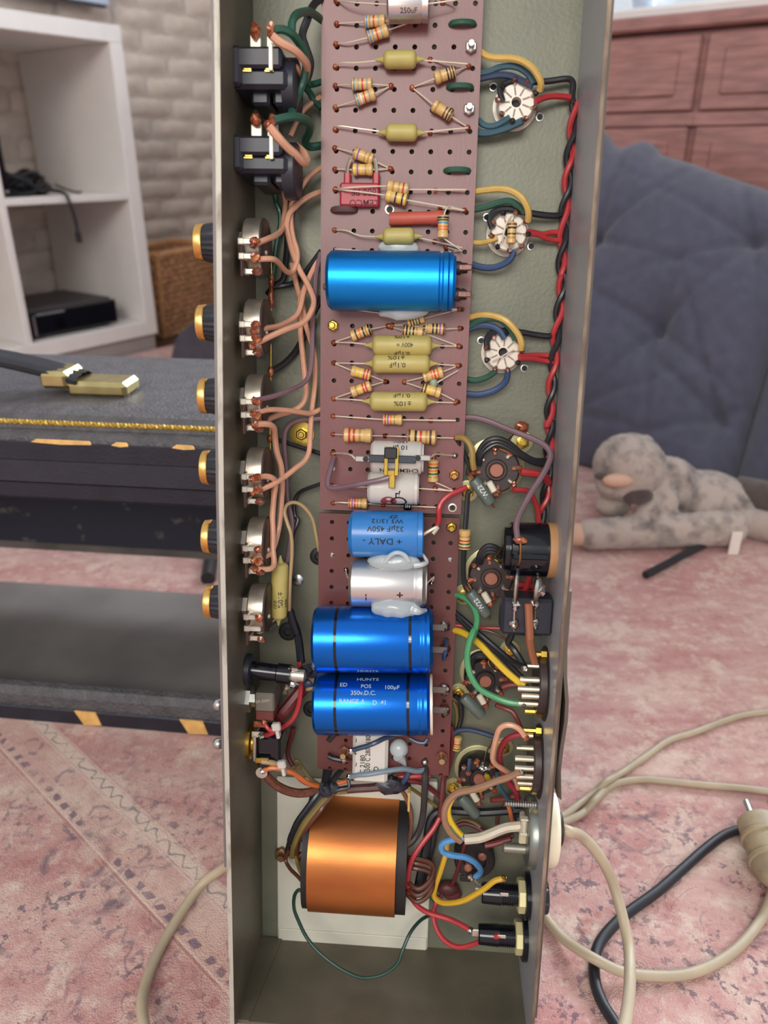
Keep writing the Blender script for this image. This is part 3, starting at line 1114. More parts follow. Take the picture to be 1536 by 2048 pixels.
def strip(u0, u1, h0, h1, va=None, vb=None):
    """a length of side wall, leaning inwards a little towards its rim like the real sheet"""
    lo_, hi_ = VL[0] if va is None else va, VL[-1] if vb is None else vb
    vl = [lo_] + [q for q in VL if lo_ < q < hi_] + [hi_]
    vs = []
    for v_ in vl:
        k = .0021 * min(1, max(0, (v_ - .02) / .18)) if u0 < 0 else -.0013
        for (a, b) in ((u0, h0), (u1, h0), (u1, h1), (u0, h1)):
            vs.append(V((a + k * max(0, b) / HW, v_, b)))
    fs = [[i * 4 + j, i * 4 + (j + 1) % 4, i * 4 + 4 + (j + 1) % 4, i * 4 + 4 + j] for i in range(len(vl) - 1) for j in range(4)]
    fs += [[3, 2, 1, 0], [len(vs) - 4 + j for j in range(4)]]
    return MB().add(vs, fs)


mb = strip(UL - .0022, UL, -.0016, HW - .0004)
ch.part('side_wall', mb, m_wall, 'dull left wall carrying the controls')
ch.part('wall_rim', strip(UL - .0022, UL, HW - .0004, HW), m_rim, 'bright worn rim of the left wall')
fv = P('Z', 440, 1735, 62).y
ch.part('front_panel', strip(UL - .0044, UL - .0022, -.0016, HW - .0035, fv), m_fascia)
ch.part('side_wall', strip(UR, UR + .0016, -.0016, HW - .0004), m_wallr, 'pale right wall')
ch.part('wall_rim', strip(UR, UR + .0016, HW - .0004, HW + .0002), m_rimr, 'rusty rim of the right wall')
ch.part('end_plate', MB().box((UL, VB - .0016, -.0016), (UR, VB, HW - .006)), m_wall)
ch.part('end_plate', MB().box((UL, VT - .0016, 0), (UR, VT, HW - .006)), m_wall)
ch.part('end_flange', MB().prism([V((UL, VB, .002)), V((UL + .012, VB, .002)), V((UL + .006, VB, HW - .006)), V((UL, VB, HW - .006))], (0, .0008, 0)), m_wall)
ch.part('rear_panel', strip(UR + .0016, UR + .0027, -.0016, HW - .0012, VB + .02), m_fibre)
# warped rear strip standing off the right wall
mb = MB()
stv = [(y, P('Z', x, y, HW * 1000 - 2).x - UR - .0027) for y, x in ((1180, 1133), (1240, 1131.5), (1300, 1131), (1350, 1134.5), (1400, 1138), (1440, 1136), (1490, 1128), (1540, 1122), (1590, 1121))]
stv = [(y, max(0, o_)) for y, o_ in stv]
vs, fs = [], []
for (y, off) in stv:
    vv = P('Z', 1110, y, 62).y
    for (du, hh) in ((0, .010), (0, HW - .002), (.0016, HW - .002), (.0016, .010)):
        vs.append(V((UR + .0011 + off + du, vv, hh + (.003 if (y == 1590 and du) else 0))))
for i in range(len(stv) - 1):
    for j in range(4):
        fs.append([i * 4 + j, i * 4 + (j + 1) % 4, i * 4 + 4 + (j + 1) % 4, i * 4 + 4 + j])
fs += [[3, 2, 1, 0], [len(vs) - 4 + j for j in range(4)]]
ch.part('warped_strip', MB().add(vs, fs), m_fibre, 'warped dark fibre strip bulging off the right wall', sharp=50)
sl = P('J', 1020, 590, 30)
ch.part('slot', MB().lathe((UR + .0001, sl.y, .030), (-1, 0, 0), [(0, .0085), (.0004, .0085), (.0005, .0078), (.0005, 0)], 20), m_rimr)
for q in ch.e.children:
    if q.name.startswith('slot'):
        me = q.data
        for w in me.vertices:
            w.co.z = (w.co.z - .030) * .35 + .030
# transformer hanging on the far side, resting on the amplifier case
ch.part('rear_transformer', MB().box((-.03, -.042, -.112), (.03, .036, -.0016), .004), mat('black_iron', (40, 40, 42), .5, .3), 'black transformer on the far side of the chassis')
m_rub = mat('black_rubber', (30, 30, 30), .6, var=.1)
for (c, x, y, r_, lb) in (('D', 1145, 1215, 4.6, None), ('D', 872, 1885, 5.0, None), ('F', 62, 655, 4.5, None)):
    q = P(c, x, y, 1)
    ch.part('grommet', MB().lathe((q.x, q.y, 0), (0, 0, 1), [(0, r_ / 1000), (.0012, r_ / 1000), (.0018, r_ / 1000 * .8), (.0018, r_ / 1000 * .45), (.0004, r_ / 1000 * .4), (.0003, 0)], 24), m_rub)
m_steel = mat('bright_steel', (205, 205, 200), .3, 1.0, var=.1)
m_brass = mat('brass', (212, 176, 84), .28, 1.0, var=.12, vs=200)
m_tin = mat('tinned_metal', (214, 206, 190), .35, .8, var=.12, vs=200)
m_solder = mat('solder', (200, 196, 188), .22, 1.0, var=.15, vs=300)
m_flux = mat('flux_coated_solder', (150, 74, 48), .2, .35, vs=350, col2=(222, 150, 96), coat=.5, lo=.5, hi=.75)
m_fluxd = mat('dark_flux', (88, 42, 34), .25, .1, vs=350, col2=(140, 80, 56), coat=.5)
m_copper = mat('copper_wire', (206, 150, 92), .3, 1.0, var=.1)
m_lead = mat('component_lead', (232, 218, 196), .45, .5, var=.08)
q = P('D', 955, 1430, 1)
ch.part('rivet', MB().lathe((q.x, q.y, 0), (0, 0, 1), [(0, .0032), (.0006, .0032), (.0012, .002), (.0013, 0)], 18), m_steel)


def nut_bolt(c, x, y, h, label, r=3.0, washer=None, bolt=3.0, tilt=V((0, 0, 1)), m=None, group=None):
    q = P(c, x, y, h)
    t = Thing('nut_and_bolt', label, 'bolt', q, group)
    hh = .0
    if washer:
        t.part('washer', MB().lathe(q, tilt, [(0, washer / 1000), (.0006, washer / 1000), (.0007, .0016)], 24), m or m_brass)
        hh = .0007
    t.part('nut', MB().lathe(q + tilt * hh, tilt, [(0, r / 1000), (.0021, r / 1000), (.0025, r * .8 / 1000), (.0025, .0013)], 6), m or m_brass)
    t.part('bolt_end', MB().lathe(q + tilt * hh, tilt, [(0, .00155), (bolt / 1000 + .0008, .00155), (bolt / 1000 + .0012, .0012), (bolt / 1000 + .0012, 0)], 12), m or m_brass)
    return t


nut_bolt('D', 1000, 125, 0, 'brass nut on a round brass washer on the chassis floor, left of the board', 3.0, 6.2, 2.2)

# ------------------------------------------------------------------ the two circuit boards
m_board = mat('red_brown_paxolin', (122, 74, 72), .42, var=.12, vs=30, bump=.05, bs=900, stretch=(1, .25, 1), coat=.15)
m_board2 = mat('dark_red_paxolin', (102, 54, 50), .42, var=.14, vs=30, bump=.05, bs=900, stretch=(1, .25, 1), coat=.15)
HB = 12.0
HBm = HB / 1000


def board(name, label, outline, v_top, v_bot, cols, rows, m, skip=()):
    """board with real holes; outline(v) gives (u_left, u_right)"""
    t = Thing('circuit_board', label, 'circuit board', (0, (v_top + v_bot) / 2, HBm - .0017))
    mb = MB()
    zt, zb = HBm, HBm - .0017
    us = [cols[0] - (cols[1] - cols[0]) / 2] + [(a + b) / 2 for a, b in zip(cols, cols[1:])] + [cols[-1] + (cols[1] - cols[0]) / 2]
    vs_ = [v_top] + [(a + b) / 2 for a, b in zip(rows, rows[1:])] + [v_bot]
    for j in range(len(rows)):
        va, vb = vs_[j], vs_[j + 1]
        for i in range(len(cols)):
            ua, ub = us[i], us[i + 1]
            if i == 0:
                ua = None
            if i == len(cols) - 1:
                ub = None
            la_, lb_ = outline(va)[0], outline(vb)[0]
            ra_, rb_ = outline(va)[1], outline(vb)[1]
            c0 = (ua if ua is not None else la_, va)
            c1 = (ub if ub is not None else ra_, va)
            c2 = (ub if ub is not None else rb_, vb)
            c3 = (ua if ua is not None else lb_, vb)
            if (i, j) in skip:
                for z in (zt, zb):
                    mb.add([V((*q, z)) for q in (c0, c1, c2, c3)], [[0, 1, 2, 3]])
                continue
            mid = lambda a, b: ((a[0] + b[0]) / 2, (a[1] + b[1]) / 2)
            outer = [c0, mid(c0, c1), c1, mid(c1, c2), c2, mid(c2, c3), c3, mid(c3, c0)]
            hu, hv, hr = cols[i], rows[j], .00115
            ang = [135, 90, 45, 0, -45, -90, -135, 180]
            inner = [(hu + hr * math.cos(R(a)), hv + hr * math.sin(R(a))) for a in ang]
            vv = [V((*q, z)) for z in (zt, zb) for q in outer + inner]
            fs = []
            for k in range(8):
                n = (k + 1) % 8
                fs.append([k, n, 8 + n, 8 + k])
                fs.append([16 + k, 24 + k, 24 + n, 16 + n])
                fs.append([8 + k, 8 + n, 24 + n, 24 + k])
            mb.add(vv, fs)
    # outer edge
    for j in range(len(rows)):
        va, vb = vs_[j], vs_[j + 1]
        for s in (0, 1):
            a, b = outline(va)[s], outline(vb)[s]
            mb.add([V((a, va, zt)), V((b, vb, zt)), V((b, vb, zb)), V((a, va, zb))], [[0, 1, 2, 3]])
    for v_ in (v_top, v_bot):
        a, b = outline(v_)
        mb.add([V((a, v_, zt)), V((b, v_, zt)), V((b, v_, zb)), V((a, v_, zb))], [[0, 1, 2, 3]])
    t.part('panel', mb, m, sharp=0)
    for s in (-1, 1):
        for v_ in (v_top - .02, v_bot + .02):
            t.part('spacer', MB().lathe((.033 if s > 0 else -.027, v_, 0), (0, 0, 1), [(0, .003), (zb, .003)], 12), m_steel)
    return t


lerp = lambda a, b, t: a + (b - a) * t
brd1 = board('upper', 'long upper red-brown perforated board carrying the resistors and yellow capacitors',
             lambda v_: (lerp(-.0314, -.0321, (v_ - .002) / .229), lerp(.0390, .0388, (v_ - .002) / .229)), .285, P('Z', 780, 1024, HB).y,
             [lerp(-.0250, .0353, i / 7) for i in range(8)], [.2815 - .0086 * i for i in range(33)], m_board)
v1 = P('Z', 780, 1031, HB).y
v2 = P('Z', 780, 1545, HB).y
brd2 = board('lower', 'shorter lower dark red perforated board under the large blue cans',
             lambda v_: (-.0320, .0386), v1, v2, [lerp(-.0252, .0345, i / 7) for i in range(8)],
             [-.0036 - .0085 * i for i in range(int((-.0036 - v2) / .0085) + 1)], m_board2)


def eyelet(t, c, x, y):
    q = P(c, x, y, HB)
    t.part('eyelet', MB().lathe(q, (0, 0, 1), [(0, .0024), (.0005, .0022), (.0006, .0015), (.0003, .0013), (.0003, 0)], 18, [0, 0, 0, 1, 1]), [m_tin, m_rub])


eyelet(brd1, 'B', 422, 210)
eyelet(brd1, 'E', 810, 555)

# ------------------------------------------------------------------ component makers
COLR = {'k': (34, 28, 28), 'n': (96, 58, 34), 'r': (196, 50, 44), 'o': (222, 112, 50), 'y': (232, 196, 60), 'g': (46, 92, 52), 'b': (84, 134, 176),
        'v': (150, 92, 168), 's': (158, 152, 142), 'w': (226, 220, 206), 'd': (176, 138, 70)}
m_body = mat('tan_resistor', (212, 174, 110), .38, var=.06, vs=200, coat=.2)
BAND = {k_: mat('band_' + {'k': 'black', 'n': 'brown', 'r': 'red', 'o': 'orange', 'y': 'yellow', 'g': 'green', 'b': 'blue', 'v': 'violet', 's': 'grey', 'w': 'white', 'd': 'gold'}[k_], c_, .4, var=.05, coat=.2) for k_, c_ in COLR.items()}


def lead_pts(c, pts, body, h0, hbody, first_h=None):
    out = []
    n = len(pts)
    for i, q in enumerate(pts):
        if len(q) > 2:
            h = q[2]
        else:
            h = h0 + .6 if i == 0 else h0 + .6 + (hbody - h0 - .6) * min(1, .35 + .65 * i / n)
        out.append(P(c, q[0], q[1], h))
    return out + [body]


def pin(p, r=1.35, h=.9):
    return MB().lathe(p - V((0, 0, .0012)), (0, 0, 1), [(0, r / 1000), (.0008, r / 1000), (.0018, r * .75 / 1000), (.0024, r * .3 / 1000), (.0025, 0)], 10)


def axial(name, cat, label, c, lead0, b0, b1, lead1, r, prof, mats, mis=0, h0=HB, lift=.45, hc=None, group=None, lr=.36, flux=None, n=18, pins=True, bodylabel=None, leadm=None, tilt=0):
    hcen = hc if hc is not None else h0 + r + lift
    p0, p1 = P(c, b0[0], b0[1], hcen), P(c, b1[0], b1[1], hcen + tilt)
    ax = p1 - p0
    Ln_ = ax.length
    t = Thing(name, label, cat, (p0 + p1) / 2 - V((0, 0, r / 1000)), group)
    pf = prof(Ln_, r / 1000)
    body = t.part('body', MB().lathe(p0, ax, [(s, q) for s, q in pf], n, mis), mats, bodylabel)
    a = ax.normalized()
    for pts, e in ((lead0, p0 + a * .0005), (lead1, p1 - a * .0005)):
        if not pts:
            continue
        lp = lead_pts(c, pts, e, h0, hcen)
        t.part('lead', MB().tube(lp, lr / 1000, 6, k=4), leadm or m_lead)
        if pins:
            t.part('solder', pin(lp[0]), flux or m_flux)
    return t, p0, a, Ln_, body


def resistor(label, c, lead0, b0, b1, lead1, bands, r=2.65, **kw):
    def prof_r(s, L_, q):
        f = s / L_
        f = min(f, 1 - f)
        return q * (.62 + .38 * min(1, f / .05)) if f < .05 else q if f < .22 else q * (1 - .10 * min(1, (f - .22) / .05))
    n_b = [(p_, k_) for p_, k_ in bands]
    hcen = kw.get('hc') if kw.get('hc') is not None else kw.get('h0', HB) + r + .45
    L_ = (P(c, b1[0], b1[1], hcen) - P(c, b0[0], b0[1], hcen)).length
    cuts = {0: None, .02: None, .05: None, .22: None, .27: None, .73: None, .78: None, .95: None, .98: None, 1: None}
    for p_, k_ in n_b:
        cuts[round(p_ - .038, 4)] = None
        cuts[round(p_ + .038, 4)] = None
    ss = sorted(cuts)
    keys = sorted({k_ for _, k_ in n_b})
    mats = [m_body] + [BAND[k_] for k_ in keys]
    mis = []
    for a, b in zip(ss, ss[1:]):
        m_ = (a + b) / 2
        hit = [k_ for p_, k_ in n_b if abs(m_ - p_) < .038]
        mis.append(1 + keys.index(hit[0]) if hit else 0)
    return axial('resistor', 'resistor', label, c, lead0, b0, b1, lead1, r, lambda L2, q: [(s * L2, prof_r(s * L2, L2, q)) for s in ss], mats, mis, **kw)


m_yel = mat('yellow_capacitor', (182, 166, 96), .45, var=.06, vs=90, bump=.04, bs=500)
m_ink = mat('dark_print', (70, 62, 44), .6, var=.1)


def ycap(label, c, lead0, b0, b1, lead1, r, cone=.10, **kw):
    pf = lambda L_, q: [(-.0040, .0004), (-.0018, .0011), (-.0004, q * .42), (.0002, q * .80), (.0010, q * .96), (.0020, q), (L_ - .0020, q), (L_ - .0010, q * .96), (L_ - .0002, q * .80), (L_ + .0004, q * .42), (L_ + .0018, .0011), (L_ + .0040, .0004)]
    return axial('capacitor', 'capacitor', label, c, lead0, b0, b1, lead1, r, pf, m_yel, 0, n=26, **kw)


def jumper(label, c, x0, y0, x1, y1, m, r=1.3, rise=3.4, group=None):
    p0, p1 = P(c, x0, y0, HB - .5), P(c, x1, y1, HB - .5)
    md = (p0 + p1) / 2
    pts = [p0, p0.lerp(p1, .12) + V((0, 0, rise * .7 / 1000)), md + V((0, 0, rise / 1000)), p0.lerp(p1, .88) + V((0, 0, rise * .7 / 1000)), p1]
    return single('wire_jumper', MB().tube(pts, r / 1000, 8), m, label, 'wire', group)


WIRE = {'peach': (214, 158, 128), 'green': (38, 84, 66), 'brightgreen': (74, 146, 96), 'black': (36, 36, 40), 'mauve': (122, 94, 100), 'lilac': (118, 92, 100), 'red': (178, 52, 56),
        'maroon': (104, 40, 42), 'yellow': (222, 182, 48), 'ochre': (206, 170, 92), 'olive': (122, 102, 54), 'blue': (92, 152, 206), 'navy': (52, 66, 92), 'teal': (58, 92, 104),
        'brown': (150, 112, 86), 'tan': (172, 146, 106), 'orange': (204, 110, 60), 'grey': (196, 184, 162), 'slate': (120, 136, 146), 'deepblue': (50, 74, 112), 'darkbrown': (92, 52, 38)}
WM = {k_: mat('insulation_' + k_, c_, .38, var=.07, vs=120, coat=.1) for k_, c_ in WIRE.items()}


def wire_pts(segs, h):
    pts = [(c, q[0], q[1]) for c, l in segs for q in l]
    n = len(pts)
    out = []
    for i, (c, x, y) in enumerate(pts):
        if isinstance(h, (int, float)):
            hh = h
        else:
            f = i / max(1, n - 1) * (len(h) - 1)
            k = min(int(f), len(h) - 2)
            hh = h[k] + (h[k + 1] - h[k]) * (f - k)
        out.append(P(c, x, y, hh))
    return out


def wire(label, segs, h, col, r=1.1, ends='', group=None, name='wire', m=None, cat='wire', flux=None):
    if isinstance(segs, tuple):
        segs = [segs]
    pts = wire_pts(segs, h)
    mb = MB().tube(pts, r / 1000, 8, k=4)
    if not ends:
        return single(name, mb, m or WM[col], label, cat, group, origin=pts[0])
    t = Thing(name, label, cat, pts[0], group)
    t.part('insulation', mb, m or WM[col])
    for e in ends:
        p, q = (pts[0], pts[1]) if e == 's' else (pts[-1], pts[-2])
        d = (p - q).normalized()
        t.part('solder', MB().ball(p + d * .0006, .0017, (1, 1, 1), 10, lump=.4), flux or m_flux)
        t.part('bare_end', MB().tube([p - d * .001, p + d * .0022], .0005, 6), m_lead)
    return t

# ------------------------------------------------------------------ resistors on the upper board
Rz = resistor
Rz('resistor with blue and red bands, straight one of the top left pair on the board', 'A', [(707, 132)], (862, 122), (980, 117), [(1120, 121)], [(.12, 'b'), (.27, 's'), (.45, 'r'), (.68, 's')])
Rz('resistor with blue and red bands, slanting one of the top left pair on the board', 'A', [(703, 245), (770, 238)], (880, 211), (996, 168), [(1120, 124)], [(.12, 'b'), (.27, 's'), (.45, 'r'), (.68, 's')])
Rz('resistor with blue and red bands, straight one of the second left pair on the board', 'A', [(700, 478)], (790, 472), (907, 470), [(1010, 478)], [(.14, 'b'), (.34, 's'), (.54, 'r'), (.76, 's')])
Rz('resistor with blue and red bands, slanting one of the second left pair on the board', 'A', [(700, 598)], (812, 563), (922, 523), [(1010, 482)], [(.12, 'b'), (.3, 'w'), (.48, 'r'), (.70, 's')])
Rz('resistor with black end bands slanting up to the right edge of the board', 'A', [(1130, 488)], (1254, 440), (1370, 398), [(1445, 370)], [(.30, 'd'), (.62, 'k'), (.76, 'n'), (.88, 'k')])
Rz('resistor with black end bands slanting down to the right edge of the board', 'A', [(1130, 490)], (1246, 585), (1352, 652), [(1440, 712)], [(.22, 'd'), (.64, 'n'), (.80, 'k'), (.92, 'n')])
Rz('tan resistor with one violet band, slanting above the red block capacitor', 'A', [(697, 826)], (802, 852), (912, 895), [(1005, 942)], [(.10, 'd'), (.26, 'v'), (.60, 'd'), (.8, 'd')])
Rz('resistor with yellow and violet bands, lying straight above the red block capacitor', 'A', [(697, 945)], (796, 948), (910, 948), [(1010, 944)], [(.1, 'y'), (.27, 'v'), (.44, 'y'), (.66, 'd')])
Rz('resistor with a red band, upper of the two crossing the red block capacitor', 'A', [(700, 1056), (740, 1051, 17.8), (830, 1044, 18.4)], (988, 1038), (1113, 1060), [(1260, 1064), (1430, 1060)], [(.30, 'd'), (.55, 'd'), (.74, 'r'), (.92, 's')], lift=2.4)
Rz('resistor with gold and black bands, lower of the two crossing the red block capacitor', 'B', [(133, 102), (175, 107, 17.6), (270, 116, 18.2)], (400, 133), (513, 160), [(690, 200), (815, 214)], [(.18, 'y'), (.48, 'k'), (.64, 'y'), (.8, 'k'), (.92, 'y')], lift=2.4)
Rz('upright resistor with green blue and orange bands beside the salmon tube', 'B', [(818, 213), (735, 194)], (706, 240), (702, 364), [(720, 408), (800, 428)], [(.12, 'k'), (.22, 'g'), (.34, 'b'), (.5, 'o'), (.62, 'o')], lift=4.6)
Rz('small resistor with black bands peeping from under the white glue below the blue can', 'B', [(418, 826)], (515, 812), (606, 784), [(790, 737)], [(.2, 'n'), (.36, 'k'), (.52, 'g'), (.68, 'k')], r=2.2)
Rz('resistor with orange and black bands at the left, below the large blue can', 'B', [(125, 913)], (217, 882), (322, 842), [(412, 826)], [(.28, 'n'), (.46, 'o'), (.64, 'k'), (.78, 'd'), (.92, 'k')])
Rz('resistor with green and black bands just above the first long yellow capacitor', 'B', [(432, 832)], (488, 850), (600, 862), [(785, 932)], [(.08, 'n'), (.22, 'k'), (.38, 'g'), (.54, 'k'), (.68, 'd')])
Rz('resistor with violet and black bands at the right, below the large blue can', 'B', [(436, 823), (530, 826)], (608, 838), (717, 843), [(793, 839)], [(.12, 'd'), (.4, 'k'), (.58, 'k'), (.74, 'v'), (.92, 'n')])
Rz('resistor with yellow and red bands, upper left of the four mid-board', 'B', [(125, 1022)], (217, 1062), (322, 1088), [(398, 1121)], [(.30, 'y'), (.52, 'y'), (.68, 'r'), (.84, 'r')])
Rz('resistor with yellow and red bands, lower left of the four mid-board', 'B', [(125, 1210)], (217, 1178), (325, 1141), [(398, 1121)], [(.30, 'd'), (.48, 'y'), (.62, 'r'), (.76, 'r')])
Rz('resistor with orange and red bands, upper right of the four mid-board', 'B', [(500, 1122)], (598, 1098), (706, 1068), [(785, 1037)], [(.18, 'd'), (.44, 'o'), (.58, 'r'), (.74, 'o')])
Rz('resistor with brown and orange bands, lower right of the four mid-board', 'B', [(500, 1124)], (588, 1154), (694, 1182), [(775, 1225)], [(.08, 'k'), (.22, 'n'), (.36, 'y'), (.52, 'y'), (.72, 'd')])
Rz('resistor with red and violet bands alone on a long straight lead below the yellow capacitors', 'B', [(122, 1303), (220, 1310)], (385, 1322), (490, 1323), [(640, 1328), (772, 1327)], [(.14, 'r'), (.28, 'v'), (.42, 'o'), (.6, 'd')])
Rz('thick resistor with two red bands at the left end of its row', 'E', [(130, 138)], (190, 142), (355, 147), [(425, 148)], [(.22, 'r'), (.38, 'r'), (.58, 'd')], r=3.5)
Rz('thick resistor with black and red bands at the right end of its row', 'E', [(425, 148), (490, 150)], (552, 152), (719, 158), [(828, 160)], [(.08, 'n'), (.30, 'k'), (.47, 'r'), (.66, 'd'), (.8, 'n')], r=3.6)
Rz('upright resistor with orange bands right of the grey cylinder capacitors', 'E', [(705, 268)], (701, 282), (699, 410), [(712, 444), (812, 458)], [(.18, 'o'), (.34, 'g'), (.48, 'o'), (.62, 'g'), (.76, 'd')], lift=.9)
Rz('resistor with red and violet bands at the bottom left of the upper board', 'E', [(130, 530), (165, 526)], (217, 529), (328, 533), [(415, 541)], [(.1, 'r'), (.22, 'v'), (.36, 'r'), (.5, 'o'), (.68, 'd')])

# ------------------------------------------------------------------ yellow capacitors
ycap('small yellow capacitor near the top of the board, between two pairs of resistors', 'A', [(700, 372), (735, 352), (830, 350)], (974, 334), (1150, 332), [(1230, 332), (1320, 348), (1440, 357)], 3.75)
ycap('small yellow capacitor below the second pair of blue and red banded resistors', 'A', [(700, 722), (720, 704), (830, 718)], (986, 740), (1155, 742), [(1230, 741), (1330, 726), (1440, 714)], 3.7)
ycap('small yellow capacitor capped with white glue above the large blue can', 'B', [(130, 317), (195, 322), (270, 350)], (390, 354), (550, 352), [(660, 378), (805, 412)], 3.9)
tA = ycap('long yellow capacitor marked 400V, topmost of the three long ones', 'B', [(125, 913), (220, 915)], (335, 928), (643, 930), [(790, 934)], 4.75)
tB = ycap('long yellow capacitor with upside-down print, middle one of the three long ones', 'B', [(125, 1022), (220, 1024)], (335, 1025), (632, 1025), [(780, 1036)], 4.5)
tC = ycap('long yellow capacitor with upside-down print, lowest of the three long ones', 'B', [(125, 1212), (220, 1216)], (322, 1225), (618, 1228), [(770, 1233)], 4.6)


def round_print(tt, lines, mm, r, flip=1, label=None, view=0, m=None, turn=False):
    t, p0, a, L_, body = tt
    mb = MB()
    for (txt, size, f, ang, *sx) in lines:
        print_round(mb, txt, size / 1000, p0, a, r / 1000, L_ * f, ang + view, flip, sx=sx[0] if sx else 1.0, turn=turn)
    return t.part('lettering', mb, m or mm, label, sharp=180)


round_print(tA, [('±10%', 3.0, .5, 52, 1.1), ('400V ⎓'.replace('⎓', '='), 2.9, .55, 2, .9), ('0.1µF', 3.0, .5, -50, 1.1)], m_ink, 4.75, -1, view=2)
round_print(tB, [('0.1µF', 3.0, .44, -8, 1.15), ('±10%', 3.0, .42, 38, 1.2)], m_ink, 4.5, -1, view=1)
round_print(tC, [('0.1µF', 3.0, .56, 42, 1.2), ('±10%', 3.1, .58, -8, 1.2)], m_ink, 4.6, -1, view=1)
# the one standing by the lowest control
tD = ycap('yellow capacitor lying lengthwise beside the lowest control on the left', 'D', [(690, 1255), (750, 1244), (815, 1248)], (803, 1275), (790, 1762), [(765, 1822), (700, 1868), (600, 1895)], 4.15, h0=0, hc=24, pins=False, lr=.45)
round_print(tD, [('±10%', 3.4, .62, 18, 1.1), ('0.01', 2.6, .72, -18, 1), ('400V', 2.2, .70, 62)], m_ink, 4.15, 1)

# ------------------------------------------------------------------ other capacitors and small parts of the upper board
m_alu = mat('satin_aluminium', (214, 208, 204), .34, .9, var=.05, vs=60, stretch=(.3, 1, 1))
m_wcap = mat('off_white_sleeve', (196, 190, 182), .45, var=.05, vs=60, coat=.1)
m_seal = mat('black_bung', (34, 30, 32), .5, var=.1)


def can(name_label, c, lead0, b0, b1, lead1, r, m, groove=(.88,), bung=True, n=44, h0=HB, lift=.2, hc=None, round_end=.0008, grooves_deep=.05, **kw):
    def pf(L_, q):
        out = [(0, 0), (0, q - round_end), (round_end, q)]
        for g in groove:
            s = L_ * g
            out += [(s - .0011, q), (s - .0004, q * (1 - grooves_deep)), (s + .0004, q * (1 - grooves_deep)), (s + .0011, q)]
        out += [(L_ - round_end * 1.5, q), (L_ - .0001, q - round_end * 1.5), (L_, q * .86), (L_ - .0006, q * .84)]
        return out
    tt = axial('capacitor', 'capacitor', name_label, c, lead0, b0, b1, lead1, r, pf, m, 0, h0=h0, lift=lift, hc=hc, n=n, **kw)
    if bung:
        t, p0, a, L_, body = tt
        t.part('end_bung', MB().lathe(p0 + a * (L_ - .0008), a, [(0, r * .84 / 1000), (.0006, r * .8 / 1000), (.0006, 0)], 32), m_seal)
    return tt


tT = can('silver can capacitor marked 250uF cut off by the top edge of the photo', 'A', [(705, 3), (790, 12)], (992, 25), (1222, 22), [(1300, 12), (1370, 2)], 7.2, m_alu, (.86, .93))
round_print(tT, [('250uF', 3.0, .53, -40, 1.0)], mat('dark_stamp', (70, 66, 66), .6), 7.2, 1)
t = Thing('capacitor', 'flat red block capacitor standing on two legs under crossing resistors', 'capacitor', P('A', 835, 1080, HB))
m_red = mat('red_block', (170, 50, 60), .4, var=.07, vs=60)
qa, qb = P('A', 726, 1020, HB + 3), P('A', 946, 1156, HB + 3)
t.part('block', MB().box((qa.x, qb.y, HBm + .0003), (qb.x, qa.y, HBm + .0042), .0009), m_red)
mb = MB()
for x in (767, 928):
    q0, q1 = P('A', x, 985, HB + 3), P('A', x, 1024, HB + 3)
    mb.box((q0.x - .0016, q1.y - .001, HBm + .0012), (q0.x + .0016, q0.y + .002, HBm + .0034), .0007)
t.part('shoulder', mb, m_red)
for x in (767, 928):
    q0 = P('A', x, 985, HB + 3)
    t.part('lead', MB().tube([q0 + V((0, -.001, -.0007)), q0 + V((0, .0035, 0)), q0 + V((.0015 if x == 767 else -.0008, .0075, .001))], .0009, 6), m_tin)
mb = MB()
cxm = (qa.x + qb.x) / 2 + .002
print_flat(mb, '800 PF', .0042, (cxm, (qa.y + qb.y) / 2 + .0010, HBm + .0042), (-1, 0, 0), (0, -1, 0))
print_flat(mb, 'LEMCO', .0040, (cxm, (qa.y + qb.y) / 2 - .0036, HBm + .0042), (-1, 0, 0), (0, -1, 0))
t.part('lettering', mb, mat('dark_red_ink', (92, 26, 40), .6), sharp=180)
axial('capacitor', 'capacitor', 'salmon red ceramic tube lying above the large blue can', 'B', [], (420, 259), (708, 252), [], 3.1,
      lambda L_, q: [(0, 0), (0, q * .86), (.001, q * .95), (L_ * .72, q * .93), (L_ * .78, q * 1.02), (L_ * .9, q * 1.05), (L_ - .001, q * .98), (L_, q * .8), (L_, 0)],
      mat('salmon_ceramic', (184, 84, 66), .5, var=.08, vs=90), n=24, lift=.1)
# bare link under the glue and lead pairs under the large blue can
single('bare_link', MB().tube([P('B', 130, 419, HB + .6), P('B', 240, 426, HB + 1), P('B', 360, 439, HB + 1), P('B', 520, 444, HB + 1), P('B', 660, 440, HB + 1), P('B', 806, 428, HB + .8)], .00036, 6), m_lead,
       'bare wire link along the upper side of the large blue can', 'wire')
single('bare_link', MB().tube([P('B', 128, 733, HB + .6), P('B', 250, 742, HB + 1), P('B', 400, 757, HB + 1), P('B', 560, 742, HB + 1), P('B', 690, 737, HB + 1), P('B', 790, 737, HB + .8)], .00036, 6), m_lead,
       'bare wire link along the lower side of the large blue can', 'wire')
t, p0_, a_, L__, bo_ = axial('capacitor', 'capacitor', 'tiny pale green bead capacitor among the four banded resistors', 'B', [], (655, 1104), (655, 1150), [], 2.0, lambda L_, q: [(0, 0), (0, q * .6), (.0012, q), (L_ - .0012, q), (L_, q * .6), (L_, 0)],
                            mat('pale_green_bead', (140, 158, 142), .4), n=14)
t.part('lead', MB().tube([p0_ + a_ * L__ * .8, P('B', 700, 1110, HB + 3), P('B', 785, 1062, HB + 1)], .00036, 6), m_lead)

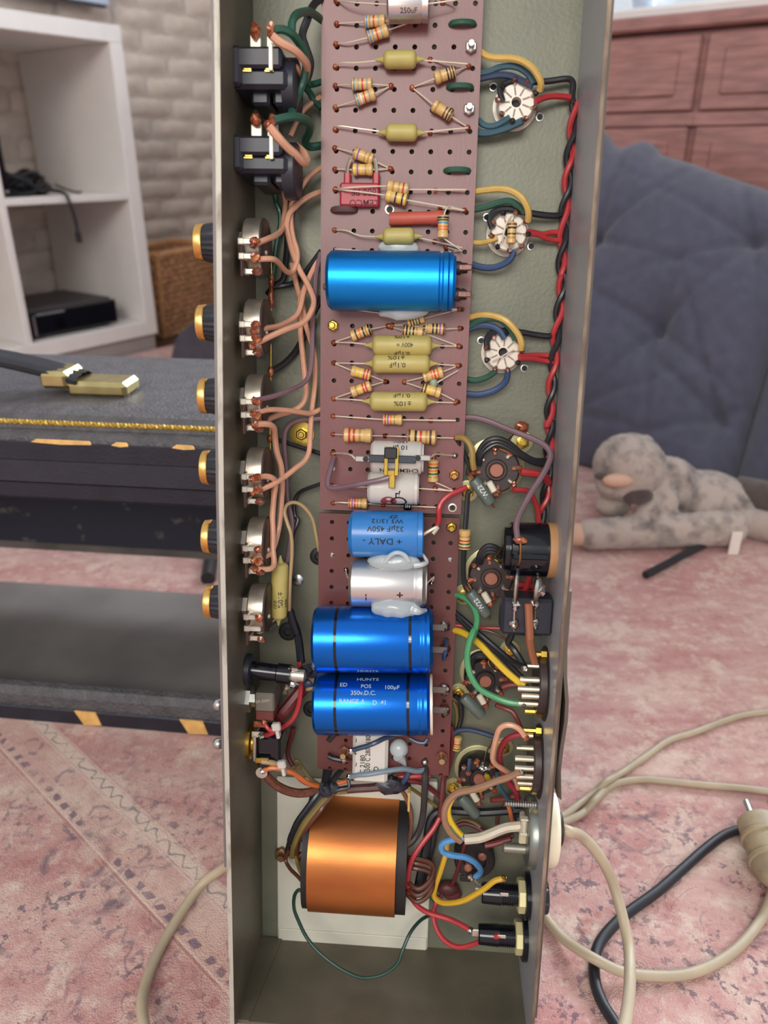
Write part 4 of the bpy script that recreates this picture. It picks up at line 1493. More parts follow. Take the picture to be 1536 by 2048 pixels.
m_blue = mat('blue_anodised', (22, 138, 222), .36, .82, var=.08, vs=12, stretch=(.4, 1, 1), rvar=.05, bump=.03, bs=300)
m_blue2 = mat('deep_blue_anodised', (22, 106, 202), .27, .82, var=.12, vs=14, stretch=(.4, 1, 1), rvar=.06, bump=.02, bs=300)
m_bluep = mat('blue_sleeve', (40, 118, 188), .36, var=.04, vs=20, coat=.25)
m_glue = mat('white_glue', (206, 214, 214), .22, var=.06, vs=60, coat=.4, alpha=.62)
tK = can('large bright blue can capacitor across the middle of the upper board', 'B', [], (98, 586), (770, 592), [], 13.1, m_blue, (.888, .958), lift=.1, round_end=.0016)
t, p0, a, L_, _b = tK
for dy, nm in ((.0055, 1), (-.006, 2)):
    q = p0 + a * (L_ - .0005) + V((0, dy, .004 if nm == 1 else .006))
    t.part('terminal', MB().lathe(q, a, [(0, .0030), (.0022, .0030), (.003, .0024), (.0055, .0022), (.006, 0)], 12), m_seal)
    t.part('terminal_lug', MB().box(q + V((.0015, -.0012, .001)), q + V((.0075, .0014, .0034)), .0004), m_fluxd)
t.part('end_rivet', MB().lathe(p0 + V((0, -.003, .004)), -a, [(0, .0016), (.0012, .0016), (.0018, .001), (.0018, 0)], 10), m_fluxd)


def blob(t, name, c, x, y, h, rx, ry, rz, lump=.45, label=None, n=22, rot=0.0):
    q = P(c, x, y, h)
    mb = MB().ball((0, 0, 0), 1, (rx / 1000, ry / 1000, rz / 1000), n, lump=0)
    m3 = Matrix.Rotation(R(rot), 3, 'Z')
    mb.v = [q + m3 @ (p * (1 + lump * .5 * mnoise.noise(p * 260 + q * 500))) for p in mb.v]
    return t.part(name, mb, m_glue, label, sharp=180)


blob(t, 'glue', 'B', 470, 412, HB + 3, 9.5, 4.0, 2.6, .4, 'milky glue holding the can at its upper side')
blob(t, 'glue', 'B', 515, 738, HB + 9, 13, 4.8, 4.5, .4, 'milky glue holding the can at its lower side', rot=9)

# preset slider resting over a grey electrolytic
tG = can('grey electrolytic half hidden behind the preset slider, print upside down', 'E', [], (350, 268), (647, 274), [], 8.0, m_wcap, (.9,), lift=.1, round_end=.0012)
round_print(tG, [('CHEMI-CON', 3.9, .54, -44, .85), ('10 µF', 3.6, .55, 42, 1.0), ('150V.', 3.4, .55, 74, 1.0)], mat('black_ink', (40, 36, 36), .6), 8.0, -1, view=3)
tH = can('grey white electrolytic with a handwritten mark, below the preset slider', 'E', [(122, 428), (260, 438)], (332, 438), (620, 446), [(720, 452), (812, 460)], 7.9, m_wcap, (.93,), lift=.1, round_end=.0014)
round_print(tH, [('µ', 6, .60, -26, 1.0)], mat('black_ink', (40, 36, 36), .6), 7.9, -1, view=5)
mb = MB()
t, p0, a, L_, _b = tH
for f, m_ in ((.42, mat('red_badge', (150, 62, 60), .5)), (.62, m_wcap)):
    mb = MB()
    for k in range(24):
        t0, t1 = 2 * PI * k / 24, 2 * PI * (k + 1) / 24
        vs = []
        for (rr_, tt_) in ((.0034, t0), (.0034, t1), (.0026 if f > .5 else 0.0, t1), (.0026 if f > .5 else 0.0, t0)):
            ang = R(-47) + rr_ * math.sin(tt_) / .0079
            vs.append(p0 + a * (L_ * f + rr_ * math.cos(tt_) * 1.15) + V((0, math.sin(ang), math.cos(ang))) * .00802)
        mb.add(vs, [[0, 1, 2, 3]])
    t.part('printed_ring', mb, m_ if f < .5 else mat('black_ink', (40, 36, 36), .6), sharp=180)
HS = HB + 19
t = Thing('preset_slider', 'grey and black preset resistor with metal tabs bridging over a grey electrolytic', 'preset resistor', P('E', 470, 280, HS))
qa, qb = P('E', 335, 254, HS), P('E', 602, 305, HS)
t.part('bar', MB().box((qa.x, qb.y, qa.z - .0016), (qb.x, qa.y, qa.z + .0006), .0004), mat('grey_black_strip', (62, 66, 74), .35, vs=35, col2=(44, 44, 48), stretch=(1, .1, .1)))
for (xa, xb_, ys) in ((258, 338, 278), (596, 686, 272)):
    q0, q1 = P('E', xa, ys - 17, HS), P('E', xb_, ys + 17, HS)
    t.part('end_tab', MB().box((q0.x, q1.y, q0.z - .0005), (q1.x, q0.y, q0.z + .0009), .0003), mat('dull_tin', (176, 170, 162), .4, .7, var=.1))
    qh = P('E', xb_ - 20 if xa < 400 else xa + 18, ys, HS)
    t.part('tab_rivet', MB().lathe(qh + V((0, 0, .0009)), (0, 0, 1), [(0, .0014), (.0004, .0013), (.0004, .0006), (.0001, .0005), (.0001, 0)], 14), m_seal)
q0 = P('E', 460, 248, HS + 1)
t.part('slider_knob', MB().box((q0.x - .003, q0.y - .0022, q0.z - .001), (q0.x + .003, q0.y + .0030, q0.z + .0022), .0005), m_seal)
q1 = P('E', 463, 300, HS + 1)
mb = MB()
for (dx0, dx1, dy0, dy1) in ((-.0034, -.0016, -.006, .0075), (.0016, .0034, -.006, .0075), (-.0016, .0016, -.006, -.0035), (-.0016, .0016, .0035, .006)):
    mb.box((q1.x + dx0, q1.y + dy0, q1.z), (q1.x + dx1, q1.y + dy1, q1.z + .0008), .0002)
mb.box((q1.x - .001, q1.y - .012, q1.z - .001), (q1.x + .002, q1.y - .006, q1.z + .0006), .0003)
t.part('wiper', mb, m_brass, 'brass wiper contact')
t.part('solder', MB().ball(P('E', 473, 374, HS), .0019, (1, 1.1, .8), 10, lump=.3), m_brass)
t.part('lead', MB().tube([P('E', 132, 247, HB + .8), P('E', 180, 247, HB + 8), P('E', 232, 256, HS - 2), P('E', 262, 282, HS)], .00045, 6), m_lead)
t.part('lead', MB().tube([P('E', 684, 272, HS), P('E', 715, 252, HS - 5), P('E', 770, 256, HB + 6), P('E', 824, 260, HB + .8)], .00045, 6), m_lead)
for (x, y, m_) in ((130, 250, m_flux), (824, 260, m_solder)):
    t.part('solder', pin(P('E', x, y, HB + .6), 1.6), m_)
wire('lilac wire looping from the preset slider down to the left side of the board', ('E', [(136, 268), (118, 330), (100, 408), (118, 444), (200, 436), (300, 418), (400, 398), (466, 378)]), [HB + 3, HB + 9, HB + 9, HB + 12, HB + 17, HB + 19, HS], 'lilac', 1.3, 'e')
t, p0, a, L_, _b = axial('diode', 'diode', 'tiny black glass diode at the bottom of the upper board', 'E', [(418, 541), (470, 545)], (533, 546), (576, 548), [(650, 551), (716, 554)], 2.0,
                         lambda L_, q: [(0, 0), (0, q * .8), (.0006, q), (L_ - .0006, q), (L_, q * .8), (L_, 0)], m_gloss, n=14)
mb = MB()
print_round(mb, '1N', .0022, p0, a, .002, L_ * .5, 8, 1)
t.part('lettering', mb, mat('white_ink', (214, 214, 210), .6), sharp=180)
wire('red wire curving from the upper board edge down beside the sky blue can', ('E', [(892, 440), (850, 458), (795, 482), (752, 520), (733, 565), (734, 610), (724, 655)]), [HB + 3, HB + 6, HB + 8, HB + 6], 'red', 1.35, 'e', flux=m_solder)
for (x0, y0, x1, y1, lb) in ((1345, 140, 1475, 138, 'topmost'), (1332, 492, 1460, 490, 'second'), (1316, 956, 1445, 956, 'lowest')):
    jumper(f'green insulated wire jumper near the right edge of the board, {lb} of three', 'A', x0, y0, x1, y1, WM['green'], 1.35, 3.2)
jumper('brown insulated wire jumper at the left edge, beside the red block capacitor', 'B', 124, 214, 240, 214, mat('insulation_umber', (92, 66, 66), .4), 1.6, 3.2)
for (c, x, y, lb, m_) in (('A', 1458, 268, 'steel nut and bolt at the top right edge of the upper board', m_steel), ('A', 1447, 615, 'steel nut and bolt at the right edge of the board, below the slanting resistors', m_steel),
                          ('B', 124, 824, 'brass nut and bolt at the left edge of the board, below the large blue can', m_brass), ('E', 820, 368, 'copper-coloured nut and bolt beside the upright resistor with orange bands', m_copper),
                          ('E', 804, 662, 'brass nut and bolt at the top right corner of the lower board', m_brass)):
    nut_bolt(c, x, y, HB, lb, 2.7, None, 5.0, m=m_)

# ------------------------------------------------------------------ large cans on the lower board
tL = can('sky blue sleeved can capacitor printed upside down at the top of the lower board', 'S', [], (384, 993), (1094, 1003), [(1180, 1000, 26), (1225, 930, 24)], 11.4, m_bluep, (.955,), lift=.1, round_end=.002, grooves_deep=.02, pins=False, lr=.9)
VA = 14
round_print(tL, [('+ DALY -', 4.3, .46, -12 + VA - 6, 1.1), ('32µF 450V', 3.6, .50, 14 + VA - 2, 1.1), ('W3 13/12', 3.2, .52, 32 + VA, 1.15), ('ZF', 3.0, .60, 46 + VA, 1.3)], mat('black_ink', (40, 36, 36), .6), 11.4, -1)
tM = can('bare silver can capacitor with plus mark, between the sky blue and deep blue cans', 'S', [(345, 1338), (355, 1400, 18)], (388, 1462), (1125, 1480), [(1165, 1470, 20), (1190, 1410)], 11.9, m_alu, (.84,), lift=.1, round_end=.0015, flux=m_solder, grooves_deep=.035)
mb = MB()
t, p0, a, L_, _b = tM
print_round(mb, '+', .0060, p0, a, .0119, L_ * .66, -30 + 18, 1)
print_round(mb, 'I', .0052, p0, a, .0119, L_ * .23, -38 + 18, 1)
t.part('lettering', mb, mat('black_ink', (40, 36, 36), .6), sharp=180)
blob(t, 'glue', 'S', 800, 1268, HB + 17, 12.5, 4.6, 4.0, .3, 'milky glue between the silver and sky blue cans')
blob(t, 'glue', 'S', 815, 1712, HB + 21, 12.0, 5.2, 5.0, .3, 'milky glue between the silver and deep blue cans')
mb = MB().tube([P('S', 722, 1272, HB + 21), P('S', 760, 1215, HB + 22), P('S', 830, 1178, HB + 23), P('S', 905, 1200, HB + 22), P('S', 950, 1262, HB + 21)], .0011, 8)
t.part('glue_string', mb, m_glue)
t.part('glue_string', MB().tube([P('S', 1000, 1300, HB + 19), P('S', 1080, 1290, HB + 19), P('S', 1122, 1262, HB + 17), P('S', 1075, 1180, HB + 16)], lambda t_: .0016 - .001 * t_, 8), m_glue)
t.part('glue_string', MB().tube([P('S', 990, 1720, HB + 24), P('S', 1040, 1740, HB + 25), P('S', 1110, 1732, HB + 20)], lambda t_: .0028 - .0018 * t_, 8), m_glue)


def hunts(label, y0, y1, x0, x1, r, lines, xend=None):
    tt = can(label, 'T', [], (x0, (y0 + y1) / 2), (x1, (y0 + y1) / 2 + 8), [], r, m_blue2, (.90, .955), lift=.1, round_end=.0014, grooves_deep=.02, n=56)
    t, p0, a, L_, _b = tt
    for f in (.205, .82):
        s = L_ * f
        t.part('retaining_band', MB().lathe(p0 + a * (s - .0009), a, [(0, r / 1000 - .0004), (0, r / 1000 + .0003), (.0013, r / 1000 + .0003), (.0013, r / 1000 - .0004)], 48), m_gloss)
    if lines:
        round_print(tt, lines, None, r, 1, m=mat('pale_print', (178, 190, 192), .5))
    return tt


VH = 27
tN = hunts('deep blue can capacitor with two black bands, upper of the touching pair', 62, 790, 60, 1350, 16.3, [('HUNTS', 2.6, .46, -74 + VH, 1.2)])
tO = hunts('deep blue can capacitor lettered 100uF 350v.D.C, lower of the touching pair', 790, 1475, 66, 1320, 15.6,
           [('HUNTS', 2.7, .47, 50 + VH - 4, 1.25), ('ED', 3.1, .268, 37 + VH - 4, 1.0), ('POS', 2.9, .46, 34 + VH - 4, 1.0), ('100µF', 3.0, .68, 32 + VH - 4, 1.0), ('350v.D.C.', 3.1, .44, 22 + VH - 5, 1.0), ('RANGE A', 3.0, .345, 9 + VH - 7, 1.0), ('D  41', 3.0, .58, 7 + VH - 7, 1.0)])
t, p0, a, L_, _b = tO
t.part('end_rim', MB().lathe(p0 + a * L_, a, [(0, .0150), (.0012, .0150), (.0012, .0130), (.0002, .0130)], 48), mat('cream_rim', (226, 208, 190), .4, .2), 'cream end ring')
for (tt_, ys) in ((tN, (300, 545)), (tO, (985, 1205))):
    t, p0, a, L_, _b = tt_
    for y in ys:
        q = P('T', 1372, y, HB + 8)
        t.part('terminal_lug', MB().box((q.x - .003, q.y - .0016, q.z - .0004), (q.x + .006, q.y + .0016, q.z + .0004), .0002), mat('grey_lug', (116, 108, 104), .45, .4))
        q2 = P('T', 1478, y - 10 if y < 900 else y, HB + 1)
        t.part('terminal_pin', MB().tube([q + V((.0055, 0, 0)), V((q2.x, q2.y, q.z - .001)), q2], .0009, 6), m_solder)
        t.part('solder', MB().ball(P('T', 1480, y - 10 if y < 900 else y, HB + 1.2), .0026, (1, 1.2, .8), 12, lump=.5), m_solder if y in (300, 985) else m_fluxd)
wire('short dark blue wire standing beside the upper deep blue can', ('T', [(1490, 440), (1495, 520), (1478, 590), (1470, 650)]), [HB + 1, HB + 6, HB + 8, HB + 4], 'deepblue', 1.2)

# rectifier block
t = Thing('rectifier', 'white flat rectifier block with sideways printing below the deep blue cans', 'rectifier', P('N', 830, 300, HB))
qa, qb = P('N', 692, 100, HB + 9), P('N', 962, 506, HB + 9)
hz = HBm + .0095
t.part('block', MB().box((qa.x, qb.y, HBm + .0005), (qb.x, qa.y, hz), .0016), mat('chalk_white_block', (206, 200, 190), .5, var=.05, vs=40))
mb = MB()
for (txt, sz_, x, y) in (('C 2180', 3.6, 770, 350), ('B 500 C 2800/1800', 3.6, 812, 270), ('TD', 3.6, 876, 398), ('~', 4.0, 716, 160), ('~', 4.0, 716, 350), ('+', 3.4, 716, 265)):
    q = P('N', x, y, HB + 9.5)
    print_flat(mb, txt, sz_ / 1000, (q.x, q.y, hz), (0, 1, 0), (-1, 0, 0), sx=.86 if len(txt) > 8 else 1.0)
t.part('lettering', mb, mat('black_ink', (40, 36, 36), .6), sharp=180)
blob(t, 'glue', 'N', 1055, 225, HB + 5, 4.9, 5.2, 4.5, .12, 'round milky glue blob beside the block')
t.part('glue_string', MB().tube([P('N', 1050, 280, HB + 8), P('N', 1085, 320, HB + 6), P('N', 1112, 372, HB + 3)], lambda t_: .0032 - .0028 * t_, 8), m_glue)
t.part('lead', MB().tube([P('N', 625, 315, HB + 1), P('N', 660, 312, HB + 4), P('N', 695, 310, HB + 6)], .0007, 6), m_solder)
t.part('solder', MB().ball(P('N', 622, 315, HB + 1), .0022, (1.2, 1, .9), 10, lump=.6), m_solder)
wire('navy wire twisted to the left tab of the white rectifier block', ('N', [(690, 240), (740, 222), (800, 206), (870, 178), (940, 145), (1010, 128)]), [HB + 12, HB + 13, HB + 13, HB + 6], 'navy', 1.3, 's', flux=m_solder)
wire('slate blue wire running along the lower edge of the white rectifier block', ('N', [(1262, 392), (1190, 402), (1110, 386), (1030, 390), (900, 412), (800, 428), (740, 432), (670, 446)]), [HB + 1, HB + 5, HB + 8, HB + 11, HB + 11, HB + 8], 'slate', 1.4, 'e', flux=m_solder)
for (x, y, lb) in ((628, 205, 'pale pin bolt standing on the lower board left of the white rectifier block'), (1392, 245, 'pale pin bolt standing at the lower right corner of the lower board')):
    q = P('N', x, y + 30, HB)
    q2 = q + V((0, .001, .009))
    t = Thing('bolt', lb, 'bolt', q)
    t.part('shank', MB().tube([q, q.lerp(q2, .5), q2], .0015, 10), mat('pale_brass', (176, 150, 104), .35, .8))
    t.part('nut', MB().lathe(q, (0, 0, 1), [(0, .003), (.002, .003), (.0022, .0015)], 6), m_fluxd)
single('solder_joint', pin(P('N', 1258, 335, HB + .6), 2.2), m_solder, 'shiny solder joint at the lower right of the lower board', 'solder')
wire('short black wire end on the lower board under the deep blue can', ('N', [(500, 165), (525, 135), (552, 105)]), HB + 2, 'black', 1.4)
wire('short black wire end soldered left of the white rectifier block', ('N', [(498, 285), (540, 302), (600, 314)]), HB + 2, 'black', 1.4)
wire('navy wire end curling from under the lower deep blue can', ('N', [(1140, 145), (1200, 175), (1255, 180), (1280, 150)]), [HB + 3, HB + 5, HB + 4], 'navy', 1.1)

# ------------------------------------------------------------------ controls on the left wall
m_knob = mat('black_knob', (30, 30, 38), .35, var=.1)
m_kgold = mat('brushed_gold', (226, 176, 100), .32, 1.0, var=.08, vs=300)
m_pot = mat('aged_pot_can', (196, 184, 168), .34, .85, var=.14, vs=90, rvar=.12)
m_potback = mat('dark_pot_back', (78, 66, 60), .45, .5, var=.2, vs=90)
m_wafer = mat('brown_wafer', (70, 46, 38), .5, var=.2, vs=120)
HK = .031
kn = ['topmost', 'second from the top', 'third from the top', 'fourth from the top', 'fifth from the top', 'lowest']
KY = [486, 646, 792, 935, 1073, 1203]
PV = []
for i, y in enumerate(KY):
    x = (412, 414, 418, 421, 425, 429)[i]
    vv = P('Z', x, y, 31).y
    # knob: black ribbed skirt with a gold cap, on the outside
    t = Thing('control_knob', f'black ribbed control knob with gold rim outside left wall, {kn[i].replace(" the", "")} of six', 'knob', (UL - .005, vv, HK))
    w0 = UL - .0049
    ax = V((-1, 0, 0))
    bump = lambda j, s: 1.0 if j % 2 else .955
    t.part('skirt', MB().lathe((w0, vv, HK), ax, [(0, 0), (0, .0093), (.003, .0093), (.0105, .0080), (.0105, 0)], 44, bumpy=bump), m_knob, sharp=20)
    t.part('gold_cap', MB().lathe((w0, vv, HK), ax, [(.0105, .0030), (.0105, .0080), (.0112, .0083), (.0140, .0079), (.0143, .0074), (.0138, .0068), (.0138, 0)], 40), m_kgold, 'brushed gold cap')
    # potentiometer on the inside
    pv = P('Z', 510, (493, 652, 800, 944, 1082, 1214)[i], 31).y
    PV.append(pv)
    t = Thing('potentiometer', f'round metal potentiometer inside the left wall, {kn[i]} of six', 'potentiometer', (UL, pv, HK))
    t.part('bush_nut', MB().lathe((UL, pv, HK), (1, 0, 0), [(0, .0065), (.0022, .0065), (.0022, .0045), (.0035, .0045)], 6), m_pot)
    t.part('can', MB().lathe((UL + .0035, pv, HK), (1, 0, 0), [(0, 0), (0, .0112), (.0006, .0118), (.0065, .0121), (.0078, .0121)], 40), m_pot, 'aged silver can')
    t.part('back_cover', MB().lathe((UL + .0113, pv, HK), (1, 0, 0), [(0, .0121), (.0008, .0117), (.0012, .0105), (.0014, .003), (.0014, 0)], 40), m_potback, 'dark back cover')
    t.part('cover_rivet', MB().lathe((UL + .0126, pv - .003, HK + .004), (1, 0, 0), [(0, .0013), (.0008, .001), (.0009, 0)], 10), m_pot)
    # terminal wafer sticks out of the can's open side, towards the viewer and down
    t.part('terminal_wafer', MB().box((UL + .0036, pv - .0145, HK + .0040), (UL + .0052, pv + .002, HK + .0150), .0005), m_wafer, 'brown terminal wafer')
    for k, (dv, dh) in enumerate(((.0002, .0148), (-.0058, .0140), (-.0118, .0108))):
        tl = MB()
        b0_ = V((UL + .0044, pv + dv, HK + dh - .003))
        tl.box(b0_ + V((-.0014, -.0015, -.002)), b0_ + V((.0014, .0015, .0042)), .0004)
        tl.box(b0_ + V((.0002, -.0012, .0030)), b0_ + V((.0068, .0012, .0040)), .0003)
        tm = t.part('terminal', tl, m_tin)
        if not (i == 5 and k == 1):
            t.part('solder', MB().ball(b0_ + V((.0062, 0, .0042)), .0018, (1.25, 1, .9), 10, lump=.5), m_flux if k != 2 else m_fluxd, parent=tm)

# jack sockets
m_jack = mat('black_bakelite', (40, 40, 50), .4, var=.12, vs=150)
m_jtab = mat('cream_tin', (220, 212, 190), .4, .4, var=.06)


def jack(label, y0, y1, ystep, h0, wires):
    """y0..y1: upper block, ystep: lower legs, crop M"""
    va, vb, vc = P('M', 300, y0, 40).y, P('M', 300, y1, 40).y, P('M', 300, ystep, 34).y
    vm = (va + vb) / 2
    t = Thing('jack_socket', label, 'socket', (UL, vm, .03))
    H1, u1 = .043, UL + .0215
    t.part('body', MB().box((UL + .0006, vm - .0005, .012), (u1, va, H1), .0012).box((UL + .0002, vb, .012), (u1 + .002, vm, H1 - .0015), .0016), m_jack)
    t.part('shoulder', MB().box((UL + .0001, vb + .0004, .010), (UL + .0048, va + .0004, H1 + .0004), .0014), m_jack)
    t.part('lower_leg', MB().box((UL + .0070, vc, .014), (UL + .0150, vb + .002, .036), .0012), m_jack)
    t.part('lower_leg', MB().box((UL + .0165, vc, .014), (UL + .0235, vb + .002, .036), .0012), m_jack)
    t.part('end_plate', MB().lathe((u1 - .001, vm - .004, .028), (1, 0, 0), [(0, .0118), (.005, .0118), (.0056, .0112), (.0056, 0)], 28), m_jack)
    for (ua, top) in ((.0078, False), (.0148, True)):
        q = V((UL + ua, va, H1))
        mb = MB().box(q + V((0, .0002, -.004)), q + V((.0046, .0052, -.0032)), .0003)
        if top:
            mb.box(q + V((.0014, -.0095, -.0006)), q + V((.0032, .0006, .0004)), .0003)
            mb.lathe(q + V((.0023, .0024, -.0031)), (0, 0, 1), [(0, .0010), (.0003, .0010), (.0003, 0)], 12)
        tb_ = t.part('contact_tab', mb, m_jtab, 'cream metal contact tab')
        t.part('solder', MB().ball(q + V((.0026, .0062, -.002)), .0025, (.9, 1.15, .9), 12, lump=.5), m_flux, parent=tb_)
    for ua in (.0052, .0145):
        q = V((UL + ua, vm - .0006, H1 - .0008))
        t.part('slot_contact', MB().box(q + V((0, -.0012, -.0004)), q + V((.0036, -.0006, .0002)), 0).box(q + V((.0004, -.0002, -.0006)), q + V((.0034, .0008, -.0003)), 0), m_brass)
    return t


jack('black jack socket at the top left of the chassis', 470, 870, 1040, 12, None)
jack('black jack socket below the topmost one on the left wall', 1335, 1690, 1810, 12, None)

# pilot lamp holder, switches
q = P('G', 380, 505, 30)
t = Thing('lamp_holder', 'slim black lamp holder with tinned tip on the left wall, above the switches', 'lamp holder', (UL, q.y, .03))
q1 = P('G', 720, 545, 30)
ax = (q1 - V((UL, q.y, .03))).normalized()
b0_ = V((UL, q.y, .03))
t.part('flange', MB().lathe(b0_, ax, [(0, .0078), (.0025, .0078), (.003, .007), (.003, .004)], 24), m_jack)
t.part('barrel', MB().lathe(b0_ + ax * .003, ax, [(0, .0046), (.0125, .0042), (.013, .0050), (.0195, .0050), (.0195, 0)], 20), m_gloss)
t.part('tip', MB().lathe(b0_ + ax * .0225, ax, [(0, .0030), (.002, .0034), (.007, .003), (.008, .0012), (.008, 0)], 14), m_tin)
t.part('solder', MB().ball(b0_ + ax * .024 + V((0, .004, .002)), .0018, (1.8, .8, .8), 10, lump=.5), m_solder)
t.part('solder', MB().ball(b0_ + ax * .024 + V((0, -.0045, .0015)), .002, (1.5, .9, .8), 10, lump=.5), m_solder)
t.part('spring_lead', MB().tube([P('G', 490, 580, 33), P('G', 540, 570, 33), P('G', 610, 575, 33)], .0006, 6), m_brass)


def switch(label, c, x0, y0, x1, y1, h0, h1, body_m, kind):
    qa, qb = P(c, x0, y0, h1), P(c, x1, y1, h1)
    vm, hm = (qa.y + qb.y) / 2, (h0 + h1) / 2000
    t = Thing('toggle_switch', label, 'switch', (UL, vm, hm))
    return t, qa, qb, vm, hm


t, qa, qb, vm, hm = switch('metal toggle switch with white spade terminals and red wires on the left wall', 'G', 430, 742, 660, 1030, 20, 36, None, 1)
t.part('frame', MB().box((UL + .0055, qb.y + .0045, .020), (qb.x, qa.y, .0365), .0008), mat('dull_grey_steel', (132, 128, 116), .4, .7, var=.12, vs=60))
t.part('insulator', MB().box((UL + .0058, qb.y - .0005, .020), (qb.x - .0006, qb.y + .0046, .0355), .0004), mat('red_brown_insulator', (104, 50, 42), .5, var=.15))
mb = MB()
q = (P('G', 540, 830, 36.6))
print_flat(mb, '2A 250V', .0021, (q.x, q.y, .0366), (1, .15, 0), (-.15, 1, 0))
t.part('lettering', mb, mat('pale_stamp', (176, 172, 160), .6), sharp=180)
t.part('nut', MB().lathe((UL, vm, hm), (1, 0, 0), [(0, .0068), (.0022, .0068), (.0022, .004), (.0055, .004)], 6), m_steel)
lt = P('Z', 437, 1409, 33)
t.part('lever', MB().tube([V((UL - .004, vm, hm)), V((UL - .004, vm, hm)).lerp(lt, .5), lt], lambda s: .0018 + .0012 * s, 12), m_steel, 'chrome bat lever outside the wall')
t.part('lever_tip', MB().ball(lt, .0030, (1, 1, 1), 12), m_steel)
for (x, y) in ((490, 1175), (510, 1070)):
    q = P('G', x, y, 34)
    t.part('spade_terminal', MB().box(q + V((-.0032, -.0016, -.0005)), q + V((.0030, .0016, .0003)), .0003), m_jtab if y > 1100 else m_flux)
t, qa, qb, vm, hm = switch('black toggle switch with brass ring and orange wire, lowest on the left wall', 'G', 440, 1200, 740, 1500, 18, 36, None, 2)
t.part('body', MB().box((UL + .0060, qb.y, .018), (qb.x - .001, qa.y, .0355), .0012).box((UL + .0070, qb.y - .0010, .022), (qb.x - .006, qb.y + .004, .0375), .0008), m_gloss)
t.part('ring_nut', MB().lathe((UL, vm, hm), (1, 0, 0), [(0, .0085), (.0018, .0085), (.0024, .0076), (.0024, .005), (.006, .005)], 28), m_brass, 'brass ring nut')
t.part('mount_plate', MB().box((UL + .0042, vm - .006, .020), (UL + .0058, vm + .008, .036), .0004), m_tin)
lt = P('Z', 437, 1487, 33)
t.part('lever', MB().tube([V((UL - .004, vm, hm)), V((UL - .004, vm, hm)).lerp(lt, .5), lt], lambda s: .0018 + .0012 * s, 12), m_steel, 'chrome bat lever outside the wall')
t.part('lever_tip', MB().ball(lt, .0030, (1, 1, 1), 12), m_steel)
q = P('G', 520, 1440, 38)
t.part('spade_terminal', MB().box(q + V((-.003, -.0014, -.0004)), q + V((.004, .0014, .0004)), .0003), m_brass)
q = P('G', 530, 1560, 36)
t.part('ring_tag', MB().lathe(q, (0, 0, 1), [(0, .0030), (.0006, .0030), (.0006, 0)], 16), m_tin)
# stud with nuts and the small parts by the lamp holder
nut_bolt('G', 785, 700, 8, 'steel stud with stacked nuts on the chassis floor below the lamp holder', 3.0, 4.0, 3.5, m=m_pot)
t = Thing('capacitor', 'small bundle of black and brown parts taped beside the upper deep blue can', 'capacitor', P('G', 1040, 560, 16))
mb = MB().ball(P('G', 1015, 520, 20), .0045, (1, .75, .8), 14, lump=.5).ball(P('G', 1055, 495, 20), .003, (1.2, .8, .8), 12, lump=.5)
t.part('tape', mb, m_jack)
t.part('brown_disc', MB().ball(P('G', 1060, 610, 18), .0040, (.8, 1.1, .5), 14), mat('brown_disc', (150, 98, 70), .5))
t.part('blue_disc', MB().ball(P('G', 1005, 645, 19), .0030, (1.1, .8, .6), 12), WM['navy'])
t.part('sleeve_end', MB().tube([P('G', 1085, 600, 16), P('G', 1075, 660, 17), P('G', 1010, 705, 17), P('G', 965, 690, 15)], .0012, 8), WM['tan'])

# ------------------------------------------------------------------ small ceramic valve sockets
m_cer = mat('cream_ceramic', (226, 214, 198), .3, vs=160, col2=(190, 170, 150), lo=.55, hi=.8, coat=.3)
m_hole = mat('dark_socket_hole', (30, 26, 26), .6)
sock = [('I', 652, 530, 'white ceramic valve socket with flux stains, topmost of three on the right'), ('I', 590, 1640, 'white ceramic valve socket with a resistor across it, middle one on the right'),
        ('B', 1023, 966, 'white ceramic valve socket with open centre, lowest of three on the right')]
SQ = []
for i, (c, x, y, lb) in enumerate(sock):
    q = P(c, x, y, 9)
    SQ.append(q)
    b = V((q.x, q.y, 0))
    t = Thing('valve_socket', lb, 'valve socket', b)
    t.part('body', MB().lathe(b, (0, 0, 1), [(0, .0100), (.001, .0100), (.001, .0086), (.0075, .0086), (.0085, .0082), (.0090, .0078), (.0090, .0022), (.0050, .0020), (.0050, 0)], 36), m_cer)
    t.part('centre_hole', MB().lathe(b + V((0, 0, .0050)), (0, 0, 1), [(0, .0020), (.0003, .0019), (.0003, 0)], 18), m_hole)
    for k in range(9):
        a = R(20 + k * 40 + i * 13)
        d = V((math.cos(a), math.sin(a), 0))
        pb = b + d * .0067 + V((0, 0, .0088))
        pn = t.part('pin', MB().tube([pb, pb + d * .0008 + V((0, 0, .002)), pb + d * .0022 + V((0, 0, .0032))], .00055, 6), m_tin)
        t.part('solder', MB().ball(pb + d * .0018 + V((0, 0, .0026)), .0013, (1, 1, .8), 8, lump=.6), m_fluxd if (k + i) % 3 else m_hole, parent=pn)
        t.part('groove', MB().box(V((-.0016, -.00035, 0)), V((.0016, .00035, .0004)), 0, xf=Matrix.Translation(b + d * .0045 + V((0, 0, .0088))) @ Matrix.Rotation(a, 4, 'Z')), mat('groove_shadow_grey', (150, 134, 118), .6))
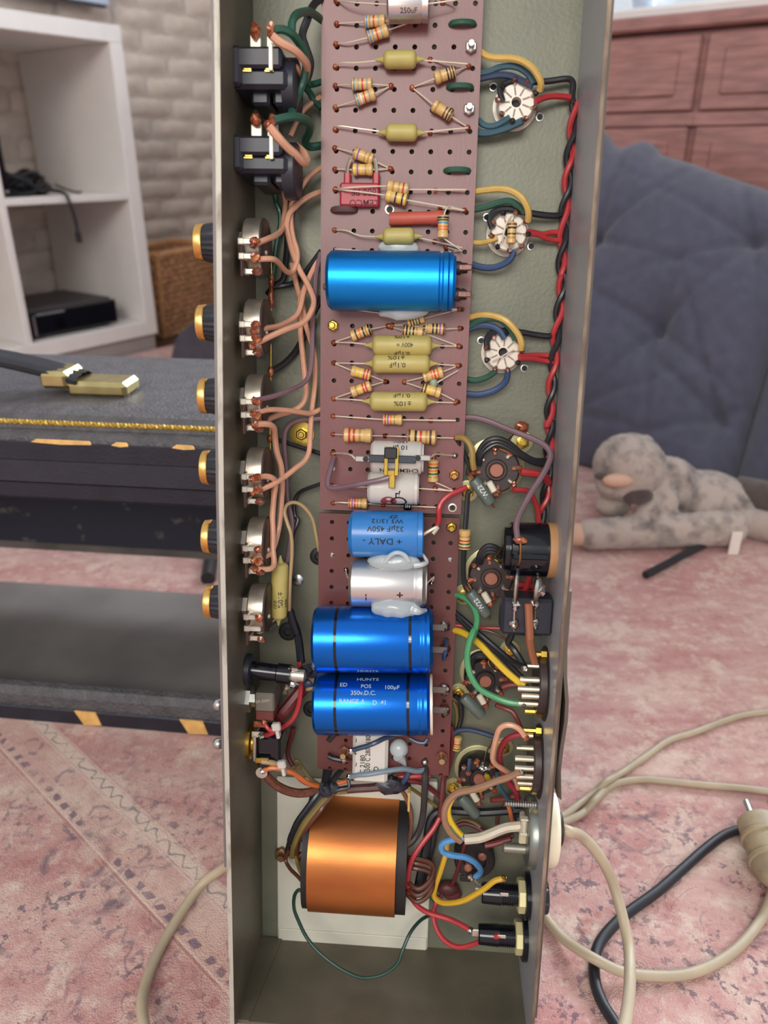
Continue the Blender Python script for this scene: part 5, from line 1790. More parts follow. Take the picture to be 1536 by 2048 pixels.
for n_, (c, x, y) in enumerate((('I', 455, 405), ('I', 851, 660), ('I', 400, 1515), ('I', 778, 1762), ('B', 906, 903), ('B', 1135, 1050))):
    q = P(c, x, y, 0)
    ch.part('hollow_rivet', MB().lathe((q.x, q.y, 0), (0, 0, 1), [(0, .0020), (.0005, .0019), (.0006, .0014), (.0002, .0012), (.0002, 0)], 18), m_steel)
    ch.part('rivet_hole', MB().lathe((q.x, q.y, .0002), (0, 0, 1), [(0, .0012), (.0002, .0011), (.0002, 0)], 12), m_hole)
b = SQ[1]
resistor('tan resistor with brown bands soldered across the middle white ceramic socket', 'I', [], (617, 1553), (605, 1742), [], [(.12, 'n'), (.28, 'k'), (.55, 'n'), (.72, 'd')], r=2.2, hc=15)
single('bare_link', MB().tube([P('I', 612, 1500, 12), P('I', 570, 1560, 13), P('I', 545, 1650, 13), P('I', 535, 1730, 12)], .0005, 6), m_lead, 'bare wire curving across the middle white ceramic socket', 'wire')
single('bare_link', MB().tube([P('B', 965, 1012, 11), P('B', 1020, 985, 12), P('B', 1080, 950, 12)], .0004, 6), m_lead, 'bare wire crossing the lowest white ceramic socket', 'wire')

# ------------------------------------------------------------------ brown octal valve sockets
m_oct = mat('brown_phenolic', (62, 48, 46), .42, var=.15, vs=120, coat=.1)
m_octd = mat('dark_phenolic', (40, 33, 34), .42, var=.15, vs=120)
m_post = mat('copper_post', (164, 108, 88), .38, .35, var=.08, vs=80)
m_plate = mat('brassed_plate', (188, 182, 138), .36, .6, var=.1, vs=60)
octs = [('J', 482, 515, 'brown octal valve socket on a brassy plate, topmost of four', m_oct, 11.6), ('J', 437, 1440, 'brown octal valve socket beside the black jack, second of four', m_oct, 11.3),
        ('K', 466, 628, 'dark octal valve socket under the yellow wire, third of four', m_octd, 11.0), ('K', 402, 1630, 'dark octal valve socket above the mains cable, lowest of four', m_octd, 11.0)]
OQ = []
for i, (c, x, y, lb, mm, rr) in enumerate(octs):
    q = P(c, x, y, 13)
    b = V((q.x, q.y, 0))
    OQ.append(b)
    t = Thing('octal_socket', lb, 'valve socket', b)
    rr /= 1000
    pr_ = .0148 if i == 0 else .0130
    mb = MB().lathe(b, (0, 0, 1), [(0, pr_), (.0010, pr_), (.0012, pr_ - .0005), (.0012, 0)], 36)
    for s in (1, -1):
        e = b + V((.0128, .0128, 0)) * s
        mb.lathe(e, (0, 0, 1), [(0, .0055), (.0010, .0055), (.0011, .0050), (.0011, 0)], 18)
    t.part('mounting_plate', mb, m_plate, 'brassy mounting plate')
    for s in (1, -1):
        e = b + V((.0130, .0130, .0011)) * 1 if s > 0 else b + V((-.0130, -.0130, .0011))
        t.part('nut', MB().lathe(e, (0, 0, 1), [(0, .0034), (.0020, .0034), (.0022, .0028), (.0022, .0014), (.0036, .0014), (.0036, 0)], 6), m_brass)
    t.part('body', MB().lathe(b, (0, 0, 1), [(.001, rr * .96), (.004, rr), (.0100, rr), (.0112, rr * .93), (.0112, rr * .46), (.0125, rr * .46), (.0130, rr * .42), (.0130, rr * .33), (.0100, rr * .32), (.0100, 0)], 40,
                              bumpy=lambda j, s: 1.0 if (s < .002 or s > .0111 or j % 5) else .93), mm)
    t.part('centre_post', MB().lathe(b + V((0, 0, .010)), (0, 0, 1), [(0, rr * .30), (.0034, rr * .30), (.0040, rr * .26), (.0040, 0)], 24), m_post, 'copper coloured centre post')
    for k in range(8):
        a = R(8 + k * 45)
        d = V((math.cos(a), math.sin(a), 0))
        pb = b + d * (rr * .74) + V((0, 0, .0108))
        pn = t.part('terminal', MB().box(V((-.0012, -.0009, 0)), V((.0030, .0009, .0026)), .0004, xf=Matrix.Translation(pb) @ Matrix.Rotation(a, 4, 'Z')), m_tin if k % 2 else m_post)
        t.part('solder', MB().ball(pb + d * .0022 + V((0, 0, .0024)), .0015, (1.1, 1, .8), 10, lump=.6), m_flux if k % 3 else m_fluxd, parent=pn)
single('eyelet_joint', MB().ball(P('J', 697, 140, 3), .0027, (1.2, 1, .7), 14, lump=.3).ball(P('J', 706, 172, 1.5), .0022, (1.1, .9, .5), 12), m_flux, 'copper coloured solder blob on the chassis floor above the topmost octal socket', 'solder')
single('bare_link', MB().tube([P('J', 690, 138, 4), P('J', 620, 215, 10), P('J', 535, 300, 15), P('J', 510, 325, 14), P('J', 560, 350, 15), P('J', 635, 378, 14)], .00045, 6), m_copper, 'thin copper wire from the solder blob across the topmost octal socket', 'wire')

m_ww = mat('grey_green_enamel', (92, 102, 94), .42, var=.08, vs=80, coat=.1)
for (x0, y0, x1, y1, c, lb, txt) in ((283, 590, 437, 800, 'J', 'grey green wirewound resistor with white lettering on the topmost octal socket', 'W22'), (250, 1550, 405, 1755, 'J', 'grey green wirewound resistor on the second octal socket', 'W22'),
                                     (235, 780, 435, 985, 'K', 'grey green wirewound resistor on the third octal socket, below the green wire', ''), (430, 610, 615, 815, 'Q', 'grey green wirewound resistor on the lowest octal socket, above the mains cable', '')):
    tt = axial('wirewound_resistor', 'resistor', lb, c, [], (x0, y0), (x1, y1), [], 2.95, lambda L_, q: [(0, q * .45), (.0003, q * .85), (.0012, q), (L_ - .0012, q), (L_ - .0003, q * .85), (L_, q * .45)], m_ww, hc=19, n=20)
    if txt:
        t, p0, a, L_, _b = tt
        mb = MB()
        print_round(mb, txt, .0034, p0, a, .00295, L_ * .48, 12, -1)
        t.part('lettering', mb, mat('white_ink', (214, 214, 210), .6), sharp=180)
        t.part('lead', MB().tube([p0, p0 - a * .002 + V((0, 0, -.001)), p0 - a * .004 + V((0, 0, -.005))], .0006, 6), m_fluxd)
        t.part('lead', MB().tube([p0 + a * L_, p0 + a * (L_ + .002) + V((0, 0, -.001)), p0 + a * (L_ + .002) + V((.0, 0, -.006))], .0006, 6), m_fluxd)
for (c, x, y, lb) in (('J', 440, 655, 'white sleeve on a terminal of the topmost octal socket'), ('J', 395, 1600, 'white sleeve on a terminal of the second octal socket'), ('K', 425, 810, 'white sleeve on a terminal of the third octal socket'),
                      ('Q', 590, 610, 'white sleeve on a terminal of the lowest octal socket')):
    q = P(c, x, y, 17)
    t = Thing('terminal_sleeve', lb, 'sleeve', q)
    t.part('sleeve', MB().box(V((-.0017, -.0030, -.0012)), V((.0017, .0030, .0014)), .0006, xf=Matrix.Translation(q) @ Matrix.Rotation(R(32), 4, 'Z')), m_jtab)
    t.part('solder', MB().ball(q + V((.0024, -.0038, 0)), .0017, (1, 1, .9), 10, lump=.5), m_fluxd)
# long black lead with a resistor in line, right of the boards
wire('black sleeved lead above the in-line resistor right of the boards', ('J', [(262, 690), (238, 720), (228, 850), (215, 1018)]), [14, 14, 16, 18], 'black', 1.25)
resistor('tan resistor with red and green bands hanging in line on a black lead', 'J', [], (214, 1018), (207, 1188), [], [(.34, 'd'), (.54, 'r'), (.70, 'g'), (.86, 'n')], r=3.0, hc=18)
wire('black sleeved lead below the in-line resistor right of the boards', ('J', [(206, 1190), (201, 1300), (202, 1420), (215, 1500), (248, 1555)]), [18, 16, 15, 17], 'black', 1.25)

# ------------------------------------------------------------------ right wall: jacks, output sockets, gland, fuses
ql = P('J', 560, 1180, 30)
qj = P('J', 760, 1190, 30)
t = Thing('jack_socket', 'black cylindrical jack with tan fibre washer on the right wall', 'socket', (UR, qj.y, .030))
uj0 = P('J', 552, 1190, 34).x
HJ = .030
t.part('barrel', MB().lathe((UR - .0045, qj.y, HJ), (-1, 0, 0), [(0, .0128), (.0170, .0128), (.0175, .0122), (.0175, 0)], 32), m_gloss)
t.part('rear_cap', MB().lathe((UR - .0220, qj.y, HJ), (-1, 0, 0), [(0, .0104), (UR - .022 - uj0, .0104), (UR - .0215 - uj0, .0096), (UR - .0215 - uj0, 0)], 28), m_gloss)
t.part('fibre_washer', MB().lathe((UR, qj.y, HJ), (-1, 0, 0), [(0, .0132), (.0042, .0132), (.0044, .0126), (.0044, .01)], 32), mat('tan_fibre', (176, 130, 88), .6, var=.12, vs=60), 'tan fibre washer')
t.part('ridge', MB().box((UR - .0215, qj.y - .0015, HJ + .011), (UR - .005, qj.y + .0015, HJ + .0138), .0005), m_gloss)
q = P('J', 684, 1108, 44)
t.part('solder', MB().ball(q, .0022, (1.5, .8, .7), 12, lump=.3), m_flux)
t.part('bare_lead', MB().tube([q, P('J', 690, 1180, 45), P('J', 682, 1290, 43), P('J', 665, 1350, 40)], .0005, 6), m_copper)
for x in (650, 815):
    t.part('contact_pin', MB().ball(P('J', x, 1330, 38), .0016, (1, 1.2, 1), 10), m_tin)
qj2 = P('J', 740, 1760, 30)
t = Thing('jack_socket', 'black block socket with soldered terminals, below the cylindrical jack', 'socket', (UR, qj2.y, .030))
ua, ub = P('J', 522, 1760, 40).x, UR - .0004
va, vb = P('J', 700, 1615, 41).y, P('J', 700, 1925, 41).y
t.part('body', MB().box((ua, vb, .0265), (ub, va, .041), .0015), m_jack)
t.part('front_rib', MB().box((ua + .004, vb - .0012, .0285), (ub - .004, vb + .003, .0385), .001), m_jack)
for x in (640, 808):
    p0_ = P('J', x, 1660, 42)
    p1_ = P('J', x - 5, 1830, 42)
    tm = t.part('terminal', MB().tube([p0_, p0_.lerp(p1_, .5), p1_], .0007, 6), m_solder)
    for p_ in (p0_, p1_):
        t.part('solder', MB().ball(p_, .0022, (1, 1.3, .8), 12, lump=.7), m_solder, parent=tm)
single('bare_link', MB().tube([P('J', 668, 1365, 42), P('J', 655, 1450, 46), P('J', 645, 1560, 46), P('J', 640, 1650, 43)], .0009, 6), m_solder, 'tinned wire joining the two black sockets, left one', 'wire')
single('bare_link', MB().tube([P('J', 835, 1400, 42), P('J', 840, 1470, 46), P('J', 825, 1570, 46), P('J', 806, 1650, 43)], lambda s: .0008 + .0012 * math.sin(PI * s) ** 2, 8).ball(P('J', 855, 1525, 46), .0024, (1, 1.4, .9), 12, lump=.7), m_solder,
       'lumpy tinned wire joining the two black sockets, right one', 'wire')

m_brs = mat('tarnished_socket_pin', (216, 208, 184), .28, .95, var=.12, vs=150)


def outsock(label, yc, pins, screws):
    """round output socket standing on the right wall, pins towards the left"""
    vc = P('Z', 1082, yc, 30).y
    t = Thing('output_socket', label, 'socket', (UR, vc, .030))
    b = V((UR, vc, .030))
    t.part('flange', MB().lathe(b, (-1, 0, 0), [(0, .0182), (.0012, .0182), (.0016, .0176), (.0016, 0)], 40), m_octd)
    t.part('body', MB().lathe(b, (-1, 0, 0), [(.0016, .0150), (.0046, .0150), (.0052, .0142), (.0052, 0)], 36), m_oct)
    for (x, y, ln) in pins:
        q = P('Z', x, y, 40)
        hh = .030 + math.sqrt(max(.00001, .0118 ** 2 - min(.0117, abs(q.y - vc)) ** 2))
        u1 = UR - .0052
        t.part('pin', MB().tube([V((u1, q.y, hh)), V((u1 - ln * .5, q.y, hh)), V((u1 - ln, q.y, hh))], .0015, 10), m_brs)
    for (y, hh) in screws:
        q = P('Z', 1075, y, 32)
        t.part('screw', MB().lathe((UR - .0016, q.y, hh), (-1, 0, 0), [(0, .0026), (.0026, .0026), (.0026, .0013), (.0085, .0012), (.0085, 0)], 6), m_brass)


outsock('brown round output socket on the right wall taking the green and yellow wires', 1366, [(1060, 1340, .009), (1060, 1359, .009), (1065, 1375, .010), (1068, 1389, .008), (1065, 1407, .009)], [(1306, .034), (1420, .034)])
outsock('brown round output socket on the right wall taking the pink and brown wires', 1522, [(1058, 1484, .006), (1060, 1504, .008), (1060, 1518, .009), (1058, 1533, .009), (1060, 1550, .008), (1060, 1567, .007)], [(1458, .034), (1574, .034)])

# mains cable gland
qg = P('Q', 1230, 990, 30)
vg = qg.y
t = Thing('cable_gland', 'metal and cream cable gland through the right wall holding the grey mains cable', 'cable gland', (UR, vg, .030))
t.part('inner_rim', MB().lathe((UR, vg, .030), (-1, 0, 0), [(0, .0178), (.0035, .0178), (.0050, .0168), (.0055, .0150), (.0055, 0)], 44), mat('grey_plated_rim', (138, 142, 134), .35, .8, var=.08))
qc0 = P('Q', 1085, 930, 36)
t.part('clamp', MB().box((qc0.x, P('Q', 1100, 1010, 36).y, .028), (UR - .0055, P('Q', 1100, 850, 36).y, .0385), .001), m_jtab, 'cream clamp')
mb = MB()
for (ya, yb_) in ((835, 860), (985, 1020)):
    mb.box((qc0.x - .0008, P('Q', 1100, yb_, 38).y, .036), (UR - .0052, P('Q', 1100, ya, 38).y, .0400), .0006)
t.part('clamp_ear', mb, m_jtab)
t.part('lower_tag', MB().box((UR - .0090, P('Q', 1140, 1130, 36).y, .034), (UR - .0050, P('Q', 1140, 1020, 36).y, .0360), .0006), mat('cream_tag', (216, 208, 168), .4, .3))
q = P('Q', 1005, 685, 34)
t.part('threaded_stud', MB().lathe((UR - .001, q.y, .034), (-1, 0, 0), [(s * .0006, .0017 if s % 2 else .0014) for s in range(0, 28)], 12), m_steel)
q = P('Q', 990, 1165, 34)
t.part('spacer_post', MB().lathe((UR - .001, q.y, .034), (-1, 0, 0), [(0, .0027), (.0150, .0027), (.0155, .0023), (.0155, 0)], 16), mat('dull_alloy', (150, 146, 134), .4, .7, var=.1))
ql2 = P('L', 1230, 420, 34)
vo = P('L', 1240, 415, 30).y
t.part('cream_disc', MB().lathe((UR + .0035, vo, .0300), (1, 0, 0), [(0, .0185), (.0045, .0185), (.0062, .0172), (.0068, .015), (.0068, 0)], 44), mat('cream_plastic', (236, 222, 192), .45, var=.03), 'cream disc outside the right wall')
t.part('black_bush', MB().lathe((UR + .0103, vo, .0300), (1, 0, 0), [(0, .0082), (.0022, .0082), (.0028, .0074), (.0028, .0035)], 28), m_seal, 'black bush')

# round voltage selector and fuse holders
qv = P('Q', 590, 1310, 10)
t = Thing('voltage_selector', 'round black voltage selector on the chassis floor under the blue wire', 'selector', (qv.x, qv.y, 0))
t.part('disc', MB().lathe((qv.x, qv.y, 0), (0, 0, 1), [(0, .0112), (.0090, .0112), (.0100, .0104), (.0100, .0062), (.0085, .0058), (.0085, 0)], 36), m_octd)
for (x, y) in ((672, 1272), (520, 1390)):
    q = P('Q', x, y, 11)
    t.part('rivet', MB().lathe((q.x, q.y, .0086), (0, 0, 1), [(0, .0024), (.0018, .0024), (.0026, .0016), (.0028, 0)], 16), m_post)
q = P('Q', 490, 1490, 10)
t.part('tag', MB().box(q + V((-.003, -.002, -.001)), q + V((.003, .0016, .0006)), .0004), m_octd)
t.part('solder', MB().ball(P('Q', 545, 1480, 13), .0018, (1.4, 1, .8), 10, lump=.6), m_solder)
t.part('bare_lead', MB().tube([P('Q', 580, 1500, 13), P('Q', 620, 1540, 12), P('Q', 655, 1565, 9)], .0005, 6), m_lead)
for (c, x0, y0, x1, y1, xn, lb, xk, yk) in (('L', 612, 905, 985, 1085, 993, 'black fuse holder with cream nut on the right wall, upper of two', 1185, 995), ('L', 585, 1262, 960, 1440, 966, 'black fuse holder with cream nut on the right wall, lower of two', 1160, 1390)):
    vm = P(c, 800, (y0 + y1) / 2, 30).y
    ua = P(c, x0, (y0 + y1) / 2, 32).x
    t = Thing('fuse_holder', lb, 'fuse holder', (UR, vm, .028))
    b = V((UR, vm, .028))
    Lf = UR - ua
    t.part('flange', MB().lathe(b, (-1, 0, 0), [(0, .0118), (.0030, .0118), (.0034, .0110), (.0034, .006)], 32), m_gloss)
    t.part('nut', MB().lathe(b + V((-.0034, 0, 0)), (-1, 0, 0), [(0, .0088), (.0030, .0088), (.0034, .0082), (.0034, .005)], 8), mat('cream_nut', (226, 214, 160), .4, .35, var=.08), 'cream nut')
    pf = [(.0068, .0056)]
    s = .0068
    while s < .0150:
        pf += [(s + .0004, .0056), (s + .0006, .0051), (s + .0010, .0051), (s + .0012, .0056)]
        s += .0012
    pf += [(Lf - .0006, .0052), (Lf, .0046), (Lf, 0)]
    t.part('barrel', MB().lathe(b, (-1, 0, 0), pf, 28), m_gloss)
    t.part('end_lug', MB().box((ua - .0035, vm - .0012, .0270), (ua + .0005, vm + .003, .0290), .0004), m_tin)
    t.part('side_lug', MB().box((UR - .0165, vm + .003, .0330), (UR - .0120, vm + .005, .0340), .0003), m_tin)
    cl_x = .0062 if xk == 1185 else .0036
    t.part('outer_cap', MB().lathe((UR + .0027, vm, .028), (1, 0, 0), [(0, .0098), (.0014, .0098), (.0016, .0086), (cl_x - .0006, .0084), (cl_x, .0078), (cl_x, 0)], 44, bumpy=lambda j, s: 1 if (s < .0015 or j % 2) else .95), m_knob, 'black ribbed cap outside the wall', sharp=20)

# ------------------------------------------------------------------ mains transformer on its pale plate
m_wplate = mat('pale_painted_plate', (206, 202, 186), .5, var=.05, vs=40, bump=.04, bs=300)
m_cu = mat('copper_foil', (204, 128, 66), .40, .85, vs=26, col2=(156, 88, 54), lo=.4, hi=.75, rvar=.08, bump=.04, bs=120, stretch=(.4, 1, 1))
qa = P('H', 268, 20, 1.2)
qb = P('H', 895, 660, 1.2)
va, vb = P('H', 600, 5, 1.2).y, P('H', 600, 668, 1.2).y
t = Thing('transformer', 'mains transformer wrapped in glossy copper foil on a pale plate', 'transformer', (0, (va + vb) / 2, 0))
ul = P('H', 272, 330, 1.2).x
ur = P('H', 893, 330, 1.2).x
t.part('plate', MB().box((ul, vb, .0001), (ur, va, .0014), .0004), m_wplate, 'pale painted plate')
t.part('plate_lip', MB().box((ul + .0006, vb + .0006, .0012), (ur - .0006, P('H', 600, 622, 2).y, .0024), .0004), m_wplate)
uc0, uc1 = P('H', 395, 330, 30).x, P('H', 752, 330, 30).x
vt_, vb_ = P('H', 600, 84, 5).y, P('H', 570, 541, 20).y
Hh = .035
outl = []
vc_, ah = (vt_ + vb_) / 2, (vt_ - vb_) / 2
for k in range(0, 41):
    a = PI * k / 40
    c_, s_ = math.cos(a), math.sin(a)
    e_ = 2 / 2.15 if c_ > 0 else 2 / 3.0
    outl.append((vc_ + ah * math.copysign(abs(c_) ** e_, c_), .0014 + (Hh - .0014) * max(0, s_) ** e_))
n = len(outl)
mb = MB()
vs = [V((u_, v_, h_)) for u_ in (uc0, uc1) for v_, h_ in outl]
fs = [[i, i + 1, n + i + 1, n + i] for i in range(n - 1)] + [list(range(n)), [n + i for i in range(n)][::-1]]
t.part('winding', mb.add(vs, fs), m_cu, 'copper foil winding', sharp=50)
m_blkpaper = mat('black_paper', (26, 22, 21), .6, var=.2)
ctr_v = (vt_ + vb_) / 2
for (u0, u1, nm) in ((uc1, uc1 + .0055, 1), (uc0 - .0035, uc0, 0)):
    o2 = [(ctr_v + (v_ - ctr_v) * .985, .0014 + (h_ - .0014) * .93) for v_, h_ in outl]
    vs = [V((u_, v_, h_)) for u_ in (u0, u1) for v_, h_ in o2]
    t.part('end_cheek', MB().add(vs, fs), m_blkpaper, sharp=50)
q = P('H', 772, 140, 38)
t.part('paper_tape', MB().box((uc1 + .0050, q.y - .006, .020), (uc1 + .0062, q.y + .005, .0265), .0004), WM['ochre'])
t.part('rear_core', MB().box((-.028, vb + .012, -.052), (.026, va - .012, -.0017), .003), mat('black_iron', (40, 40, 42), .5, .3))
for (x, y) in ((290, 300), (372, 318), (880, 360)):
    q = P('H', x, y, 3)
    t.part('fixing_nut', MB().lathe((q.x, q.y, .0014), (0, 0, 1), [(0, .0042), (.003, .0042), (.0034, .0034), (.0034, .002), (.006, .002), (.006, 0)], 6), mat('tarnished_bronze', (136, 104, 74), .4, .7, var=.15))
lp = P('H', 795, 380, 12)
mb = MB()
for k in range(3):
    pts = [V((uc1 + .004, lp.y - .004 + .004 * k, .020)), V((uc1 + .012, lp.y - .006 + .004 * k, .026)), V((uc1 + .019, lp.y - .002 + .004 * k, .022)), V((uc1 + .019, lp.y + .004 + .003 * k, .016)), V((uc1 + .010, lp.y + .007 + .003 * k, .016)), V((uc1 + .003, lp.y + .005 + .003 * k, .014))]
    mb.tube(pts, .0013, 7)
t.part('lead_out_loop', mb, WM['darkbrown'])
t.part('corner_tab', MB().box((P('N', 1290, 490, 6).x, P('N', 1300, 600, 6).y, .0014), (P('N', 1360, 490, 6).x, P('N', 1300, 490, 6).y, .0060), .0006), m_wplate)

# ------------------------------------------------------------------ wiring, left side
wire('green wire from the upper jack tab running down behind it to the second jack', ('M', [(480, 290), (560, 288), (640, 322), (705, 390), (760, 480), (790, 600), (778, 740), (740, 860), (690, 980), (655, 1090), (640, 1140)]), [44, 42, 36, 30, 26, 30, 40], 'green', 1.75)
wire('green wire arching from the upper jack up to the top left of the board', ('M', [(650, 310), (655, 220), (690, 150), (760, 118), (840, 122), (945, 195)]), [40, 40, 34, 24, 9], 'green', 1.75)
wire('black wire coming down from the top edge behind the upper jack', ('M', [(935, -10), (890, 20), (845, 80), (800, 200), (755, 340), (790, 470), (832, 600), (822, 700), (795, 790)]), [12, 16, 20, 18, 14, 12], 'black', 1.7)
wire('dark green wire from behind the upper jack turning right under the board edge', ('M', [(795, 770), (815, 815), (860, 822), (940, 798)]), [16, 14, 10, 8], 'green', 1.5)
wire('dark green wire slanting down to the board edge between the two jacks', ('M', [(775, 840), (830, 910), (870, 980), (940, 1050)]), [14, 10, 8, 8], 'green', 1.5)
wire('pink wire from the upper jack tab curving down the right side of that jack', ('M', [(462, 352), (550, 420), (660, 478), (740, 550), (795, 630), (792, 720), (755, 800)]), [45, 44, 40, 34, 26, 16], 'peach', 1.75, 's')
wire('short pink wire soldered to the back of the upper jack', ('M', [(655, 620), (700, 660), (730, 730), (740, 790)]), [34, 32, 26, 20], 'peach', 1.1, 's', flux=m_fluxd)
wire('green wire from the second jack tab dropping in an S bend to the board', ('M', [(478, 1178), (560, 1152), (660, 1138), (760, 1155), (830, 1205), (822, 1290), (785, 1370), (820, 1430), (940, 1420)]), [45, 43, 38, 28, 18, 12, 8], 'green', 1.75, 's')
wire('pink wire looping from the second jack tab and doubling back', ('M', [(430, 1230), (520, 1340), (600, 1430), (700, 1520), (765, 1585), (795, 1560), (765, 1490), (690, 1425)]), [46, 44, 40, 34, 28, 24, 22], 'peach', 1.8, 's')
wire('pink printed wire slanting from the board edge to behind the second jack', ('M', [(940, 945), (850, 1000), (760, 1080), (700, 1180), (640, 1330)]), [8, 8, 10, 12], 'peach', 1.25)
wire('pink printed wire from the board down to the second terminal of the topmost control', [('M', [(940, 1635), (830, 1710), (740, 1830), (685, 1940)]), ('C', [(905, 30), (900, 200), (918, 330), (955, 460), (950, 560), (905, 645), (850, 630), (790, 560), (730, 525), (590, 528)])], [8, 10, 12, 12, 12, 14, 16, 24, 38, 45], 'peach', 1.25, 'e')
wire('pink wire from the board swinging right and back to the second control, lower terminal', [('M', [(940, 1868), (830, 1910), (730, 1975)]), ('C', [(950, 50), (885, 120), (860, 230), (880, 340), (915, 470), (975, 620), (1045, 745), (1098, 870), (1090, 970), (1010, 1090), (860, 1150), (700, 1222), (565, 1292)])], [8, 12, 14, 14, 14, 15, 15, 20, 32, 44], 'peach', 1.35, 'e')
wire('brownish pink wire from behind the jacks to the upper terminal of the topmost control', [('M', [(575, 1790), (580, 1900)]), ('C', [(850, 30), (845, 110), (830, 200), (815, 265), (760, 315), (680, 350), (570, 396)])], [10, 10, 10, 12, 22, 36, 46], 'peach', 1.3, 'e', flux=m_fluxd)
wire('pink wire from the board edge down to the upper terminal of the second control', ('C', [(1170, 505), (1110, 595), (1050, 720), (1010, 830), (990, 930), (955, 1020), (880, 1080), (780, 1125), (680, 1142), (572, 1168)]), [9, 11, 13, 13, 18, 30, 45], 'peach', 1.3, 'e')
wire('pink wire hanging straight down and turning left to the third control', ('C', [(1025, 780), (985, 880), (978, 1000), (985, 1200), (1005, 1400), (1022, 1560), (1035, 1700), (1005, 1810), (920, 1875), (790, 1915), (670, 1965), (585, 2005)]), [12, 10, 10, 10, 12, 14, 26, 44], 'peach', 1.35, 'e')
wire('long pink wire running down past three controls to the fourth one', [('C', [(905, 560), (950, 760), (985, 880), (1010, 980), (1035, 1120), (1080, 1270), (1112, 1400), (1118, 1560), (1105, 1720), (1088, 1850)]), ('D', [(1077, 20), (1070, 150), (1060, 280), (1020, 365), (940, 430), (840, 510), (740, 572), (575, 642)])], [10, 9, 9, 9, 9, 10, 12, 18, 30, 44], 'peach', 1.3, 'e')
wire('pink wire from the third control straight across to the board edge', ('C', [(572, 1900), (700, 1868), (850, 1872), (990, 1892), (1080, 1898), (1170, 1862)]), [46, 36, 24, 14, 9], 'peach', 1.25, 's')
wire('dark mauve wire from the third control curving up to the board edge', ('C', [(585, 1782), (740, 1748), (890, 1695), (1000, 1640), (1060, 1560), (1085, 1400), (1090, 1200), (1098, 1000), (1112, 850), (1125, 650), (1165, 470)]), [46, 34, 22, 16, 14, 12, 12, 10], 'mauve', 1.2, 's')
wire('mauve wire arching from the board and hanging down the middle of the left side', ('D', [(1165, -12), (1000, 0), (905, 28), (850, 95), (838, 200), (848, 350), (858, 500), (866, 700), (900, 850), (908, 950), (885, 1130), (862, 1265)]), [9, 10, 11, 11, 11, 12, 14], 'mauve', 1.25)
wire('pink wire from the bottom of the third control down to the fifth control', ('D', [(590, 38), (690, 38), (745, 70), (757, 160), (775, 290), (812, 410), (822, 560), (815, 700), (798, 900), (770, 1050), (728, 1170), (660, 1218), (575, 1245)]), [46, 38, 28, 22, 20, 20, 24, 34, 46], 'peach', 1.45, 'se')
wire('pink wire from the fourth control down to the bottom terminal of the fifth control', ('D', [(560, 522), (645, 502), (725, 512), (762, 560), (748, 680), (735, 850), (738, 1000), (738, 1150), (748, 1270), (715, 1325), (590, 1328)]), [47, 40, 34, 30, 30, 32, 36, 44], 'peach', 1.4, 'se')
wire('black wire slanting from the bus wire under the mauve wire to the board', ('D', [(1165, 300), (1000, 248), (870, 205), (790, 182), (700, 172)]), [9, 5, 4, 8], 'black', 1.15)
wire('black wire from the board edge curving down to the bundle beside the fifth control', ('D', [(1165, 568), (1010, 625), (950, 675), (928, 750), (935, 850), (962, 890), (930, 980), (905, 1080), (885, 1200)]), [9, 5, 5, 6, 8, 9], 'black', 1.0)
wire('thick black wire slanting up from the bus wire to below the large blue can', ('C', [(715, 1530), (830, 1462), (930, 1360), (1000, 1240), (1050, 1120), (1170, 860)]), [8, 4, 4, 6, 9], 'black', 1.5)
wire('black wire from the bus wire up to the board edge beside the large blue can', ('C', [(690, 835), (740, 780), (820, 765), (910, 745), (990, 690), (1070, 590), (1170, 455)]), [8, 4, 4, 6, 9], 'black', 1.35)
wire('black wire hanging from behind the second jack to the bus wire', [('M', [(610, 1790), (625, 1950)]), ('C', [(885, 60), (868, 250), (862, 420), (850, 560), (830, 700), (760, 760)])], [10, 6, 5, 5, 5], 'black', 1.4)
wire('green wire hanging from the second jack to the bus wire', [('M', [(465, 1800), (490, 1930)]), ('C', [(765, 20), (800, 110), (802, 220), (780, 340), (760, 470), (750, 600), (732, 720)])], [12, 8, 6, 6, 6, 7], 'green', 1.2)
bus = [('C', 700, 470), ('C', 705, 700), ('C', 700, 1000), ('C', 700, 1300), ('C', 698, 1600), ('C', 695, 1900), ('D', 692, 100), ('D', 695, 300), ('D', 705, 470), ('D', 703, 700), ('D', 705, 1000), ('D', 710, 1250)]
bp_ = [P(c, x + 20, y, 9) for c, x, y in bus]
t = Thing('bus_wire', 'bare tinned bus wire running straight down beside the controls', 'wire', bp_[0])
t.part('bare_wire', MB().tube(bp_, .00055, 8, k=3), m_brass)
for (c, x, y, ln) in (('C', 704, 720, .0035), ('C', 704, 870, .0055), ('C', 698, 1530, .0030), ('D', 690, 165, .0024), ('D', 708, 400, .0036), ('C', 704, 1090, .0030)):
    t.part('solder', MB().ball(P(c, x + 20, y, 9), 1, (.0015, ln, .0015), 12, lump=.0), m_flux if y != 400 and y != 1090 else m_fluxd)
wire('thin tan wire looping above the yellow capacitor and running down beside it', ('D', [(1150, 1165), (1122, 1020), (1090, 880), (1020, 780), (940, 735), (868, 752), (842, 820), (868, 920), (900, 1020), (908, 1180), (893, 1400), (886, 1560), (884, 1710)]), [9, 12, 16, 20, 22, 22, 20], 'tan', .95)
wire('thick black sleeve hanging below the yellow capacitor', [('D', [(888, 1695), (915, 1790), (955, 1910)]), ('G', [(835, -10), (880, 90), (912, 240), (932, 435)])], [20, 18, 16, 17], 'black', 2.1)
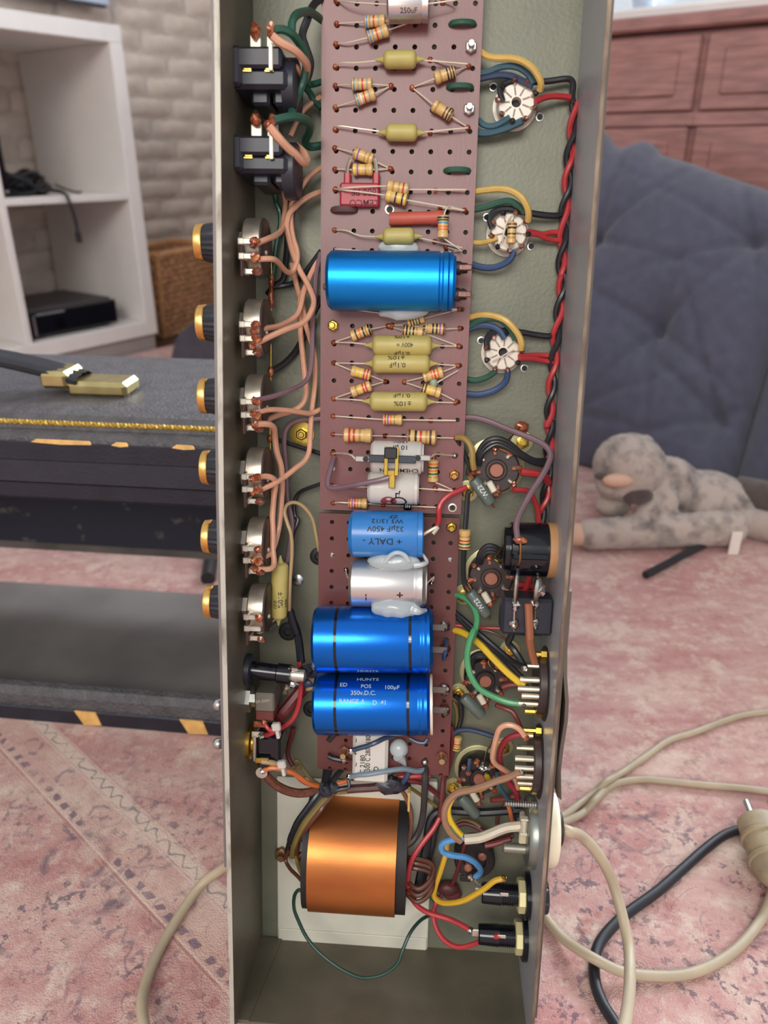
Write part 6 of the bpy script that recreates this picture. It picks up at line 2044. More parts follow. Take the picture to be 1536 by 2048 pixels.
wire('red wire from the black sleeve curving down to the metal toggle switch', ('G', [(918, 425), (932, 600), (930, 740), (905, 890), (850, 1010), (770, 1080), (690, 1130), (600, 1172), (535, 1182)]), [18, 20, 22, 26, 32, 37], 'red', 1.3, 'e', flux=m_solder)
wire('short red wire from the side of the metal toggle switch to the tie', ('G', [(562, 1060), (585, 1100), (625, 1130), (690, 1132)]), [36, 37, 37, 36], 'red', 1.1, 's')
wire('wide maroon sleeve slanting down behind the red wire to the switches', ('G', [(1010, 640), (930, 730), (840, 840), (740, 960), (690, 1020)]), [14, 16, 20, 24], 'maroon', 3.2)
wire('dark maroon wire hanging down behind the black toggle switch', ('G', [(850, 1100), (830, 1200), (800, 1300), (800, 1400), (850, 1500)]), [10, 8, 8, 10], 'maroon', 1.3)
for (c, x, y, rot, lb) in (('G', 680, 1095, 10, 'white cable tie around the red wires at the metal toggle switch'), ('G', 735, 1480, 12, 'white cable tie around the orange wires at the black toggle switch')):
    q = P(c, x, y, 40)
    t = Thing('cable_tie', lb, 'cable tie', q)
    X4 = Matrix.Translation(q) @ Matrix.Rotation(R(rot), 4, 'Z')
    mt_ = mat('white_nylon', (198, 188, 178), .35, var=.03)
    t.part('head', MB().box(V((-.0022, -.0018, -.0015)), V((.0022, .0022, .0018)), .0007, xf=X4), mt_)
    t.part('strap', MB().box(V((-.0009, -.0062, -.003)), V((.0009, -.0016, .0010)), .0004, xf=X4), mt_)
wire('orange wire from the black toggle switch to the knotted harness', ('G', [(555, 1540), (620, 1515), (710, 1520), (800, 1550), (870, 1575), (960, 1640), (1030, 1680), (1110, 1700)]), [37, 37, 34, 26, 20], 'orange', 1.35, 's', flux=m_solder)
wire('tan wire from the brass spade of the black toggle switch to the harness', ('G', [(525, 1445), (600, 1455), (690, 1475), (790, 1520), (860, 1545), (905, 1510)]), [38, 37, 34, 26, 18], 'tan', 1.4)
wire('olive wire rising and falling from the black toggle switch into the harness', ('G', [(900, 1520), (880, 1450), (900, 1450), (950, 1520), (1010, 1600), (1060, 1650), (1115, 1690)]), [16, 16, 15, 16, 18], 'olive', 1.1)
wire('red brown wire below the orange one entering the knotted harness', ('G', [(880, 1590), (930, 1640), (1000, 1680), (1110, 1705)]), [20, 18, 17], 'red', 1.0)
wire('thick brown woven sleeve curving from the black toggle switch to the harness', ('G', [(560, 1570), (610, 1635), (690, 1700), (790, 1748), (900, 1772), (1010, 1765), (1115, 1738)]), [32, 30, 26, 22, 20], 'darkbrown', 2.35,
     m=mat('woven_brown_sleeve', (112, 62, 44), .45, var=.2, vs=300, bump=.6, bs=1800))
# harness around the transformer
wire('black wires bundle, left strand, running from the board over the left of the transformer', [('N', [(480, 370), (472, 450), (452, 530), (400, 600), (335, 690), (250, 810), (195, 950)]), ('H', [(330, 220), (312, 290)])], [9, 16, 22, 24, 24, 16, 8], 'black', 1.6)
wire('black wires bundle, middle strand, running from the board over the left of the transformer', [('N', [(515, 370), (495, 450), (480, 530), (430, 610), (365, 700), (285, 810), (215, 960)]), ('H', [(342, 220), (325, 300)])], [9, 16, 22, 25, 25, 16, 8], 'black', 1.6)
wire('dark yellow wire in the bundle left of the copper transformer', [('N', [(520, 590), (470, 620), (410, 690), (320, 800), (260, 910), (225, 1010)]), ('H', [(345, 225), (332, 310)])], [20, 24, 27, 24, 18, 10], 'olive', 1.7)
wire('brown wire in the bundle left of the copper transformer', [('N', [(545, 580), (480, 650), (430, 720), (340, 830), (280, 930)]), ('H', [(362, 210), (350, 300)])], [20, 24, 27, 24, 18, 10], 'darkbrown', 1.2)
wire('black wire slanting from the board into the knotted harness', ('N', [(620, 375), (570, 430), (530, 490), (500, 545)]), [9, 14, 18, 20], 'black', 1.6)
wire('brown wire looping left of the copper transformer, outer strand', ('H', [(320, 280), (305, 320), (325, 360), (355, 390), (388, 428)]), [10, 8, 12, 18, 24], 'darkbrown', 1.1)
wire('dark wire looping left of the copper transformer, inner strand', ('H', [(340, 290), (352, 330), (365, 370), (390, 412)]), [10, 10, 16, 22], 'olive', 1.1)
wire('black wire strand against the left cheek of the copper transformer', ('H', [(365, 215), (380, 250), (392, 275)]), [12, 14, 18], 'black', 1.2)
t = Thing('lacing_knot', 'black waxed lacing knot tying the harness above the copper transformer', 'cord', P('N', 500, 545, 24))
t.part('knot', MB().ball(P('N', 488, 560, 25), .0032, (1.0, 1.1, .8), 14, lump=.5), m_jack)
t.part('knot', MB().ball(P('N', 540, 540, 24), .0028, (1.0, 1.2, .8), 14, lump=.5), m_jack)
t.part('cord_end', MB().tube([P('N', 450, 495, 25), P('N', 440, 530, 26), P('N', 455, 570, 27), P('N', 500, 590, 27)], .0010, 6), m_jack)
t.part('cord_end', MB().tube([P('N', 545, 560, 25), P('N', 600, 545, 25), P('N', 660, 530, 24), P('N', 655, 470, 22)], .0009, 6), m_jack)
wire('dark red sleeve of the harness running under the white rectifier block', ('N', [(650, 545), (750, 538), (850, 532), (950, 522), (1050, 512)]), [19, 18, 18, 18], 'maroon', 2.3, m=mat('dark_red_sleeve', (74, 42, 40), .5, var=.2, vs=200))
for i_, (yy, cc, lb) in enumerate(((496, 'orange', 'upper'), (540, 'black', 'middle'), (570, 'olive', 'lower'))):
    wire(f'{cc} wire between knot and dark red sleeve, {lb} strand', ('N', [(525, 515 + i_ * 30), (590, yy), (655, yy - 18 + i_ * 6)]), [22, 21, 19], cc, 1.1)
wire('red wire strand at the right end of the dark red sleeve', ('N', [(1035, 455), (1100, 446), (1200, 440), (1300, 440)]), [12, 12, 10], 'red', 1.5)
wire('maroon wire strand leaving the dark red sleeve towards the right', ('N', [(1050, 490), (1150, 480), (1260, 510), (1390, 615)]), [14, 12, 10, 8], 'maroon', 1.4)
wire('navy loop at the right end of the dark red sleeve', ('N', [(1130, 380), (1125, 430), (1095, 480), (1060, 515)]), [16, 18, 18, 16], 'navy', 1.4)
single('taped_bundle', MB().ball(P('N', 1000, 515, 17), .0055, (1.6, .9, .7), 16, lump=.5), m_jack, 'black taped lump at the right end of the dark red sleeve', 'tape')
wire('thick dark grey wire from the board corner down the right of the transformer', [('N', [(1265, 350), (1262, 450), (1255, 600), (1245, 740), (1210, 880), (1140, 975), (1050, 1010)])], [10, 16, 16, 14, 14, 16, 18], 'black', 1.75, m=mat('dark_grey_sleeve', (58, 54, 54), .45, var=.1))
wire('brown wire arching down beside the right cheek of the transformer', ('N', [(1050, 520), (1100, 590), (1140, 690), (1152, 790), (1140, 900), (1118, 990)]), [18, 14, 12, 14, 18], 'brown', 1.25, m=mat('umber_insulation', (124, 82, 62), .4, var=.1))
wire('two-tone olive wire slanting right from the harness to the black loom', ('N', [(1080, 505), (1160, 545), (1240, 600), (1310, 650), (1380, 710)]), [16, 10, 8, 8], 'olive', 1.0)
wire('dark red wire hanging straight down from the lower board corner', ('N', [(1412, 420), (1402, 520), (1392, 640), (1378, 760)]), [10, 14, 16, 16], 'maroon', 1.5)
wire('dark green earth wire hanging in a wide loop below the transformer', ('H', [(384, 480), (380, 456), (358, 445), (341, 470), (340, 520), (358, 570), (390, 635), (440, 695), (520, 757), (590, 792), (640, 798), (700, 784), (755, 745), (778, 690), (808, 620), (850, 568), (895, 542)]), [24, 26, 26, 24, 22, 24, 27, 30, 31, 30, 28, 26, 22, 14, 5], 'green', 1.0, m=mat('dark_green_insulation', (30, 62, 50), .38, var=.1))
wire('dark green wire leaving the transformer towards the red joint', ('H', [(852, 425), (880, 460), (912, 495)]), [6, 4, 3], 'green', 1.0)
wire('red wire from the loom swinging down to the rear lug of a fuse holder', ('H', [(940, 130), (905, 195), (855, 260), (815, 325), (800, 390), (805, 450), (830, 500), (880, 535), (960, 560), (1010, 582), (1048, 605)]), [12, 16, 20, 22, 22, 20, 20, 24, 28], 'red', 1.4, 'e', flux=m_solder)
wire('red wire hanging in a loop to the side of the lower fuse holder', ('H', [(925, 470), (905, 530), (912, 590), (945, 645), (1000, 675), (1060, 665), (1110, 645), (1172, 628)]), [8, 12, 18, 24, 28, 33], 'red', 1.4)
wire('dark red wire joining the loom to the red joint beside the transformer', ('Q', [(490, 1110), (440, 1280), (400, 1420), (360, 1530), (300, 1590), (240, 1650), (200, 1760)]), [14, 12, 10, 6, 6, 8], 'maroon', 1.1)
single('sleeved_joint', MB().ball(P('Q', 300, 1600, 5), 1, (.0066, .0042, .0036), 16).ball(P('Q', 350, 1660, 3), 1, (.0055, .004, .0025), 14), mat('maroon_joint', (92, 44, 42), .45, var=.2), 'dark red sleeved joint on the chassis floor beside the transformer', 'joint')
wire('yellow wire looping from the upper fuse holder up towards the loom', ('Q', [(890, 1492), (800, 1520), (700, 1598), (600, 1660), (480, 1725), (350, 1755), (230, 1750), (155, 1690), (165, 1580), (220, 1420), (275, 1240), (295, 1100)]), [36, 36, 34, 32, 28, 24, 20, 16, 14, 12], 'yellow', 1.5, 's', flux=m_brass, m=mat('insulation_mustard', (206, 160, 44), .38, var=.06))
wire('light blue mains core curling down to the round black voltage selector', ('Q', [(470, 1055), (400, 1065), (320, 1082), (250, 1115), (228, 1160), (262, 1215), (370, 1245), (480, 1262), (580, 1310), (645, 1380), (650, 1430), (600, 1475)]), [34, 34, 32, 30, 28, 26, 22, 16, 14], 'blue', 1.65, 'e', flux=m_solder)
pts_h = [34, 35, 36, 37, 38, 38, 36, 30, 22, 17]
yg = [(445, 1025), (385, 960), (325, 860), (302, 760), (330, 660), (400, 565), (500, 530), (620, 532), (720, 495), (742, 440), (720, 385)]
wire('green and yellow earth core arching up from the mains cable to the lowest octal socket', ('Q', yg), pts_h, 'yellow', 1.5, 'e', flux=m_solder)
wire('green stripe along the lower part of the earth core', ('Q', [(q[0] - 13, q[1] + 6) for q in yg[:4]]), [34.3, 35.6, 36.4], 'brightgreen', 1.1)
wire('brown mains core arching up and over to the lower output socket', ('Q', [(440, 1090), (380, 1050), (310, 970), (268, 870), (268, 750), (320, 640), (420, 565), (560, 535), (700, 490), (820, 445), (940, 405), (1085, 342)]), [35, 36, 37, 38, 39, 40, 40, 42], 'brown', 1.75, 'e', flux=m_solder)
wire('grey sheathed mains cable end entering through the gland', ('Q', [(478, 1068), (560, 1062), (660, 1048), (760, 1010), (860, 968), (960, 938), (1110, 925)]), [34, 34, 34, 33, 33], 'grey', 4.6 * .5 * 1.12, name='mains_cable', cat='cable')

# ------------------------------------------------------------------ wiring, right side
wire('yellow ochre wire arching from the board to the topmost ceramic socket', ('I', [(345, 100), (400, 138), (480, 155), (600, 156), (700, 180), (790, 240), (845, 320), (862, 380), (852, 432)]), [9, 11, 14, 17, 16, 13], 'ochre', 1.5)
wire('dark green wire from the board to the top of the topmost ceramic socket', ('I', [(335, 285), (420, 268), (500, 236), (600, 222), (690, 245), (760, 300), (800, 370)]), [9, 9, 11, 12, 12], 'teal', 1.4)
wire('dark blue wire from the board to the top of the topmost ceramic socket', ('I', [(330, 332), (420, 312), (520, 298), (620, 312), (700, 350), (790, 392)]), [8, 8, 9, 10, 11], 'navy', 1.5)
wire('black wire over the topmost ceramic socket to the heater pair', ('I', [(535, 520), (515, 440), (540, 378), (640, 352), (780, 358), (920, 352), (1060, 333), (1115, 340), (1138, 385), (1128, 480), (1150, 590)]), [11, 10, 8, 6, 5, 4, 3], 'black', 1.35)
wire('red wire from the topmost ceramic socket to the heater pair', ('I', [(815, 525), (880, 495), (960, 480), (1040, 482), (1110, 492)]), [11, 9, 6, 4], 'red', 1.4)
wire('teal wire from the board to the lower left of the topmost ceramic socket', ('I', [(325, 680), (375, 725), (450, 735), (530, 702), (595, 660)]), [8, 8, 9, 11], 'teal', 1.4)
wire('lower teal wire from the board to the bottom of the topmost ceramic socket', ('I', [(325, 795), (400, 796), (500, 775), (610, 735), (705, 690)]), [7, 7, 8, 11], 'teal', 1.7)
wire('yellow wire arching from the board to the middle ceramic socket', ('I', [(295, 1294), (400, 1280), (500, 1272), (600, 1285), (690, 1340), (740, 1420), (756, 1490), (752, 1545)]), [9, 12, 15, 17, 16, 13], 'yellow', 1.5, m=WM['ochre'])
wire('green wire from the board to the top right of the middle ceramic socket', ('I', [(290, 1446), (400, 1424), (500, 1388), (590, 1376), (660, 1410), (730, 1470)]), [9, 10, 12, 12], 'green', 1.5)
wire('black wire curling round the middle ceramic socket to the heater pair', ('I', [(448, 1605), (430, 1530), (465, 1462), (570, 1440), (700, 1465), (860, 1492), (990, 1500), (1040, 1478), (1066, 1430)]), [11, 10, 9, 8, 6, 4, 3], 'black', 1.55)
wire('short ochre wire from the board to the left of the middle ceramic socket', ('I', [(280, 1728), (350, 1730), (420, 1715), (490, 1690)]), [8, 8, 10, 11], 'ochre', 1.2)
wire('dark blue wire from the board to the bottom of the middle ceramic socket', ('I', [(270, 1915), (350, 1938), (440, 1944), (530, 1918), (600, 1870), (632, 1800)]), [7, 7, 8, 10, 11], 'deepblue', 1.5)
wire('upper red wire from the middle ceramic socket to the heater pair', ('I', [(748, 1635), (800, 1640), (880, 1655), (950, 1642), (1030, 1640)]), [11, 8, 5, 4], 'red', 1.2)
wire('lower red wire from the middle ceramic socket to the heater pair', ('I', [(752, 1655), (830, 1660), (900, 1690), (960, 1705), (1030, 1712)]), [11, 8, 5, 4], 'red', 1.2)
wire('ochre wire arching from the board to the lowest ceramic socket', ('B', [(840, 782), (900, 768), (970, 772), (1040, 800), (1095, 860), (1120, 915), (1118, 950)]), [9, 12, 15, 15, 12], 'ochre', 1.5)
wire('green wire arching from the board to the lowest ceramic socket', ('B', [(838, 830), (890, 800), (950, 785), (1010, 795), (1060, 840), (1088, 900)]), [9, 11, 13, 12], 'green', 1.5)
wire('dark blue wire arching from the board to the lowest ceramic socket', ('B', [(836, 842), (890, 825), (950, 825), (1000, 848), (1030, 892)]), [8, 9, 10, 12], 'deepblue', 1.5)
wire('black wire curling round the lowest ceramic socket to the heater pair', ('B', [(940, 955), (938, 900), (965, 860), (1030, 850), (1110, 858), (1190, 872), (1262, 880), (1290, 866), (1303, 838)]), [11, 10, 8, 7, 5, 4, 3], 'black', 1.5)
wire('upper red wire from the lowest ceramic socket to the heater pair', ('B', [(1108, 985), (1160, 982), (1220, 980), (1290, 984)]), [11, 8, 5, 4], 'red', 1.2)
wire('lower red wire from the lowest ceramic socket to the heater pair', ('B', [(1108, 998), (1170, 998), (1230, 1008), (1285, 1018)]), [11, 8, 5, 4], 'red', 1.2)
wire('green wire from the board to the lower left of the lowest ceramic socket', ('B', [(825, 1108), (880, 1114), (940, 1095), (985, 1062)]), [7, 8, 9, 11], 'green', 1.4)
wire('dark blue wire from the board to the bottom of the lowest ceramic socket', ('B', [(820, 1184), (900, 1188), (980, 1165), (1035, 1120), (1048, 1062)]), [7, 7, 8, 11], 'deepblue', 1.5)
ctr = [P(*q, 4) for q in (('I', 1150, 540), ('I', 1140, 700), ('I', 1115, 900), ('I', 1092, 1100), ('I', 1085, 1300), ('I', 1058, 1480), ('I', 1050, 1640), ('I', 1040, 1830), ('I', 1030, 2000), ('B', 1338, 560), ('B', 1325, 700), ('B', 1306, 850), ('B', 1290, 1000), ('B', 1278, 1150), ('B', 1264, 1350), ('J', 935, 100), ('J', 935, 260), ('J', 918, 400), ('J', 915, 560), ('J', 900, 720), ('J', 868, 880), ('J', 850, 1010))]
cl_ = catmull(ctr, 14)
acc, tw = 0.0, ([], [])
for i, p in enumerate(cl_):
    if i:
        acc += (cl_[i] - cl_[i - 1]).length
    a = acc / .0235 * 2 * PI + .6
    for s in (0, 1):
        b = a + s * PI
        tw[s].append(p + V((math.cos(b) * .00145, 0, math.sin(b) * .00145 + .0005)))
for s, cc in ((0, 'red'), (1, 'black')):
    mb = MB().tube(tw[s], .0014, 8, k=1)
    single('wire', mb, WM[cc], f'{cc} strand of the twisted heater pair along the right wall', 'wire', origin=tw[s][0])
wire('lilac wire crossing from the board to the cylindrical jack on the right wall', ('J', [(200, 62), (300, 66), (420, 98), (540, 148), (660, 195), (790, 245), (890, 300), (942, 370), (925, 460), (860, 580), (770, 720), (690, 870), (652, 980), (662, 1105)]), [9, 10, 11, 14, 16, 20, 24, 28, 32, 38, 44], 'lilac', 1.45)
wire('ochre wire from the board edge down to the topmost octal socket', ('J', [(140, 235), (200, 240), (250, 285), (276, 360), (278, 430), (290, 505)]), [13, 16, 18, 18, 16], 'ochre', 1.5, m=mat('insulation_dull_ochre', (152, 124, 66), .4, var=.08))
wire('black wire from the board edge down behind the ochre one to the octal socket', ('J', [(150, 255), (180, 320), (220, 400), (250, 470), (240, 560)]), [12, 10, 10, 12], 'black', 1.3)
for i_, lb in enumerate(('outer', 'middle', 'inner')):
    dx, dy = i_ * 14, i_ * 26
    wire(f'black wire arching over the topmost octal socket, {lb} of three', ('J', [(305 + dx, 470), (330 + dx, 360 + dy * .4), (390 + dx, 270 + dy), (490, 240 + dy), (590, 280 + dy), (690, 365 + dy * .6), (800, 425 + dy * .5), (905, 430 + i_ * 18)]), [14, 17, 19 - i_, 19 - i_, 17, 14, 8], 'black', 1.25)
wire('thick red wire from the topmost octal socket to the heater pair', ('J', [(690, 528), (760, 535), (840, 548), (900, 570), (925, 620)]), [14, 13, 10, 6], 'red', 1.9)
wire('thinner red wire from the topmost octal socket down behind the cylindrical jack', ('J', [(625, 682), (700, 682), (760, 700), (805, 770), (835, 870), (848, 1020)]), [14, 12, 9, 7, 6], 'maroon', 1.35, m=WM['red'])
for i_, lb in enumerate(('outer', 'middle', 'inner')):
    wire(f'black wire arching over the second octal socket, {lb} of three', ('J', [(320 + i_ * 14, 1310), (340 + i_ * 12, 1220 + i_ * 20), (400, 1158 + i_ * 28), (470, 1165 + i_ * 26), (540, 1215 + i_ * 22), (600, 1280 + i_ * 14)]), [14, 17, 18, 17, 14], 'black', 1.15)
single('bare_link', MB().tube([P('J', 555, 1150, 30), P('J', 500, 1215, 22), P('J', 468, 1265, 17), P('J', 500, 1295, 17), P('J', 555, 1335, 14)], .00045, 6), m_brass, 'thin bare wire from the cylindrical jack to the second octal socket', 'wire')
wire('red wire between the second octal socket and the cylindrical jack', ('J', [(610, 1590), (690, 1575), (735, 1520), (760, 1440), (790, 1370)]), [14, 20, 26, 34], 'maroon', 1.4, m=WM['red'])
wire('red wires behind the jacks at the right wall, upper one', ('J', [(640, 1490), (720, 1490), (800, 1500), (870, 1520)]), [12, 10, 8], 'red', 1.6)
wire('red wires behind the jacks at the right wall, lower one', ('J', [(640, 1530), (740, 1545), (820, 1560), (880, 1600)]), [10, 8, 8], 'maroon', 1.6)
wire('green wire from under the board curving down to the upper output socket', [('J', [(120, 1575), (190, 1592), (265, 1650), (312, 1750), (308, 1850), (265, 1970)]), ('K', [(345, 110), (292, 250), (278, 400), (310, 560), (400, 700), (550, 785), (700, 840), (850, 860)])], [10, 16, 22, 26, 30, 34, 37, 38, 40], 'brightgreen', 1.55, 'e', flux=m_solder)
wire('yellow wire slanting from the board to the upper output socket', ('K', [(135, 100), (220, 125), (320, 180), (420, 262), (550, 400), (700, 548), (865, 682)]), [10, 16, 22, 28, 34, 40], 'yellow', 1.7, 'e', flux=m_solder)
wire('thick black wire slanting from the board to the upper output socket, upper strand', ('K', [(150, -80), (270, 20), (400, 140), (600, 310), (740, 425), (860, 490)]), [10, 16, 22, 30, 40], 'black', 1.5, 'e', flux=m_solder)
wire('thick black wire slanting from the board behind the yellow one, lower strand', ('K', [(160, -40), (280, 70), (420, 200), (600, 350), (720, 470), (850, 600)]), [9, 13, 18, 24, 30], 'black', 1.4)
wire('black wire dropping from the block socket towards the output socket', ('K', [(735, 60), (735, 150), (700, 230), (760, 310), (830, 420), (870, 490)]), [38, 34, 30, 34, 38], 'black', 1.7)
wire('brown wire from the block socket straight down to the upper output socket', [('J', [(755, 1650), (762, 1780), (768, 1950)]), ('K', [(915, 120), (922, 230), (940, 330), (968, 435)])], [44, 45, 44, 42, 40], 'brown', 1.9, m=mat('insulation_sienna', (148, 92, 64), .42, var=.1))
wire('thin red wire running level from the board behind the green wire', ('K', [(140, 52), (300, 66), (450, 80), (630, 86)]), [8, 8, 10, 12], 'red', .8)
wire('thin brown wire slanting from the board to the block socket', ('K', [(420, 95), (520, 120), (600, 155), (680, 200)]), [8, 9, 10], 'darkbrown', .6)
wire('pink wire hooping up from the upper pin of the lower output socket', ('K', [(868, 1195), (830, 1135), (765, 1088), (680, 1075), (610, 1115), (575, 1210), (548, 1330), (540, 1420), (575, 1480), (650, 1530), (740, 1590), (785, 1660), (800, 1720)]), [41, 41, 40, 36, 32, 28, 24, 20], 'peach', 1.4, 's')
wire('dark red wire looping down left of the lower output socket', ('K', [(840, 1165), (740, 1190), (660, 1250), (615, 1340), (610, 1430), (640, 1560), (700, 1660), (775, 1750), (800, 1830)]), [38, 36, 30, 26, 22, 20, 18], 'red', 1.55, m=mat('insulation_crimson', (148, 44, 58), .38, var=.07))
wire('navy wire running from under the board to the lowest octal socket', ('K', [(140, 1160), (200, 1128), (300, 1122), (420, 1150), (560, 1195)]), [8, 9, 11, 13], 'navy', 1.35)
wire('teal wire slanting down past the lowest octal socket', ('K', [(585, 1570), (598, 1680), (650, 1770), (710, 1850), (760, 1940), (800, 2010)]), [18, 16, 12, 8], 'teal', 1.2)
wire('red wire joining the third octal socket to the right wall', ('K', [(570, 870), (660, 905), (740, 940), (790, 1020), (830, 1110)]), [12, 12, 14, 20], 'red', 1.3, m=mat('insulation_dull_red', (124, 56, 50), .42, var=.1))
wire('red sleeve on a terminal of the third octal socket', ('K', [(640, 690), (710, 665), (780, 660), (850, 650)]), [16, 17, 18], 'red', 1.7, m=mat('insulation_dull_red', (124, 56, 50)))
for i_, lb in enumerate(('outer', 'inner')):
    wire(f'black wire arching over the third octal socket, {lb} of two', ('K', [(300 + i_ * 30, 470), (320 + i_ * 30, 390), (390, 345 + i_ * 30), (480, 345 + i_ * 30), (560, 390 + i_ * 15)]), [14, 17, 18, 15], 'black', 1.25)
single('bare_link', MB().tube([P('K', 505, 400, 17), P('K', 500, 440, 18), P('K', 540, 490, 17), P('K', 610, 525, 14)], .00045, 6), m_copper, 'thin copper wire curving over the third octal socket', 'wire')
wire('dark navy wire from the third octal socket down under the board', ('K', [(150, 770), (205, 830), (222, 920), (215, 1020), (180, 1130), (150, 1170)]), [8, 7, 6, 7], 'black', 1.3)
wire('olive wire running down close beside the board edge', ('K', [(130, 830), (165, 900), (175, 1000), (170, 1100)]), [8, 6, 5], 'olive', .9)
resistor('tan resistor half hidden beside the board edge, below the third octal socket', 'K', [], (182, 1190), (165, 1330), [], [(.5, 'r'), (.66, 'd'), (.82, 'n')], r=2.4, hc=7)
single('bare_link', MB().tube([P('K', 530, 1240, 24), P('K', 470, 1370, 20), P('K', 445, 1500, 17)], .0005, 6).ball(P('K', 442, 1505, 17), .0024, (1, 1, .9), 12, lump=.6), m_solder, 'tinned wire with solder blob meeting the yellow earth core', 'wire')
wire('blue wire end on the left of the lowest octal socket', ('Q', [(538, 205), (530, 270), (522, 340)]), [14, 15, 14], 'navy', 1.2, 'e')
wire('thick black loom running across above the mains cable', ('L', [(1020, 250), (830, 262), (620, 275), (450, 268), (310, 260), (230, 275), (180, 330), (155, 430), (140, 560), (110, 700), (85, 830), (60, 940), (15, 1010)]), [10, 10, 10, 10, 10, 11, 12, 14, 16, 18], 'black', 2.3)
wire('second black loom strand beside the transformer', ('L', [(330, 300), (260, 330), (215, 420), (190, 560), (150, 700), (118, 830), (95, 930)]), [7, 8, 9, 9, 8], 'black', 2.0)
wire('maroon wire curving beside the mains cable above the selector', ('L', [(380, 400), (450, 370), (520, 380), (600, 420), (680, 470)]), [6, 6, 7, 8], 'maroon', 1.4)
wire('dull orange wire curving beside the mains cable above the selector', ('L', [(390, 370), (460, 345), (540, 360), (600, 400)]), [5, 5, 6, 7], 'olive', 1.2)
wire('red wire behind the mains cable running to the gland', ('L', [(640, 560), (720, 545), (800, 520), (860, 500)]), [12, 12, 12], 'red', 1.6, m=mat('insulation_dull_red', (124, 56, 50)))
wire('maroon wire behind the mains cable running to the gland', ('L', [(660, 530), (740, 520), (830, 490), (880, 470)]), [8, 8, 8], 'maroon', 1.5)
wire('orange wire end passing behind the gland clamp', ('L', [(835, 210), (855, 270), (868, 330), (885, 370)]), [14, 13, 12], 'orange', 1.2)
wire('dark blue wire end passing behind the gland clamp', ('L', [(845, 180), (875, 260), (895, 340)]), [12, 11, 10], 'navy', 1.1)
wire('brown wire slanting below the lowest octal socket', ('L', [(830, 170), (790, 240), (750, 310), (745, 380)]), [9, 8, 7], 'darkbrown', 1.1)
wire('red wire joining the lowest octal socket to the right wall', ('L', [(690, 170), (760, 165), (830, 155), (900, 130)]), [12, 10, 9], 'red', 1.6, m=mat('insulation_dull_red', (124, 56, 50)))
wire('red wire passing down from the board edge beside the lowest octal socket', ('K', [(110, 1080), (130, 1200), (125, 1330), (100, 1450), (60, 1600)]), [8, 7, 7], 'red', 1.5, m=WM['maroon'])

# ------------------------------------------------------------------ cables and plug on the rug
m_beige = mat('beige_cable_sheath', (176, 158, 132), .45, var=.10, vs=30, bump=.05, bs=300)


def floor_cable(label, pts, r, m, name='mains_lead'):
    mb = MB().tube([at_z(*full('X', x, y), z) for x, y, z in pts], r, 12, k=6)
    return single(name, mb, m, label, 'cable', frame=I4)


gz = (M_CH @ V((UR + .013, vo, .03)))
g = [(245, 870, gz.z), (320, 900, .093), (420, 1010, .082), (500, 1160, .066), (560, 1360, .054), (605, 1580, .046), (612, 1800, .050), (590, 2000, .062), (560, 2140, .07)]
pts3 = [gz] + [at_z(*full('X', x, y), z) for x, y, z in g]
single('mains_lead', MB().tube(pts3, .0029, 12, k=6), m_beige, 'beige mains lead looping from the black bush down the right side', 'cable', frame=I4)
rb_ = .0030
floor_cable('beige lead sweeping away to the upper right over the rug', [(120, 800, .02), (205, 770, .012), (300, 700, rb_), (400, 625, rb_), (470, 560, .008), (560, 510, rb_), (700, 415, rb_), (850, 310, rb_), (1000, 262, rb_), (1150, 205, rb_), (1300, 155, rb_), (1459, 135, rb_), (1600, 125, rb_)], .0026, m_beige)
floor_cable('beige lead running level to the right over the rug', [(130, 830, .02), (230, 800, .012), (330, 750, rb_), (400, 675, .0085), (470, 605, rb_), (560, 565, rb_), (700, 548, rb_), (900, 566, rb_), (1100, 586, rb_), (1300, 602, rb_), (1459, 622, rb_), (1600, 640, rb_)], .0026, m_beige)
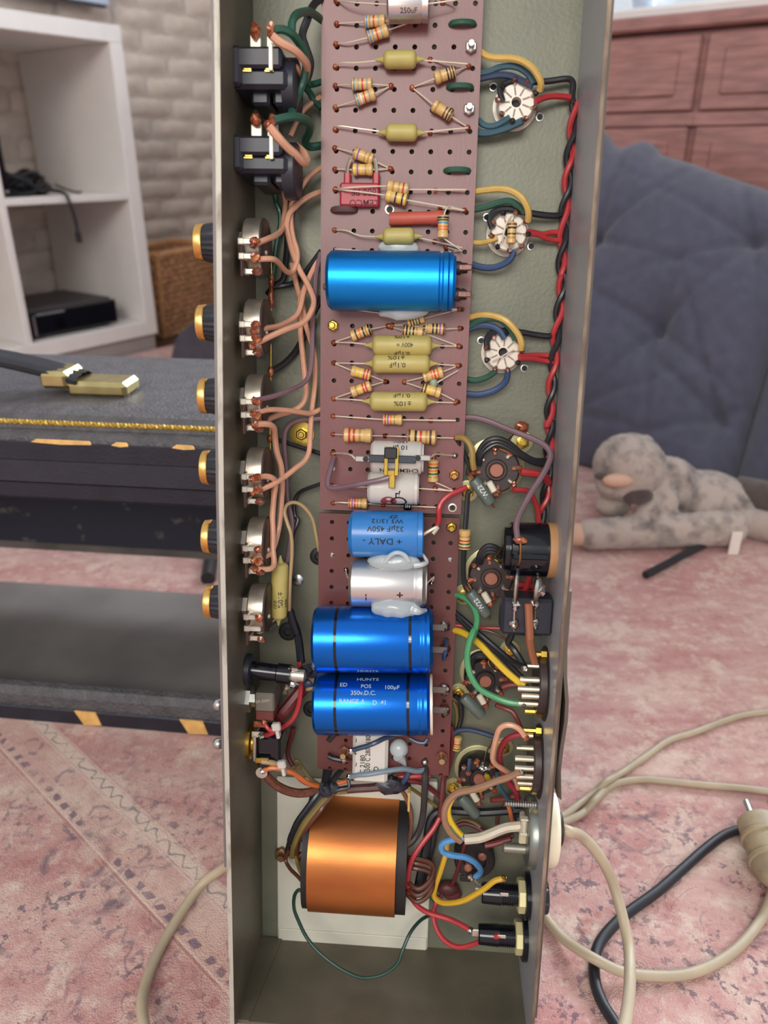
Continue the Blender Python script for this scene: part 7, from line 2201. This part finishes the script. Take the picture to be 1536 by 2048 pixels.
floor_cable('beige lead curving from under the chassis up to the mains plug', [(60, 1330, rb_), (130, 1440, rb_), (230, 1545, .006), (390, 1645, .0105), (560, 1725, .0065), (750, 1752, .004), (950, 1745, rb_), (1130, 1680, rb_), (1290, 1565, rb_), (1420, 1400, rb_), (1490, 1230, .006), (1510, 1130, .014)], .0030, m_beige)
floor_cable('black lead curving from the mains plug down across the rug', [(1440, 830, .010), (1330, 846, .005), (1200, 885, .0035), (1080, 970, .0035), (950, 1085, .0035), (780, 1235, .0035), (620, 1350, .0035), (520, 1435, .0035), (430, 1545, .0035), (395, 1660, .0035), (400, 1790, .0035), (440, 1910, .0035), (500, 2010, .0035), (570, 2120, .0035)], .0032, m_cablk)
lp = [(460, 1728, .03), (440, 1741, .020), (400, 1772, .010), (350, 1845, .004), (316, 1905, .004), (292, 1965, .006), (284, 2020, .010), (300, 2100, .014)]
single('mains_lead', MB().tube([at_z(x, y, z) for x, y, z in lp], .0030, 12, k=6), m_beige, 'beige lead curving over the rug at the lower left of the chassis', 'cable', frame=I4)
# plug: squat moulded body with pins, cable running into it
pc = at_z(1548, 1705, 0)
m_plug = mat('grubby_beige_plug', (170, 152, 122), .5, vs=60, col2=(128, 112, 92), lo=.45, hi=.8)
t = Thing('mains_plug', 'grubby beige round-pin mains plug lying on the rug at the right edge', 'plug', (pc.x, pc.y, 0), frame=I4)
pa = V((.12, .97, .16)).normalized()
p0 = at_z(1552, 1768, .010)
p0.z = .015
pf = [(-.006, .004), (-.002, .0085), (.004, .0125), (.010, .0128), (.0105, .0138), (.013, .0142), (.0135, .0128), (.026, .0128), (.0265, .0142), (.029, .0142), (.0295, .0128), (.041, .0125), (.042, .0110), (.042, 0)]
t.part('body', MB().lathe(p0, V((.10, 1, .10)), pf, 30), m_plug)
ax = V((.10, 1, .10)).normalized()
for dx in (-.004, .012):
    q = p0 + ax * .042 + V((dx * 1.0 + .000, 0, .004))
    t.part('pin', MB().lathe(q - ax * .004, ax, [(0, .0023), (.015, .0023), (.0165, .0016), (.0168, 0)], 12), m_steel)
q = p0 + ax * .020 + V((.0055, 0, .0112))
t.part('grip_patch', MB().box(q + V((-.006, -.006, -.001)), q + V((.008, .006, .0013)), .0008), mat('dark_grip', (60, 56, 58), .5), 'dark moulded panel on the plug')
